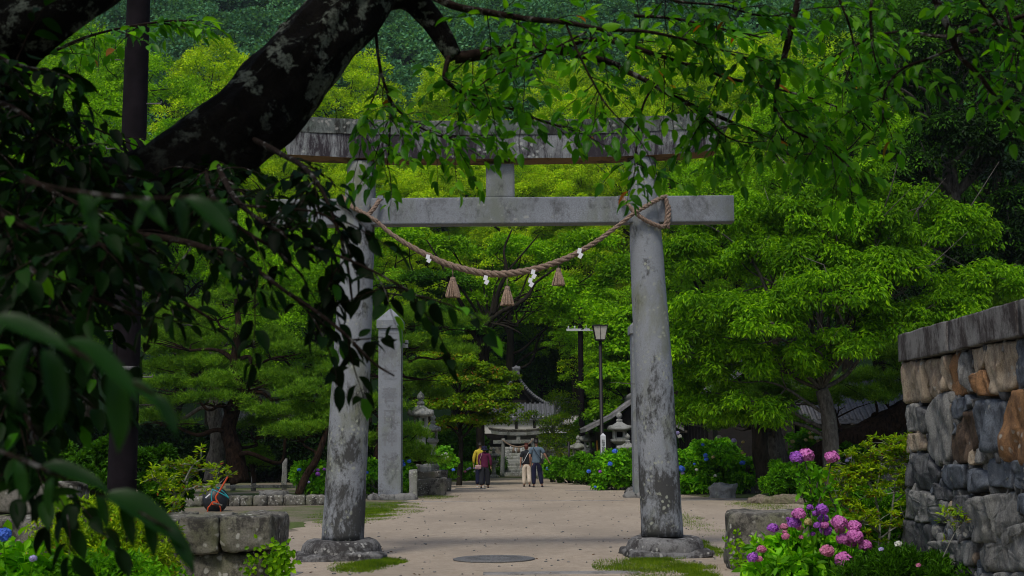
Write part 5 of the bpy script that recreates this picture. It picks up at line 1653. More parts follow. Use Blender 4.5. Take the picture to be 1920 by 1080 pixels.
# hydrangeas ------------------------------------------------------
def flower_head(r, seed, n=70, ps=.3):
    rng = rgen(seed); mb = MB()
    mb.lathe([(.02, -r * .55), (r * .6, -r * .4), (r * .8, 0), (r * .62, r * .45), (.02, r * .62)], (0, 0, 0), 12)
    i = np.arange(n) + .5; ph = np.arccos(1 - 1.75 * i / n); th = math.pi * (1 + 5 ** .5) * i
    u = np.stack([np.cos(th) * np.sin(ph), np.sin(th) * np.sin(ph), np.cos(ph)], 1)
    for k in range(n):
        c = u[k] * np.array([1, 1, .8]) * r * rng.uniform(.88, 1.04); nn = unit(u[k] + rng.normal(size=3) * .2)
        e1 = unit(np.cross(nn, [.3, .2, .9])); e2 = np.cross(nn, e1)
        a0 = rng.uniform(0, 1.5)
        for q in range(4):
            a = a0 + q * math.pi / 2; d = e1 * math.cos(a) + e2 * math.sin(a); s = r * ps
            leaves(mb, [c], [d + nn * .15], [nn], s, s * .95, T_LEAF)
    return mb
def hydrangea(name, loc, lobes, n, label, heads, seed, Y=None, hr=.09, L=.14, W_=.09, stems=16, group=None, mat='lf_hyd', nclump=50, cr=(.15, .3)):
    """heads: list of (world point, radius, material)"""
    t, C, Rr = shrub(name, loc, lobes, n, L, W_, mat, label, 'hydrangea', group, seed, nclump, cr, T_LEAF, .7, stems, 'bark_grey', .35, .45)
    meshes = {}
    for k, (p, r, m) in enumerate(heads):
        key = (round(r, 3), m)
        if key not in meshes:
            big = PXM(loc[1]) * r > 6
            o = flower_head(r, seed + k, 60 if big else 22, .34 if big else .5).build('flower_head', M[m], t)
            meshes[key] = o.data
        else:
            o = bpy.data.objects.new('flower_head', meshes[key]); col.objects.link(o); o.parent = t
        o.location = Vector(p) - Vector(loc); o.rotation_euler = (random.uniform(-.3, .3), random.uniform(-.3, .3), random.uniform(0, 6))
        mb = MB(); q = Vector(p) - Vector(loc)
        mb.tube([q, q + Vector((-q.x * .06 + random.uniform(-.02, .02), .01, -.08)), q + Vector((-q.x * .15 + random.uniform(-.03, .03), .05, -.20))], [.004, .005, .006], 5)
        s_ = mb.build('flower_stem', M['lf_hyd'], t)
    return t

# blue ones
def hd(lst, Y, r0=None):
    out = []
    for x, y, wpx, m in lst:
        p = W(x, y, Y); out.append((p, wpx / PXM(Y) / 2, m))
    return out
Yh = 50
l_ = at(1152, 48.5)
hydrangea('hydrangea_bush', l_, pxl(48.5, [(1135, 895, 0, 50, 50, 22), (1165, 890, 0, 50, 50, 26), (1150, 870, .2, 60, 50, 20)], l_[0]), 6000, 'leafy hydrangea with three blue heads in front of the white post', hd([(1153, 846, 10, 'f_blue'), (1144, 870, 9, 'f_blue'), (1104, 884, 8, 'f_blue'), (1125, 884, 6, 'f_purple'), (1116, 913, 5, 'f_blue')], 47.8), 81)
l_ = at(1040, 58); 
hydrangea('hydrangea_bush', at(1034, 60), pxl(60, [(1034, 880, 0, 22, 30, 16)], at(1034, 60)[0]), 1500, 'small hydrangea with one blue head beside the walking man', hd([(1027, 879, 7, 'f_blue')], 59.4), 82)
# green bush right of the right pillar
Yh = 44.5; l_ = at(1335, Yh)
hydrangea('hydrangea_bush', l_, pxl(Yh, [(1300, 870, 0, 70, 80, 34), (1345, 880, -.2, 90, 90, 36), (1380, 890, 0, 70, 80, 34), (1310, 905, -.4, 70, 70, 24), (1335, 850, .3, 90, 80, 24), (1365, 912, -.3, 60, 60, 18), (1295, 912, -.3, 60, 60, 18)], l_[0]), 20000,
          'big light green hydrangea bush just right of the right gate pillar', hd([(1277, 879, 14, 'f_blue'), (1323, 854, 9, 'f_blue'), (1324, 861, 8, 'f_blue'), (1392, 868, 10, 'f_blue'), (1337, 857, 7, 'f_cream'), (1270, 812, 8, 'f_lilac'), (1274, 818, 8, 'f_white'), (1348, 819, 8, 'f_white'), (1376, 826, 9, 'f_lilac'), (1280, 887, 7, 'f_lilac'), (1306, 881, 6, 'f_white'), (1341, 892, 6, 'f_white'), (1302, 870, 5, 'f_blue'), (1318, 834, 6, 'f_blue'), (1393, 829, 6, 'f_cream'), (1392, 849, 6, 'f_cream')], Yh - 1.2), 83, L=.15, W_=.095, nclump=150)
Yh = 44; l_ = at(1520, Yh)
hydrangea('hydrangea_bush', l_, pxl(Yh, [(1500, 840, 0, 60, 60, 24), (1530, 835, 0, 60, 60, 26), (1555, 850, 0, 50, 60, 24)], l_[0]), 7000, 'hydrangea with many cream heads behind the cherry trunk',
          hd([(1525, 808, 8, 'f_white'), (1541, 812, 8, 'f_white'), (1531, 821, 9, 'f_white'), (1537, 833, 9, 'f_white'), (1540, 820, 8, 'f_white'), (1521, 820, 8, 'f_cream'), (1511, 825, 7, 'f_cream'), (1486, 828, 8, 'f_cream'), (1534, 827, 7, 'f_cream'), (1549, 830, 7, 'f_white'), (1518, 812, 6, 'f_cream')], Yh - .7), 84)
l_ = at(1597, 38.7)
hydrangea('hydrangea_bush', l_, pxl(38.7, [(1597, 870, 0, 40, 50, 28)], l_[0]), 3000, 'low dark leaved hydrangea with pale blue heads right of the cherry trunk', hd([(1591, 858, 8, 'f_lilac'), (1588, 864, 7, 'f_lilac')], 38.2), 85, mat='lf_deep')
# left ones
Yh = 42; l_ = at(590, Yh)
hydrangea('hydrangea_bush', l_, pxl(Yh, [(575, 895, 0, 40, 50, 24), (598, 900, 0, 40, 50, 28)], l_[0]), 5000, 'hydrangea with purple and blue heads left of the left gate pillar', hd([(561, 881, 7, 'f_blue'), (586, 882, 7, 'f_purple'), (596, 889, 9, 'f_purple'), (596, 881, 6, 'f_purple'), (579, 904, 5, 'f_lilac'), (608, 880, 6, 'f_purple')], Yh - .6), 86)
l_ = at(755, 43.5)
hydrangea('hydrangea_bush', l_, pxl(43.5, [(752, 895, 0, 30, 40, 30), (690, 895, .3, 30, 40, 30)], l_[0]), 3500, 'hydrangea with blue heads between the carved pillar and lantern base', hd([(756, 871, 9, 'f_blue'), (767, 865, 8, 'f_blue'), (754, 864, 6, 'f_blue'), (688, 886, 6, 'f_blue')], 43), 87)
l_ = at(830, 53.5)
hydrangea('hydrangea_bush', l_, pxl(53.5, [(820, 880, 0, 40, 50, 20), (842, 878, 0, 36, 50, 18), (830, 862, .2, 40, 50, 16)], l_[0]), 6000, 'leafy hydrangea with white and blue heads right of the lantern base', hd([(836, 851, 6, 'f_white'), (834, 860, 6, 'f_lilac'), (828, 853, 4, 'f_white'), (850, 881, 6, 'f_blue'), (825, 860, 4, 'f_blue'), (840, 857, 4, 'f_white'), (833, 862, 5, 'f_white')], 52.8), 88)
l_ = at(882, 64)
hydrangea('hydrangea_bush', l_, pxl(64, [(880, 885, 0, 36, 40, 14)], l_[0]), 2500, 'low hydrangea with pale pink and lilac heads left of the couple', hd([(872, 884, 5, 'f_pink'), (877, 880, 5, 'f_lilac'), (881, 878, 5, 'f_lilac'), (889, 878, 4, 'f_lilac'), (890, 884, 4, 'f_white')], 63.4), 89)
# near left corner
Yn = 10.5; l_ = at(20, Yn)
hydrangea('hydrangea_bush', l_, pxl(Yn, [(10, 1080, 0, 90, 90, 40), (60, 1085, 0, 70, 80, 30)], l_[0]), 450, 'hydrangea at the lower left corner with one vivid blue head', hd([(5, 1003, 30, 'f_blue'), (62, 1047, 14, 'f_lilac')], Yn - .3), 90, L=.13, W_=.08, nclump=26)

# foreground purple hydrangea
Yq = 14.6; l_ = (W(1520, 1100, Yq).x, Yq, 0)
heads = [(1504,856,44,'f_purple'),(1487,857,0,'')]
PH = [(1494,858,27,'f_purple'),(1512,853,28,'f_magenta'),(1560,857,26,'f_magenta'),(1558,863,15,'f_pink'),
 (1519,951,12,'f_purple'),(1541,955,23,'f_purple'),(1529,963,13,'f_purple'),(1498,963,25,'f_magenta'),(1489,980,24,'f_purple'),(1516,979,16,'f_cream'),(1544,973,20,'f_purple'),(1532,985,14,'f_purple'),(1546,984,16,'f_magenta'),
 (1548,994,22,'f_purple'),(1573,979,28,'f_magenta'),(1601,987,26,'f_magenta'),(1575,994,18,'f_pink'),(1603,1005,29,'f_magenta'),(1580,1011,24,'f_magenta'),(1596,1018,20,'f_magenta'),(1589,1006,16,'f_purple'),(1622,1023,24,'f_magenta'),
 (1449,990,20,'f_purple'),(1470,988,15,'f_pink'),(1473,1006,15,'f_pink'),(1472,998,9,'f_pink'),(1500,990,12,'f_pink'),(1551,1033,25,'f_pink'),(1583,1051,35,'f_magenta'),(1576,1054,18,'f_purple'),(1428,1030,17,'f_pink'),(1411,1045,20,'f_purple'),(1423,1048,14,'f_pink'),(1524,1001,9,'f_purple'),(1502,1007,8,'f_pink'),(1478,973,8,'f_purple')]
hh = []
for k, (x, y, wq, m) in enumerate(PH):
    Yk = Yq - .62 - .25 * ((k * 37) % 10) / 10 if y > 900 else Yq + .05
    p = W(x, y, Yk); hh.append((p, wq / PXM(Yk) / 2, m))
PHt = hydrangea('hydrangea_bush', l_, pxl(Yq, [(1460, 1050, -.1, 100, 120, 34), (1530, 1030, 0, 120, 120, 46), (1590, 1050, -.1, 110, 120, 40), (1500, 1090, -.4, 150, 120, 40), (1560, 1085, -.5, 150, 120, 40), (1430, 1080, -.1, 60, 90, 26)], l_[0]), 3600,
          'foreground hydrangea crowded with purple and pink heads at lower right', hh, 91, L=.125, W_=.075, nclump=110, cr=(.08, .18), mat='lf_hyd')
# tall leafy stems carrying the topmost heads
mb = MB(); rng = rgen(5); lv = MB()
for pts in ([(1520, 1000), (1516, 960), (1500, 915), (1494, 870)], [(1520, 1000), (1518, 960), (1520, 915), (1510, 866)], [(1560, 1010), (1568, 960), (1552, 915), (1558, 868)], [(1530, 960), (1540, 930), (1560, 905)], [(1516, 960), (1530, 920), (1535, 890)]):
    P = [W(x, y, Yq + .05) - Vector(l_) for x, y in pts]; Q, rq = smooth_path(P, [.012, .010, .008, .006][:len(P)], 5); mb.tube(Q, rq, 6)
    A = np.array([tuple(q) for q in Q[3:]]); n = 26; idx = rng.integers(0, len(A), n)
    D = unit(rng.normal(size=(n, 3)) + np.array([0, 0, .2])); leaves(lv, A[idx], D, np.array([0, 0, 1]) + rng.normal(size=(n, 3)) * .4, .12 * rng.uniform(.6, 1.1, n), .065, T_LEAF)
mb.build('tall_stems', M['bark_grey'], PHt); lv.build('upper_leaves', M['lf_hyd'], PHt)

# azaleas ---------------------------------------------------------
def azalea_open(loc, Y, branches, label, seed, nl=26, leafL=.055, mat='lf_azalea', extra=True, trunk=True, spread=.16, ntw=7):
    """sparse azalea: grey crooked stems with leaf rosettes at the tips"""
    rng = rgen(seed); t = thing('azalea_bush', loc, label, 'azalea', 'azalea bushes')
    mb = MB(); lv = MB(); tips = []
    for br, r0 in branches:
        P = [W(x, y, Y + dy) - Vector(loc) for x, y, dy in br]
        Q, rq = smooth_path(P, [r0 * (1 - .8 * i / (len(P) - 1)) for i in range(len(P))], 5); mb.tube(Q, rq, 7, 0, True, .3)
        for i in range(3, len(Q)):
            for _ in range(ntw if i > len(Q) * .55 else 2):
                if rng.random() < .55: continue
                d = unit(rng.normal(size=3) * np.array([1, 1, .5]) + np.array([0, 0, .45])) * rng.uniform(.5, 1.3) * spread
                e = np.array(Q[i]) + d; mb.tube([Q[i], Vector((np.array(Q[i]) + e) / 2 + rng.normal(size=3) * .015), Vector(e)], [.005, .004, .003], 4); tips.append(e)
        tips.append(np.array(Q[-1]))
    tips = np.array(tips); n = len(tips) * nl; idx = rng.integers(0, len(tips), n)
    u = sph(n, rng); u[:, 2] = u[:, 2] * .5 + .25
    P = tips[idx] + u * rng.random((n, 1)) * .035
    leaves(lv, P, u + np.array([0, 0, .1]), np.array([0, 0, 1]) + rng.normal(size=(n, 3)) * .4, leafL * rng.uniform(.6, 1.2, n), leafL * .38, T_LEAF)
    if extra:
        k = n // 14; leaves(lv, P[:k] - np.array([0, 0, .02]), u[:k], np.array([0, 0, 1]) + rng.normal(size=(k, 3)) * .5, leafL, leafL * .36, T_LEAF, 1)
    mb.build('stems', M['bark_pale'], t); lv.build('crown', [M[mat], M['lf_red']], t)
    return t
Ya = 14.2; l0 = W(335, 955, Ya); l_ = (l0.x, Ya, .86)
azalea_open(l_, Ya, [([(322, 962, 0), (330, 930, 0), (315, 905, -.1), (290, 885, -.1)], .016), ([(322, 962, 0), (345, 920, 0), (352, 890, .1), (335, 868, .1)], .018), ([(345, 920, 0), (375, 912, 0), (400, 915, .05), (425, 893, .1)], .014), ([(352, 890, .1), (380, 880, .1), (410, 885, .1)], .012), ([(345, 905, 0), (362, 872, 0), (378, 862, .1)], .012), ([(330, 930, 0), (308, 915, -.1), (285, 895, -.1)], .010), ([(350, 895, .1), (330, 880, .2), (312, 868, .2)], .010), ([(322, 962, -.2), (335, 955, -.25), (320, 940, -.3)], .008)],
            'sparse yellow green azalea with pale crooked stems on the left block wall', 92, 11, spread=.10, ntw=4)
# bright azalea mound left, dark leaves below
Yz = 12.0; l_ = (W(190, 1100, Yz).x, Yz, 0)
shrub('azalea_bush', l_, pxl(Yz, [(160, 1010, 0, 200, 260, 60), (250, 1030, -.1, 160, 240, 60), (110, 1060, -.1, 160, 240, 50), (200, 1090, -.4, 240, 200, 60), (290, 1080, -.3, 90, 200, 50), (200, 985, .3, 180, 200, 45)], l_[0]), 26000, .042, .017, 'lf_azalea', 'dense bright yellow green azalea mound in front of the dark pole', 'azalea', 'azalea bushes', 93, 420, (.07, .14), T_LEAF, .7, 30, extra=[('lf_red', .015)])
Yz = 10.6; l_ = (W(150, 1200, Yz).x, Yz, 0)
shrub('azalea_bush', l_, pxl(Yz, [(110, 1120, 0, 160, 160, 60), (200, 1110, 0, 180, 160, 60), (300, 1130, -.1, 120, 160, 50)], l_[0]), 7000, .06, .025, 'lf_hedge', 'darker leafy azalea low at the bottom left below the bright mound', 'azalea', 'azalea bushes', 94, 120, (.07, .15), T_LEAF, .8, 20)
# right azaleas
Yz = 15.6; l_ = (W(1660, 1080, Yz).x, Yz, 0)
azalea_open(l_, Yz, [([(1640, 1075, 0), (1650, 1000, 0), (1640, 930, .1), (1610, 880, .1), (1585, 895, .1)], .018), ([(1660, 1075, 0), (1670, 980, 0), (1680, 900, 0), (1690, 850, .1), (1672, 838, .1)], .018), ([(1680, 940, 0), (1720, 900, 0), (1740, 870, 0)], .014), ([(1650, 1000, 0), (1600, 960, -.1), (1560, 940, -.1)], .014), ([(1670, 980, 0), (1710, 950, -.1), (1750, 940, -.1)], .014), ([(1640, 930, .1), (1650, 880, .1), (1640, 850, .1)], .012), ([(1680, 900, 0), (1715, 870, .1), (1730, 840, .1)], .012), ([(1650, 1010, -.1), (1690, 985, -.2), (1740, 990, -.2)], .012), ([(1600, 960, -.1), (1590, 930, 0), (1575, 905, 0)], .012), ([(1640, 930, 0), (1670, 925, -.1), (1705, 915, -.1)], .012), ([(1650, 1000, 0), (1630, 975, -.2), (1600, 985, -.2)], .010), ([(1690, 850, .1), (1660, 862, .1), (1630, 870, .1)], .010)],
            'tall loose yellow green azalea before the stone wall at right', 95, 22, spread=.20, ntw=10, leafL=.06)
l_ = (W(1600, 1000, 16.6).x, 16.6, 0)
shrub('azalea_bush', l_, pxl(16.6, [(1570, 950, 0, 80, 90, 30), (1640, 960, 0, 120, 90, 40), (1700, 970, 0, 100, 90, 36), (1630, 1010, -.2, 160, 100, 40)], l_[0]), 11000, .06, .024, 'lf_hedge', 'darker azalea foliage between the purple flowers and the wall', 'azalea', 'azalea bushes', 96, 160, (.08, .18), T_LEAF, .8, 20)
l_ = (W(1720, 1090, 13.6).x, 13.6, 0)
shrub('low_shrub', l_, pxl(13.6, [(1690, 1070, 0, 150, 150, 34), (1780, 1085, 0, 140, 140, 30), (1640, 1085, -.1, 110, 140, 30)], l_[0]), 9000, .06, .016, 'lf_deep', 'grassy dark green low shrub at the foot of the right wall', 'shrub', None, 97, 120, (.08, .18), T_LEAF, .8, 12, droop=-.3)
l_ = (W(1790, 1070, 12.6).x, 12.6, 0)
azalea_open(l_, 12.6, [([(1768, 1045, 0), (1790, 1000, 0), (1810, 975, 0)], .006), ([(1790, 1000, 0), (1775, 975, 0), (1768, 965, 0)], .005), ([(1790, 990, 0), (1800, 962, 0)], .004)], 'slender seedling with few leaves standing against the stone wall', 98, 5, spread=.09, ntw=2)
for x, y, m in ((1652, 1030, 'f_lilac'), (1684, 1020, 'f_white'), (1722, 1060, 'f_pink')):
    p = W(x, y, 13.0)
    tag(flower_head(.022 if m != 'f_white' else .032, 5, 16, .5).build('small_flower', M[m], None, p), {'f_lilac': 'tiny lilac bloom low right of the purple hydrangeas', 'f_white': 'fading pale bloom head in the dark shrub', 'f_pink': 'tiny pink bloom at the bottom near the wall'}[m], 'flower')

# ivy on the blocks
def ivy(name, pts, Y, label, seed, n=260, L=.05, xw=None):
    rng = rgen(seed); t = thing(name, W(*pts[0][:2], Y), label, 'ivy', 'creepers on the block walls'); o = np.array(t.location)
    mb = MB(); lv = MB()
    P = [W(x, y, Y) - Vector(o) for x, y in pts]; Q, rq = smooth_path(P, .005, 5); mb.tube(Q, rq, 5)
    A = np.array([tuple(q) for q in Q]); idx = rng.integers(0, len(A), n)
    B = A[idx] + rng.normal(size=(n, 3)) * np.array([.06, .03, .06]); 
    leaves(lv, B, rng.normal(size=(n, 3)) * np.array([1, .4, 1]) - np.array([0, 0, .4]), np.array([0, -1, .3]) + rng.normal(size=(n, 3)) * .3, L, L * .8, T_LEAF)
    mb.build('stems', M['bark_grey'], t); lv.build('leaves', M['lf_mid'], t); return t
ivy('ivy', [(524, 1030), (526, 1050), (522, 1085)], 12.95, 'bright fern like creeper on the corner of the left block wall', 1, 220, .06)
ivy('ivy', [(475, 1035), (480, 1050), (465, 1075)], 12.93, 'thin creeper sprig on the lower left block', 2, 40, .05)
ivy('ivy', [(1378, 1010), (1382, 1040), (1392, 1062)], 17.2, 'small reddish creeper at the left end of the right block', 3, 110, .05)

# ------------------------------------------------------------------ grass
def grass(name, areas, label, seed, n=9000, h=.05, mat='grass'):
    rng = rgen(seed); mb = MB(); Ps = []
    for (x0, x1, y0, y1) in areas:
        a = G(x0, y1); b = G(x1, y1); c = G((x0 + x1) / 2, y0)
        k = n // len(areas)
        # elliptical ragged patch
        th = rng.uniform(0, math.tau, k); q = np.sqrt(rng.random(k)); cxm = (a.x + b.x) / 2; cym = (a.y + c.y) / 2
        x = cxm + q * np.cos(th) * (b.x - a.x) / 2; y = cym + q * np.sin(th) * (c.y - a.y) / 2
        keep = np.array([noise.noise(Vector((xx * 1.6, yy * 1.1, 0))) * 1.1 + noise.noise(Vector((xx * 7, yy * 5, 3))) * .5 + rng.normal() * .30 + (1 - qq) * 1.6 > .62 for xx, yy, qq in zip(x, y, q)])
        Ps.append(np.stack([x, y, np.zeros(k)], 1)[keep])
    P = np.concatenate(Ps); k = len(P)
    leaves(mb, P + np.array([0, 0, .004]), rng.normal(size=(k, 3)) * np.array([.5, .5, 0]) + np.array([0, 0, 1]), rng.normal(size=(k, 3)), h * rng.uniform(.5, 1.3, k), .007, T_TRI)
    o = mb.build(name, M[mat]); tag(o, label, 'grass', None, 'stuff')
grass('grass', [(590, 730, 1046, 1078), (640, 760, 1047, 1062)], 'short bright grass at the foot of the left plinth', 1, 26000, .045)
grass('grass', [(1130, 1400, 1040, 1095), (1180, 1320, 1036, 1062), (1300, 1400, 1058, 1110)], 'short bright grass in front of the right plinth', 2, 60000, .045)
grass('grass', [(520, 760, 942, 985), (540, 700, 950, 992)], 'thin grass behind the left gate pillar', 3, 44000, .05)
grass('grass', [(1290, 1420, 945, 1010), (1340, 1400, 1010, 1050), (1400, 1560, 938, 960)], 'sparse weeds right of the right gate pillar', 4, 16000, .05)
grass('grass', [(800, 880, 899, 905), (1000, 1090, 893, 899), (850, 930, 893, 897), (760, 860, 928, 938)], 'thin grass strips along the far path edges', 5, 16000, .05)
grass('grass', [(430, 620, 925, 942)], 'patchy moss and grass round the pine garden rocks', 6, 14000, .05)

# fallen leaves and twigs on the path
def litter():
    rng = rgen(3); mb = MB(); n = 170
    x = rng.uniform(-4, 6, n); y = 17 + 45 * rng.random(n) ** 1.5
    leaves(mb, np.stack([x, y, np.full(n, .016)], 1), rng.normal(size=(n, 3)) * np.array([1, 1, .05]), np.array([0, 0, 1]) + rng.normal(size=(n, 3)) * .25, rng.uniform(.03, .07, n), .028, T_LEAF)
    tag(mb.build('fallen_leaves', leaf_mat('dry_leaves', [(.06, .03, .015), (.13, .06, .02), (.2, .10, .03)], .1)), 'scattered dry brown leaves on the sandy path', 'fallen leaves', None, 'stuff')
litter()
def pebbles():
    rng = rgen(9); mb = MB(); n = 600
    x = rng.uniform(-4, 5, n); y = 16.5 + 30 * rng.random(n) ** 1.8; s = rng.uniform(.008, .024, n)
    for i in range(n):
        if abs(noise.noise(Vector((x[i] * .8, y[i] * .8, 1)))) < .12: continue
        mb.lathe([(s[i] * .6, 0), (s[i], s[i] * .4), (s[i] * .5, s[i] * .9)], (x[i], y[i], .004), 5, 0, True, sx=rng.uniform(.7, 1.4), rot=rng.uniform(0, 3))
    tag(mb.build('gravel', M['rock']), 'loose small gravel scattered over the sandy path', None, None, 'stuff')
pebbles()
# ------------------------------------------------------------------ the near cherry whose limb crosses the picture
NC = thing('cherry_tree', (-4.6, 6.4, 0), 'old lichened cherry whose dark limb and leaves frame the view', 'tree')
nco = Vector(NC.location)
rngc = rgen(77)
wood = MB(); twg = MB()
BR = []   # (path points, radii, leafiness)
def branch(pts, r0, r1, target=None, n=12, wob=.5, k=6):
    P = [W(x, y, Yb) if len(p) == 3 else None for p in pts for (x, y, Yb) in [p]]
    m = len(P); rr = [r0 + (r1 - r0) * i / (m - 1) for i in range(m)]
    Q, rq = smooth_path(P, rr, k)
    (wood if r0 > .07 else twg).tube([q - nco for q in Q], rq, n, 0, True, wob)
    return Q, rq
# trunk and main limb
tp = [nco + Vector((0, 0, -.2)), nco + Vector((.1, -.05, .9)), W(-330, 760, 6.2), W(-190, 600, 6.1), W(-40, 510, 6.1), W(130, 448, 6.1), W(275, 372, 6.1), W(372, 304, 6.2), W(445, 245, 6.3), W(512, 175, 6.45), W(580, 98, 6.6), W(640, 30, 6.75), W(750, -110, 7.0), W(900, -260, 7.4), W(1100, -380, 8)]
tr_ = [.42, .36, .36, .44, .42, .31, .225, .195, .195, .19, .185, .18, .175, .15, .10]
Q, rq = smooth_path(tp, tr_, 9)
wood.tube([q - nco for q in Q], rq, 40, 0, True, .16)
wood.rough(.016, 5, 2)
# knobs on the bark
for _ in range(26):
    i = rngc.integers(30, 95); q = Q[min(i, len(Q) - 1)]; r = rq[min(i, len(rq) - 1)]
    u = sph(1, rngc)[0]; u[1] = -abs(u[1]); c = np.array(q) + u * r * .92 - np.array(nco)
    wood.lathe([(.01, -.03), (.035, -.015), (.03, .01), (.005, .025)], c, 7)
# second limb at the upper left corner, third one behind
branch([(-330, 420, 6.0), (-160, 220, 5.7), (-20, 75, 5.6), (90, 15, 5.6), (200, -60, 5.7), (330, -220, 5.9)], .24, .10)
branch([(640, 20, 6.8), (745, -10, 7.0), (800, 30, 7.1), (832, 75, 7.1), (852, 108, 7.1)], .085, .045)
BRANCHES = [
 # pts (px,py,Y), r0, r1, leafiness per metre, leafy from fraction
 ([(852, 108, 7.1), (905, 100, 7.1), (960, 88, 7.1), (1030, 92, 7.1), (1110, 108, 7.1), (1160, 122, 7.2)], .034, .016, 6, .1),
 ([(1040, 96, 7.1), (1095, 76, 7.0), (1150, 78, 7.0), (1230, 102, 7.0), (1290, 122, 7.0), (1380, 150, 7.1), (1470, 170, 7.2)], .016, .006, 9, .1),
 ([(1150, 122, 7.2), (1210, 150, 7.2), (1270, 185, 7.2), (1340, 215, 7.2), (1400, 240, 7.3), (1470, 262, 7.3)], .018, .006, 9, .2),
 ([(790, -20, 6.6), (850, 10, 6.6), (910, 22, 6.6), (990, 35, 6.5), (1060, 42, 6.5), (1130, 55, 6.5), (1220, 60, 6.5), (1330, 85, 6.6)], .022, .006, 9, .2),
 ([(1190, 30, 7.2), (1260, 34, 7.3), (1340, 50, 7.4), (1430, 70, 7.4)], .010, .005, 10, .0),
 ([(1520, -60, 6.9), (1500, -10, 6.9), (1482, 60, 6.9), (1470, 110, 6.9), (1458, 155, 6.9), (1452, 210, 6.9)], .024, .008, 7, .5),
 ([(1730, -60, 6.4), (1760, 10, 6.4), (1782, 60, 6.4), (1800, 105, 6.4), (1835, 140, 6.4), (1870, 185, 6.4), (1920, 230, 6.4)], .022, .008, 7, .2),
 ([(1640, -60, 6.8), (1632, 30, 6.8), (1636, 90, 6.8), (1650, 140, 6.8)], .010, .004, 8, .2),
 ([(1790, 90, 6.6), (1740, 110, 6.6), (1690, 130, 6.6), (1660, 170, 6.6), (1655, 230, 6.6)], .009, .004, 9, .2),
 ([(1950, 20, 7.4), (1820, 60, 7.4), (1760, 68, 7.4), (1700, 60, 7.4), (1640, 68, 7.4), (1560, 108, 7.4)], .012, .006, 6, .3),
 ([(1940, 90, 6.2), (1870, 40, 6.2), (1830, -10, 6.2)], .01, .006, 12, .0),
 ([(845, 98, 7.1), (835, 130, 7.0), (840, 155, 7.0), (900, 190, 7.0), (960, 205, 7.0), (1010, 225, 7.0), (1060, 240, 7.0)], .014, .005, 13, .1),
 ([(705, 60, 6.9), (712, 120, 6.9), (726, 170, 6.9), (745, 205, 6.9), (790, 240, 6.9), (850, 265, 6.9)], .010, .004, 12, .2),
 ([(712, 110, 6.9), (710, 160, 6.9), (685, 215, 6.9), (672, 250, 6.9)], .006, .003, 11, .3),
 ([(726, 170, 6.9), (732, 215, 6.9), (730, 270, 6.9), (726, 310, 6.9)], .006, .003, 11, .2),
 ([(1060, 42, 6.5), (1080, 90, 6.5), (1110, 150, 6.5), (1140, 200, 6.5), (1180, 240, 6.5)], .007, .003, 9, .3),
 ([(1225, 160, 7.2), (1205, 200, 7.1), (1195, 260, 7.1), (1190, 310, 7.1)], .007, .003, 12, .4),
 ([(1290, 190, 7.2), (1330, 230, 7.1), (1370, 260, 7.1), (1420, 270, 7.1)], .006, .003, 12, .2),
 ([(1452, 200, 6.9), (1480, 240, 6.8), (1540, 270, 6.8), (1590, 310, 6.8), (1620, 345, 6.8)], .008, .003, 11, .1),
 ([(1100, 60, 6.5), (1000, 110, 6.5), (930, 140, 6.5), (900, 160, 6.5)], .006, .003, 9, .2),
 ([(1470, 170, 7.2), (1540, 190, 7.2), (1600, 215, 7.2), (1640, 250, 7.2)], .006, .003, 9, .1),
 ([(1330, 85, 6.6), (1400, 110, 6.6), (1480, 120, 6.6), (1560, 160, 6.6)], .006, .003, 9, .1),
 ([(1560, -30, 7.0), (1590, 40, 7.0), (1600, 100, 7.0), (1580, 160, 7.0)], .008, .003, 8, .1),
 ([(1190, -40, 6.8), (1260, 0, 6.8), (1350, 10, 6.8), (1430, 30, 6.8), (1500, 20, 6.8)], .008, .003, 10, .1),
 ([(1870, -40, 6.9), (1890, 30, 6.9), (1900, 100, 6.9), (1880, 160, 6.9)], .008, .003, 7, .1),
 # left side, light leaves behind the limb
 ([(-60, 120, 8.0), (60, 110, 8.0), (160, 70, 8.0), (240, 50, 8.0), (310, 40, 8.0), (360, 38, 8.0)], .012, .004, 10, .3),
 ([(-40, 200, 8.4), (60, 190, 8.4), (140, 225, 8.4), (200, 250, 8.4), (260, 275, 8.4)], .012, .005, 4, .3),
]
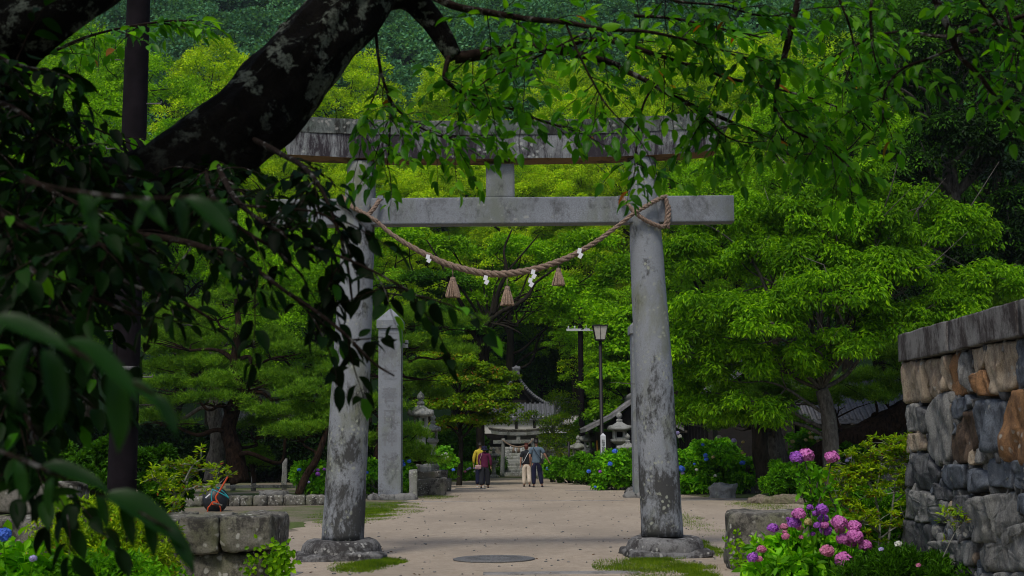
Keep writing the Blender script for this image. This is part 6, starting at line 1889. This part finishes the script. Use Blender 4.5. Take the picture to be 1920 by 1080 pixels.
DARK = [
 # drooping dark boughs, nearer
 ([(120, 440, 6.1), (170, 440, 5.2), (250, 440, 4.8), (330, 450, 4.7), (400, 470, 4.6), (470, 500, 4.6), (540, 550, 4.6)], .020, .006, 11, .0),
 ([(455, 250, 6.35), (520, 285, 5.8), (565, 310, 5.3), (600, 350, 5.0), (630, 420, 4.9), (650, 490, 4.9), (660, 560, 4.9)], .014, .004, 12, .2),
 ([(540, 550, 4.6), (600, 590, 4.6), (650, 630, 4.6), (700, 680, 4.6), (740, 705, 4.6)], .008, .003, 12, .0),
 ([(400, 290, 6.25), (440, 370, 5.3), (500, 420, 4.8), (580, 460, 4.8), (660, 490, 4.8), (740, 530, 4.8), (800, 565, 4.8)], .010, .003, 13, .0),
 ([(385, 300, 6.3), (392, 350, 5.6), (420, 400, 5.0), (470, 440, 4.9), (520, 470, 4.9), (570, 520, 4.9)], .010, .004, 11, .0),
 ([(130, 430, 5.0), (180, 480, 4.8), (240, 530, 4.8), (330, 560, 4.8), (400, 600, 4.8)], .012, .004, 12, .1),
 ([(90, 440, 5.1), (110, 520, 5.0), (140, 560, 4.9), (180, 560, 4.9), (250, 590, 4.9)], .016, .005, 11, .0),
 ([(400, 300, 6.25), (425, 350, 5.5), (450, 382, 5.0), (520, 390, 4.9), (600, 400, 4.9), (660, 440, 4.9)], .008, .003, 13, .1),
 ([(-60, 300, 5.0), (40, 330, 4.8), (120, 370, 4.7), (200, 400, 4.7)], .016, .004, 16, .0),
 ([(-80, 420, 4.6), (20, 470, 4.4), (80, 530, 4.3), (140, 600, 4.3)], .016, .004, 20, .0),
 ([(-80, 520, 4.2), (0, 560, 4.1), (60, 640, 4.0), (80, 720, 4.0)], .014, .004, 18, .0),
 ([(-80, 180, 5.2), (20, 200, 5.0), (100, 260, 5.0), (180, 290, 5.0)], .014, .004, 14, .0),
 ([(-80, 640, 3.9), (0, 700, 3.8), (50, 780, 3.8), (60, 850, 3.8), (100, 930, 3.8)], .012, .004, 17, .0),
 ([(-80, 60, 5.0), (0, 110, 5.0), (60, 130, 5.0), (110, 150, 5.0)], .014, .004, 12, .0),
 ([(-80, 250, 5.2), (20, 300, 5.2), (110, 330, 5.2), (210, 350, 5.2)], .014, .004, 20, .0),
 ([(-80, 400, 5.3), (30, 430, 5.3), (130, 480, 5.3), (200, 540, 5.3)], .014, .004, 22, .0),
 ([(-80, 480, 5.0), (20, 500, 5.0), (100, 520, 5.0), (190, 500, 5.0), (260, 470, 5.0)], .014, .004, 20, .0),
 ([(-80, 560, 4.9), (20, 570, 4.8), (90, 590, 4.8), (150, 650, 4.8)], .012, .004, 20, .0),
 ([(-80, 150, 5.6), (20, 160, 5.6), (90, 190, 5.6), (150, 240, 5.6)], .012, .004, 18, .0),
 ([(-60, 330, 3.9), (0, 400, 3.8), (60, 430, 3.8), (150, 440, 3.8), (210, 470, 3.8)], .012, .004, 18, .0),
]
LP, LD, LN, LS = [], [], [], []
def leafy(Q, rq, dens, frac, rng, store, size=.092, tw=(.18, .42), droop=.45):
    A = [Vector(q) for q in Q]; n = len(A)
    seg = [0]
    for i in range(1, n): seg.append(seg[-1] + (A[i] - A[i - 1]).length)
    L = seg[-1]; k = max(2, int(L * (1 - frac) * dens))
    for _ in range(k):
        s = L * (frac + (1 - frac) * rng.random())
        i = max(1, min(n - 1, next((j for j in range(n) if seg[j] >= s), n - 1)))
        b = A[i - 1].lerp(A[i], rng.random()); T = (A[i] - A[i - 1]).normalized()
        d = Vector(unit(rng.normal(size=3) * np.array([1, .9, .6])))
        d = (d + T * .7 + Vector((0, 0, -.15))).normalized()
        ln = rng.uniform(*tw); m = 7; p = b.copy(); pts = [p.copy()]
        for j in range(m):
            d = (d + Vector((0, 0, -.13 * droop)) + Vector(rng.normal(size=3) * .09)).normalized(); p = p + d * ln / m; pts.append(p.copy())
        twg.tube([q - nco for q in pts], [.0035 - .0003 * j for j in range(m + 1)], 4)
        # alternate hanging leaves
        nl = int(ln / .034)
        for j in range(nl):
            f = (j + .6) / nl; q = pts[min(m, int(f * m))]; q2 = pts[min(m, int(f * m) + 1)]
            pp = q.lerp(q2, f * m - int(f * m)); tt = (pts[-1] - pts[0]).normalized()
            side = tt.cross(Vector((0, 0, 1))); side = side.normalized() if side.length > .1 else Vector((1, 0, 0))
            if j % 2: side = -side
            dr = rng.uniform(-.1, .45 + .7 * droop)
            ld = (side * .8 + tt * .65 + Vector((0, 0, -dr)) + Vector(rng.normal(size=3) * .28)).normalized()
            nn = Vector((0, 0, 1)) + Vector(rng.normal(size=3) * .5) + side * .2
            store.append((np.array(pp) + np.array(ld) * .018, np.array(ld), np.array(nn), size * rng.uniform(.6, 1.15)))
        ld = (pts[-1] - pts[-2]).normalized() + Vector((0, 0, -.4))
        store.append((np.array(pts[-1]), np.array(ld), np.array(Vector((0, 0, 1)) + Vector(rng.normal(size=3) * .5)), size))
light, dark = [], []
for pts, r0, r1, dens, fr in BRANCHES:
    Qb, rb = branch(pts, r0, r1, wob=.4, n=8); leafy(Qb, rb, dens * LEAFY, fr, rngc, light, .088)
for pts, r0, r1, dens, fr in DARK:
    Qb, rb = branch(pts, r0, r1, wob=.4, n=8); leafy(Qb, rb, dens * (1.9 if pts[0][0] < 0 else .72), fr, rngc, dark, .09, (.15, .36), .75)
# the crown above and behind the camera's head, outside the picture, shading the limb
for k in range(CANOPY):
    a = rngc.uniform(-7.5, 7.0); y = rngc.uniform(-2.5, 7.2)
    z = rngc.uniform(4.3, 6.0) + .30 * max(0, y - 3)
    c = Vector((a, y, z))
    e = (c.z - HCAM) / max(c.y, .1)
    if y > .5 and e < .47: continue
    d = Vector(rngc.normal(size=3) * np.array([1, 1, .25])).normalized()
    Qc = [c - d * .8, c - d * .3 + Vector((0, 0, .06)), c + d * .2, c + d * .8 - Vector((0, 0, .12))]
    twg.tube([q - nco for q in Qc], [.02, .016, .01, .005], 5)
    leafy(Qc, None, 17, .0, rngc, dark if k % 2 else light, .10, (.25, .6))
# very near sprays at the lower left
near = []
def near_leaf(b, t, Y, n=(0, -.5, 1), Y2=None, s=1):
    A = W(*b, Y); B = W(*t, Y2 or Y); d = B - A
    near.append((np.array(A), np.array(d), np.array(n), d.length * s * .84))
spr = [([(-120, 560, 1.75), (0, 600, 1.7), (100, 640, 1.68), (200, 690, 1.66), (290, 740, 1.66)], .004), ([(-120, 800, 2.2), (60, 870, 2.1), (160, 915, 2.1), (260, 960, 2.1), (330, 1000, 2.1)], .0035), ([(40, 340, 2.1), (150, 360, 2.1), (260, 372, 2.1), (350, 370, 2.1), (410, 375, 2.1)], .0035)]
for pts, r in spr: branch(pts, r, r * .5, n=8, wob=.1)
near_leaf((-30, 606), (180, 668), 1.6, (.1, -.6, 1)); near_leaf((120, 640), (300, 770), 1.62, (.3, -.5, 1)); near_leaf((80, 655), (125, 835), 1.66, (.9, -.9, .2)); near_leaf((205, 700), (232, 880), 1.66, (.8, -1, .2))
near_leaf((290, 742), (345, 835), 1.6, (.5, -.8, .5)); near_leaf((60, 640), (10, 800), 1.7, (-.6, -1, .2)); near_leaf((10, 610), (-60, 740), 1.7, (-.6, -1, .3)); near_leaf((240, 715), (330, 790), 1.72, (.2, -.6, .9))
near_leaf((190, 930), (402, 1048), 2.1, (.1, -.6, 1)); near_leaf((180, 925), (208, 1010), 2.1, (.8, -1, .2)); near_leaf((225, 945), (258, 1045), 2.1, (.7, -1, .3)); near_leaf((270, 965), (296, 1066), 2.1, (.8, -1, .2)); near_leaf((312, 990), (378, 1090), 2.1, (.5, -.9, .5)); near_leaf((70, 880), (240, 925), 2.1, (.1, -.5, 1)); near_leaf((100, 895), (90, 990), 2.15, (-.5, -1, .2)); near_leaf((30, 865), (50, 960), 2.1, (.6, -1, .2))
near_leaf((150, 360), (190, 470), 2.1, (.7, -1, .2)); near_leaf((250, 372), (330, 440), 2.1, (.3, -.8, .6)); near_leaf((345, 372), (470, 470), 2.05, (.4, -.8, .6)); near_leaf((330, 368), (350, 465), 2.1, (.8, -1, .1)); near_leaf((200, 368), (140, 420), 2.1, (-.4, -.9, .5)); near_leaf((400, 375), (440, 420), 2.1, (.4, -.8, .5)); near_leaf((290, 372), (240, 450), 2.1, (-.5, -1, .3))
wood.build('trunk', M['bark_cherry'], NC)
twg.build('branches', M['bark_twig'], NC)
def mk(store, name, mats, ratio, rng, wr=.46):
    P = np.array([s[0] for s in store]) - np.array(nco); D = np.array([s[1] for s in store]); N = np.array([s[2] for s in store]); S = np.array([s[3] for s in store])
    mb = MB(); sel = rng.random(len(P)) < ratio
    leaves(mb, P[~sel], D[~sel], N[~sel], S[~sel], S[~sel] * wr, T_FINE, 0, True)
    if sel.any(): leaves(mb, P[sel], D[sel], N[sel], S[sel], S[sel] * wr, T_FINE, 1, True)
    mb.build(name, mats, NC); print(name, len(P), 'leaves')
mk(light, 'crown', [M['lf_cherry'], M['lf_orange']], .006, rngc)
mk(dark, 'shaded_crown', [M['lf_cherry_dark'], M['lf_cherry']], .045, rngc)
mk(near, 'near_leaves', [M['lf_near'], M['lf_near']], 0, rngc, .32)

# ------------------------------------------------------------------ people
def skin_obj(name, verts, edges, radii, mat, parent, sub=2, root=0):
    me = bpy.data.meshes.new(name); me.from_pydata([tuple(v) for v in verts], edges, []); me.update()
    o = bpy.data.objects.new(name, me); col.objects.link(o); o.parent = parent
    sk = o.modifiers.new('skin', 'SKIN'); sk.use_smooth_shade = True; sk.branch_smoothing = .6
    for i, r in enumerate(radii):
        d = me.skin_vertices[0].data[i]; d.radius = r if isinstance(r, tuple) else (r, r)
        d.use_root = (i == root)
    if sub: s = o.modifiers.new('sub', 'SUBSURF'); s.levels = sub; s.render_levels = sub
    dg = bpy.context.evaluated_depsgraph_get(); dg.update()
    m2 = bpy.data.meshes.new_from_object(o.evaluated_get(dg))
    o.modifiers.clear(); o.data = m2; m2.materials.clear(); m2.materials.append(mat)
    for p in m2.polygons: p.use_smooth = True
    return o

def person(loc, H, label, top, bottom, hair, pose, rz=0, sleeve='short', shoes='c_black', hairlen='short', hat=None, wide=1.0, trouser_w=1.0, turn=0, cat='person', legs=True):
    """built facing +Y (away from the camera)"""
    t = thing('person', loc, label, cat, None, rz)
    s = H / 1.70
    def v(x, y, z): return Vector((x * s, y * s, z * s))
    J = dict(pel=v(0, 0, .93), sp=v(0, .02, 1.08), ch=v(0, .0, 1.28), nk=v(0, -.01, 1.42), n2=v(0, .01, 1.48))
    hd_ = {}
    verts, edges, rad = [], [], []
    def add(p, r, par=None):
        verts.append(p); rad.append(tuple(q * s for q in r) if isinstance(r, tuple) else r * s)
        if par is not None: edges.append((par, len(verts) - 1))
        return len(verts) - 1
    pel = add(J['pel'], (.15 * wide, .11)); sp = add(J['sp'], (.125 * wide, .10), pel); ch = add(J['ch'], (.15 * wide, .11), sp)
    nk = add(J['nk'], (.075, .06), ch); n2 = add(J['n2'], .052, nk)
    h1 = add(v(0, .012, 1.545), (.066, .075), n2); h2 = add(v(0, .008, 1.60), (.074, .092), h1); h3 = add(v(0, .0, 1.65), (.070, .088), h2); h4 = add(v(0, -.005, 1.685), (.035, .045), h3)
    nose = add(v(0, .105, 1.575), .012, h1)
    arms = {}
    for sd in (-1, 1):
        sh = add(v(sd * .165 * wide, 0, 1.375), .058, ch)
        e, w_ = pose['arm'][0 if sd < 0 else 1]
        el = add(v(sd * e[0] + 0, e[1], e[2]), .042, sh); mid = add((verts[el] + v(sd * w_[0], w_[1], w_[2])) / 2, .036, el); wr = add(v(sd * w_[0], w_[1], w_[2]), .025, mid)
        d = (verts[wr] - verts[el]).normalized(); pm = add(verts[wr] + d * .05 * s, (.036, .020), wr)
        side = Vector((0, 1, 0)).cross(d).normalized() if abs(d.y) < .9 else Vector((1, 0, 0))
        fwd = d.cross(side).normalized()
        for k in range(4):
            o_ = fwd * ((k - 1.5) * .017 * s); ln = (.065, .075, .07, .055)[k] * s
            f1 = add(verts[pm] + o_ + d * .045 * s, .009, pm); f2 = add(verts[f1] + d * ln * .5 - side * sd * .008 * s, .008, f1); f3 = add(verts[f2] + d * ln * .45 - side * sd * .018 * s, .006, f2)
        th = add(verts[wr] + d * .03 * s + fwd * .035 * s, .010, wr); th2 = add(verts[th] + d * .035 * s + fwd * .015 * s, .008, th)
        arms[sd] = (sh, el, mid, wr)
    leg = {}
    for sd in (-1, 1):
        (kx, ky, kz), (ax, ay, az), (tx, ty, tz) = pose['leg'][0 if sd < 0 else 1]
        hp = add(v(sd * .09, 0, .88), .085, pel); th = add(v(sd * (.09 + kx) / 2, ky / 2, (.88 + kz) / 2 + .0), .075, hp); kn = add(v(sd * kx, ky, kz), .054, th)
        cf = add((verts[kn] * .6 + v(sd * ax, ay, az) * .4) + v(0, -.015, 0), .050, kn); an = add(v(sd * ax, ay, az), .036, cf)
        to = add(v(sd * tx, ty, tz), (.038, .025), an)
        leg[sd] = (hp, th, kn, cf, an, to)
    skin_obj('body', verts, edges, rad, M['skin'], t, 1)
    # top
    tv, te, trd = [], [], []
    def ad(p, r, par=None):
        tv.append(p); trd.append(tuple(q * s for q in r) if isinstance(r, tuple) else r * s)
        if par is not None: te.append((par, len(tv) - 1))
        return len(tv) - 1
    hemz = pose.get('hem', .80)
    a0 = ad(v(0, 0, 1.10), (.155 * wide, .125)); a1 = ad(v(0, 0, .93), (.168 * wide, .135), a0); a2 = ad(v(0, 0, hemz), (.172 * wide, .140), a1)
    b1 = ad(v(0, .0, 1.28), (.190 * wide, .140), a0); b2 = ad(v(0, -.005, 1.38), (.178 * wide, .115), b1); b3 = ad(v(0, 0, 1.45), (.085, .08), b2); ad(v(0, 0, 1.485), (.068, .066), b3)
    for sd in (-1, 1):
        sh, el, mid, wr = arms[sd]
        c1 = ad(verts[sh] + v(-sd * .005, 0, .0), .088, b2)
        if sleeve == 'short': ad(verts[sh].lerp(verts[el], .45), .080, c1); ad(verts[sh].lerp(verts[el], .85), .080, len(tv) - 1)
        elif sleeve == 'none': ad(verts[sh].lerp(verts[el], .18), .066, c1)
        else:
            ad(verts[sh].lerp(verts[el], .5), .078, c1); ad(verts[el], .068, len(tv) - 1); ad(verts[el].lerp(verts[wr], .55), .055, len(tv) - 1); ad(verts[el].lerp(verts[wr], .9), .050, len(tv) - 1)
    skin_obj('shirt', tv, te, trd, M[top], t, 1)
    # trousers
    tv, te, trd = [], [], []
    a0 = ad(v(0, 0, .90), (.150 * wide, .125)); ad(v(0, 0, .99), (.148 * wide, .120), a0)
    for sd in (-1, 1):
        hp, th, kn, cf, an, to = leg[sd]
        q = ad(verts[hp] + v(sd * .0, 0, -.02), .115 * trouser_w ** .5, a0); q = ad(verts[th], .105 * trouser_w, q); q = ad(verts[kn], .090 * trouser_w, q); q = ad(verts[cf], .085 * trouser_w, q); q = ad(verts[an] + v(0, 0, .015), .078 * trouser_w, q)
    skin_obj('trousers', tv, te, trd, M[bottom], t, 1)
    for sd in (-1, 1):
        hp, th, kn, cf, an, to = leg[sd]
        d = verts[to] - verts[an]; heel = verts[an] - v(0, .03, .045)
        skin_obj('shoe', [heel, (heel + verts[to]) / 2 + v(0, 0, -.004), verts[to] + v(0, .03, -.008)], [(0, 1), (1, 2)], [(.042 * s, .042 * s), (.045 * s, .036 * s), (.040 * s, .026 * s)], M[shoes], t, 1)
    # hair: cap over the back and top of the head
    hv = [v(0, -.012, 1.655), v(0, -.03, 1.60), v(0, -.045, 1.545)]; hr = [(.078, .088), (.088, .095), (.070, .055)]
    if hairlen == 'bob': hv += [v(0, -.045, 1.49)]; hr += [(.085, .055)]; hr[2] = (.090, .070)
    hv.append(v(0, -.008, 1.70)); hr.append((.045, .050)); k = len(hv) - 1
    ed = [(i, i + 1) for i in range(len(hv) - 2)] + [(0, k)]
    skin_obj('hair', hv, ed, [tuple(q * s for q in r) for r in hr], M[hair], t, 2)
    if hat:
        mb = MB(); mb.lathe([(.02, .115), (.07, .11), (.098, .07), (.104, .01), (.108, -.02), (.155, -.055), (.158, -.062), (.10, -.03)], (0, -.01 * s, 1.62 * s), 20); mb.build('hat', M[hat], t)
    return t, J, s
STAND = dict(arm=[((.20, -.02, 1.12), (.22, .06, .88)), ((.20, -.02, 1.12), (.22, .06, .88))], leg=[((.10, .03, .49), (.11, .0, .08), (.12, .12, .03)), ((.10, .03, .49), (.11, .0, .08), (.12, .12, .03))])
WALK = dict(arm=[((.21, -.04, 1.12), (.23, .04, .88)), ((.27, -.03, 1.15), (.42, .06, .95))], leg=[((.10, .09, .49), (.11, .10, .09), (.12, .23, .03)), ((.10, -.04, .50), (.12, -.22, .12), (.14, -.12, .03))])
def foot(px, py):
    g = G(px, py); return (g.x, g.y, 0)
PY = 53.0
def fl2(px, Y): p = W(px, 900, Y); return (p.x, Y, 0)
# left couple
yy = 53.6; pA = fl2(900.5, yy)
person(pA, (W(900, 830, yy).z), 'person in a mustard yellow top and navy trousers walking away, dark short hair', 'c_yellow', 'c_navy', 'hair', dict(STAND, arm=[((.24, -.02, 1.12), (.25, .02, .88)), ((.19, .04, 1.12), (.18, .12, .95))]), sleeve='long', shoes='c_white', trouser_w=1.05)
yy = 52.2; pB = fl2(908.5, yy)
tB, JB, sB = person(pB, W(908, 837, yy).z, 'person in a plum long sleeved top, dark hat and wide dark trousers', 'c_maroon', 'c_black', 'hair', dict(STAND, leg=[((.11, -.04, .49), (.13, -.14, .10), (.14, -.02, .03)), ((.12, .08, .49), (.14, .08, .08), (.15, .2, .03))], arm=[((.23, .0, 1.12), (.22, .08, .90)), ((.25, -.02, 1.12), (.26, .02, .88))], hem=.76), sleeve='long', shoes='c_black', hairlen='bob', hat='c_navy', wide=1.12, trouser_w=1.25)
# right couple
yy = 53.4; pC = fl2(987.5, yy)
person(pC, W(987, 832.5, yy).z, 'person in a black short sleeved top and cream trousers with reddish brown hair', 'c_black', 'c_cream', 'hair_red', dict(WALK, leg=[((.10, .06, .49), (.10, .04, .08), (.11, .16, .03)), ((.10, -.02, .50), (.11, -.16, .13), (.12, -.06, .03))], arm=[((.22, -.02, 1.12), (.24, .03, .88)), ((.19, -.04, 1.12), (.17, .02, .90))], hem=.90), sleeve='short', hairlen='bob', trouser_w=1.1)
yy = 52.6; pD = fl2(1006, yy)
tD, JD, sD = person(pD, W(1006, 824, yy).z, 'tall person in a blue grey t-shirt with dark strap across the back', 'c_steel', 'c_navy', 'hair', dict(WALK, hem=.82, arm=[((.23, -.04, 1.12), (.22, .06, .92)), ((.30, -.02, 1.16), (.42, .05, .96))], leg=[((.10, -.01, .49), (.10, -.02, .08), (.11, .10, .03)), ((.13, .06, .49), (.19, -.02, .09), (.22, .10, .03))]), sleeve='short', wide=1.12, trouser_w=1.0)
# person behind the hydrangea
yy = 57.5; pE = fl2(831, yy)
person(pE, W(831, 840, yy).z, 'person mostly hidden behind the white hydrangea, only dark hair and face showing', 'c_maroon', 'c_navy', 'hair', STAND, rz=R(160), sleeve='long')
# bags
def bag(owner_loc, s, strap, body_c, size, m, label, ms):
    t = thing('shoulder_bag', Vector(owner_loc) + Vector(body_c) * s, label, 'bag')
    o = Vector(body_c) * s
    mb = MB(); rockbox(mb, (0, 0, 0), tuple(q * s for q in size), 0, 2, .35, .008, 6); mb.build('body', M[m], t)
    Q, rq = smooth_path([Vector(p) * s - o for p in strap], .011 * s, 5)
    mb = MB(); mb.tube(Q, rq, 6); mb.build('strap', M[ms], t)
bag(pB, sB, [(-.23, -.15, .92), (-.20, -.165, 1.12), (-.13, -.155, 1.32), (-.08, -.02, 1.47), (-.12, .12, 1.30), (-.25, .02, .95)], (-.25, -.15, .86), (.26, .10, .17), 'c_pink', 'small pinkish patterned handbag at the hip of the plum top', 'c_pink')
bag(pD, sD, [(-.12, .04, 1.46), (-.09, -.12, 1.38), (.02, -.165, 1.20), (.12, -.165, 1.05), (.20, -.12, .96), (.22, .02, .95)], (.21, -.06, .93), (.10, .16, .18), 'c_black', 'black cross body bag on the blue grey t-shirt', 'c_black')
s_c = W(987, 832.5, 53.4).z / 1.7
bag(pC, s_c, [(.13, .04, 1.45), (.09, -.12, 1.38), (-.02, -.155, 1.18), (-.10, -.15, 1.02), (-.16, -.04, .95)], (-.17, .04, .93), (.07, .14, .14), 'c_black', 'thin white strapped bag on the black top', 'c_white')
# ------------------------------------------------------------------ thin humid air over the whole place
mb = MB(); mb.box((0, 560, 115), (1900, 1300, 232))
m = bpy.data.materials.new('humid_air'); m.use_nodes = True; nt = m.node_tree; nt.nodes.clear()
ou = nt.nodes.new('ShaderNodeOutputMaterial'); pv = nt.nodes.new('ShaderNodeVolumePrincipled')
pv.inputs['Color'].default_value = (.75, .88, 1.0, 1); pv.inputs['Density'].default_value = HAZE; pv.inputs['Anisotropy'].default_value = .3
nt.links.new(pv.outputs[0], ou.inputs['Volume'])
tag(mb.build('haze', m), 'thin bluish humid haze over the hill', None, None, 'stuff')
# ------------------------------------------------------------------ pieces of parts go one level deeper
SUBS = {'insulator': 'crossarm', 'carved_lettering': 'shaft', 'carved_line': 'shaft', 'side_lug': 'shaft', 'cap_mark': 'cap', 'lettering': 'post',
        'ridge': ('roof', 'upper_roof'), 'paper_strip': 'main_rope', 'binding': 'knot', 'step_bolt': 'shaft', 'grip': 'handle', 'label_plate': 'drum',
        'wall_post': 'plaster_wall', 'lamp_shade': 'frame', 'bargeboard': 'upper_roof', 'rafters': 'roof', 'footing_slab': 'plinth', 'coping': 'body', 'wedge': 'tie_beam', 'band': 'shaft'}
def base_name(o): return o.name.split('.')[0]
index_kids()
for root_name, kids in list(KIDS.items()):
    root = bpy.data.objects[root_name]
    if root.parent is not None: continue
    for k in kids:
        want = SUBS.get(base_name(k))
        if not want: continue
        want = want if isinstance(want, tuple) else (want,)
        host = [h for h in kids if base_name(h) in want and h.location.length < 1e-6 and h.rotation_euler.to_matrix().is_negative is False]
        if host: 
            if base_name(k) == 'footing_slab':
                cx_ = sum(v.co.x for v in k.data.vertices) / len(k.data.vertices)
                host.sort(key=lambda h: abs(sum(v.co.x for v in h.data.vertices) / len(h.data.vertices) - cx_))
            k.parent = host[0]
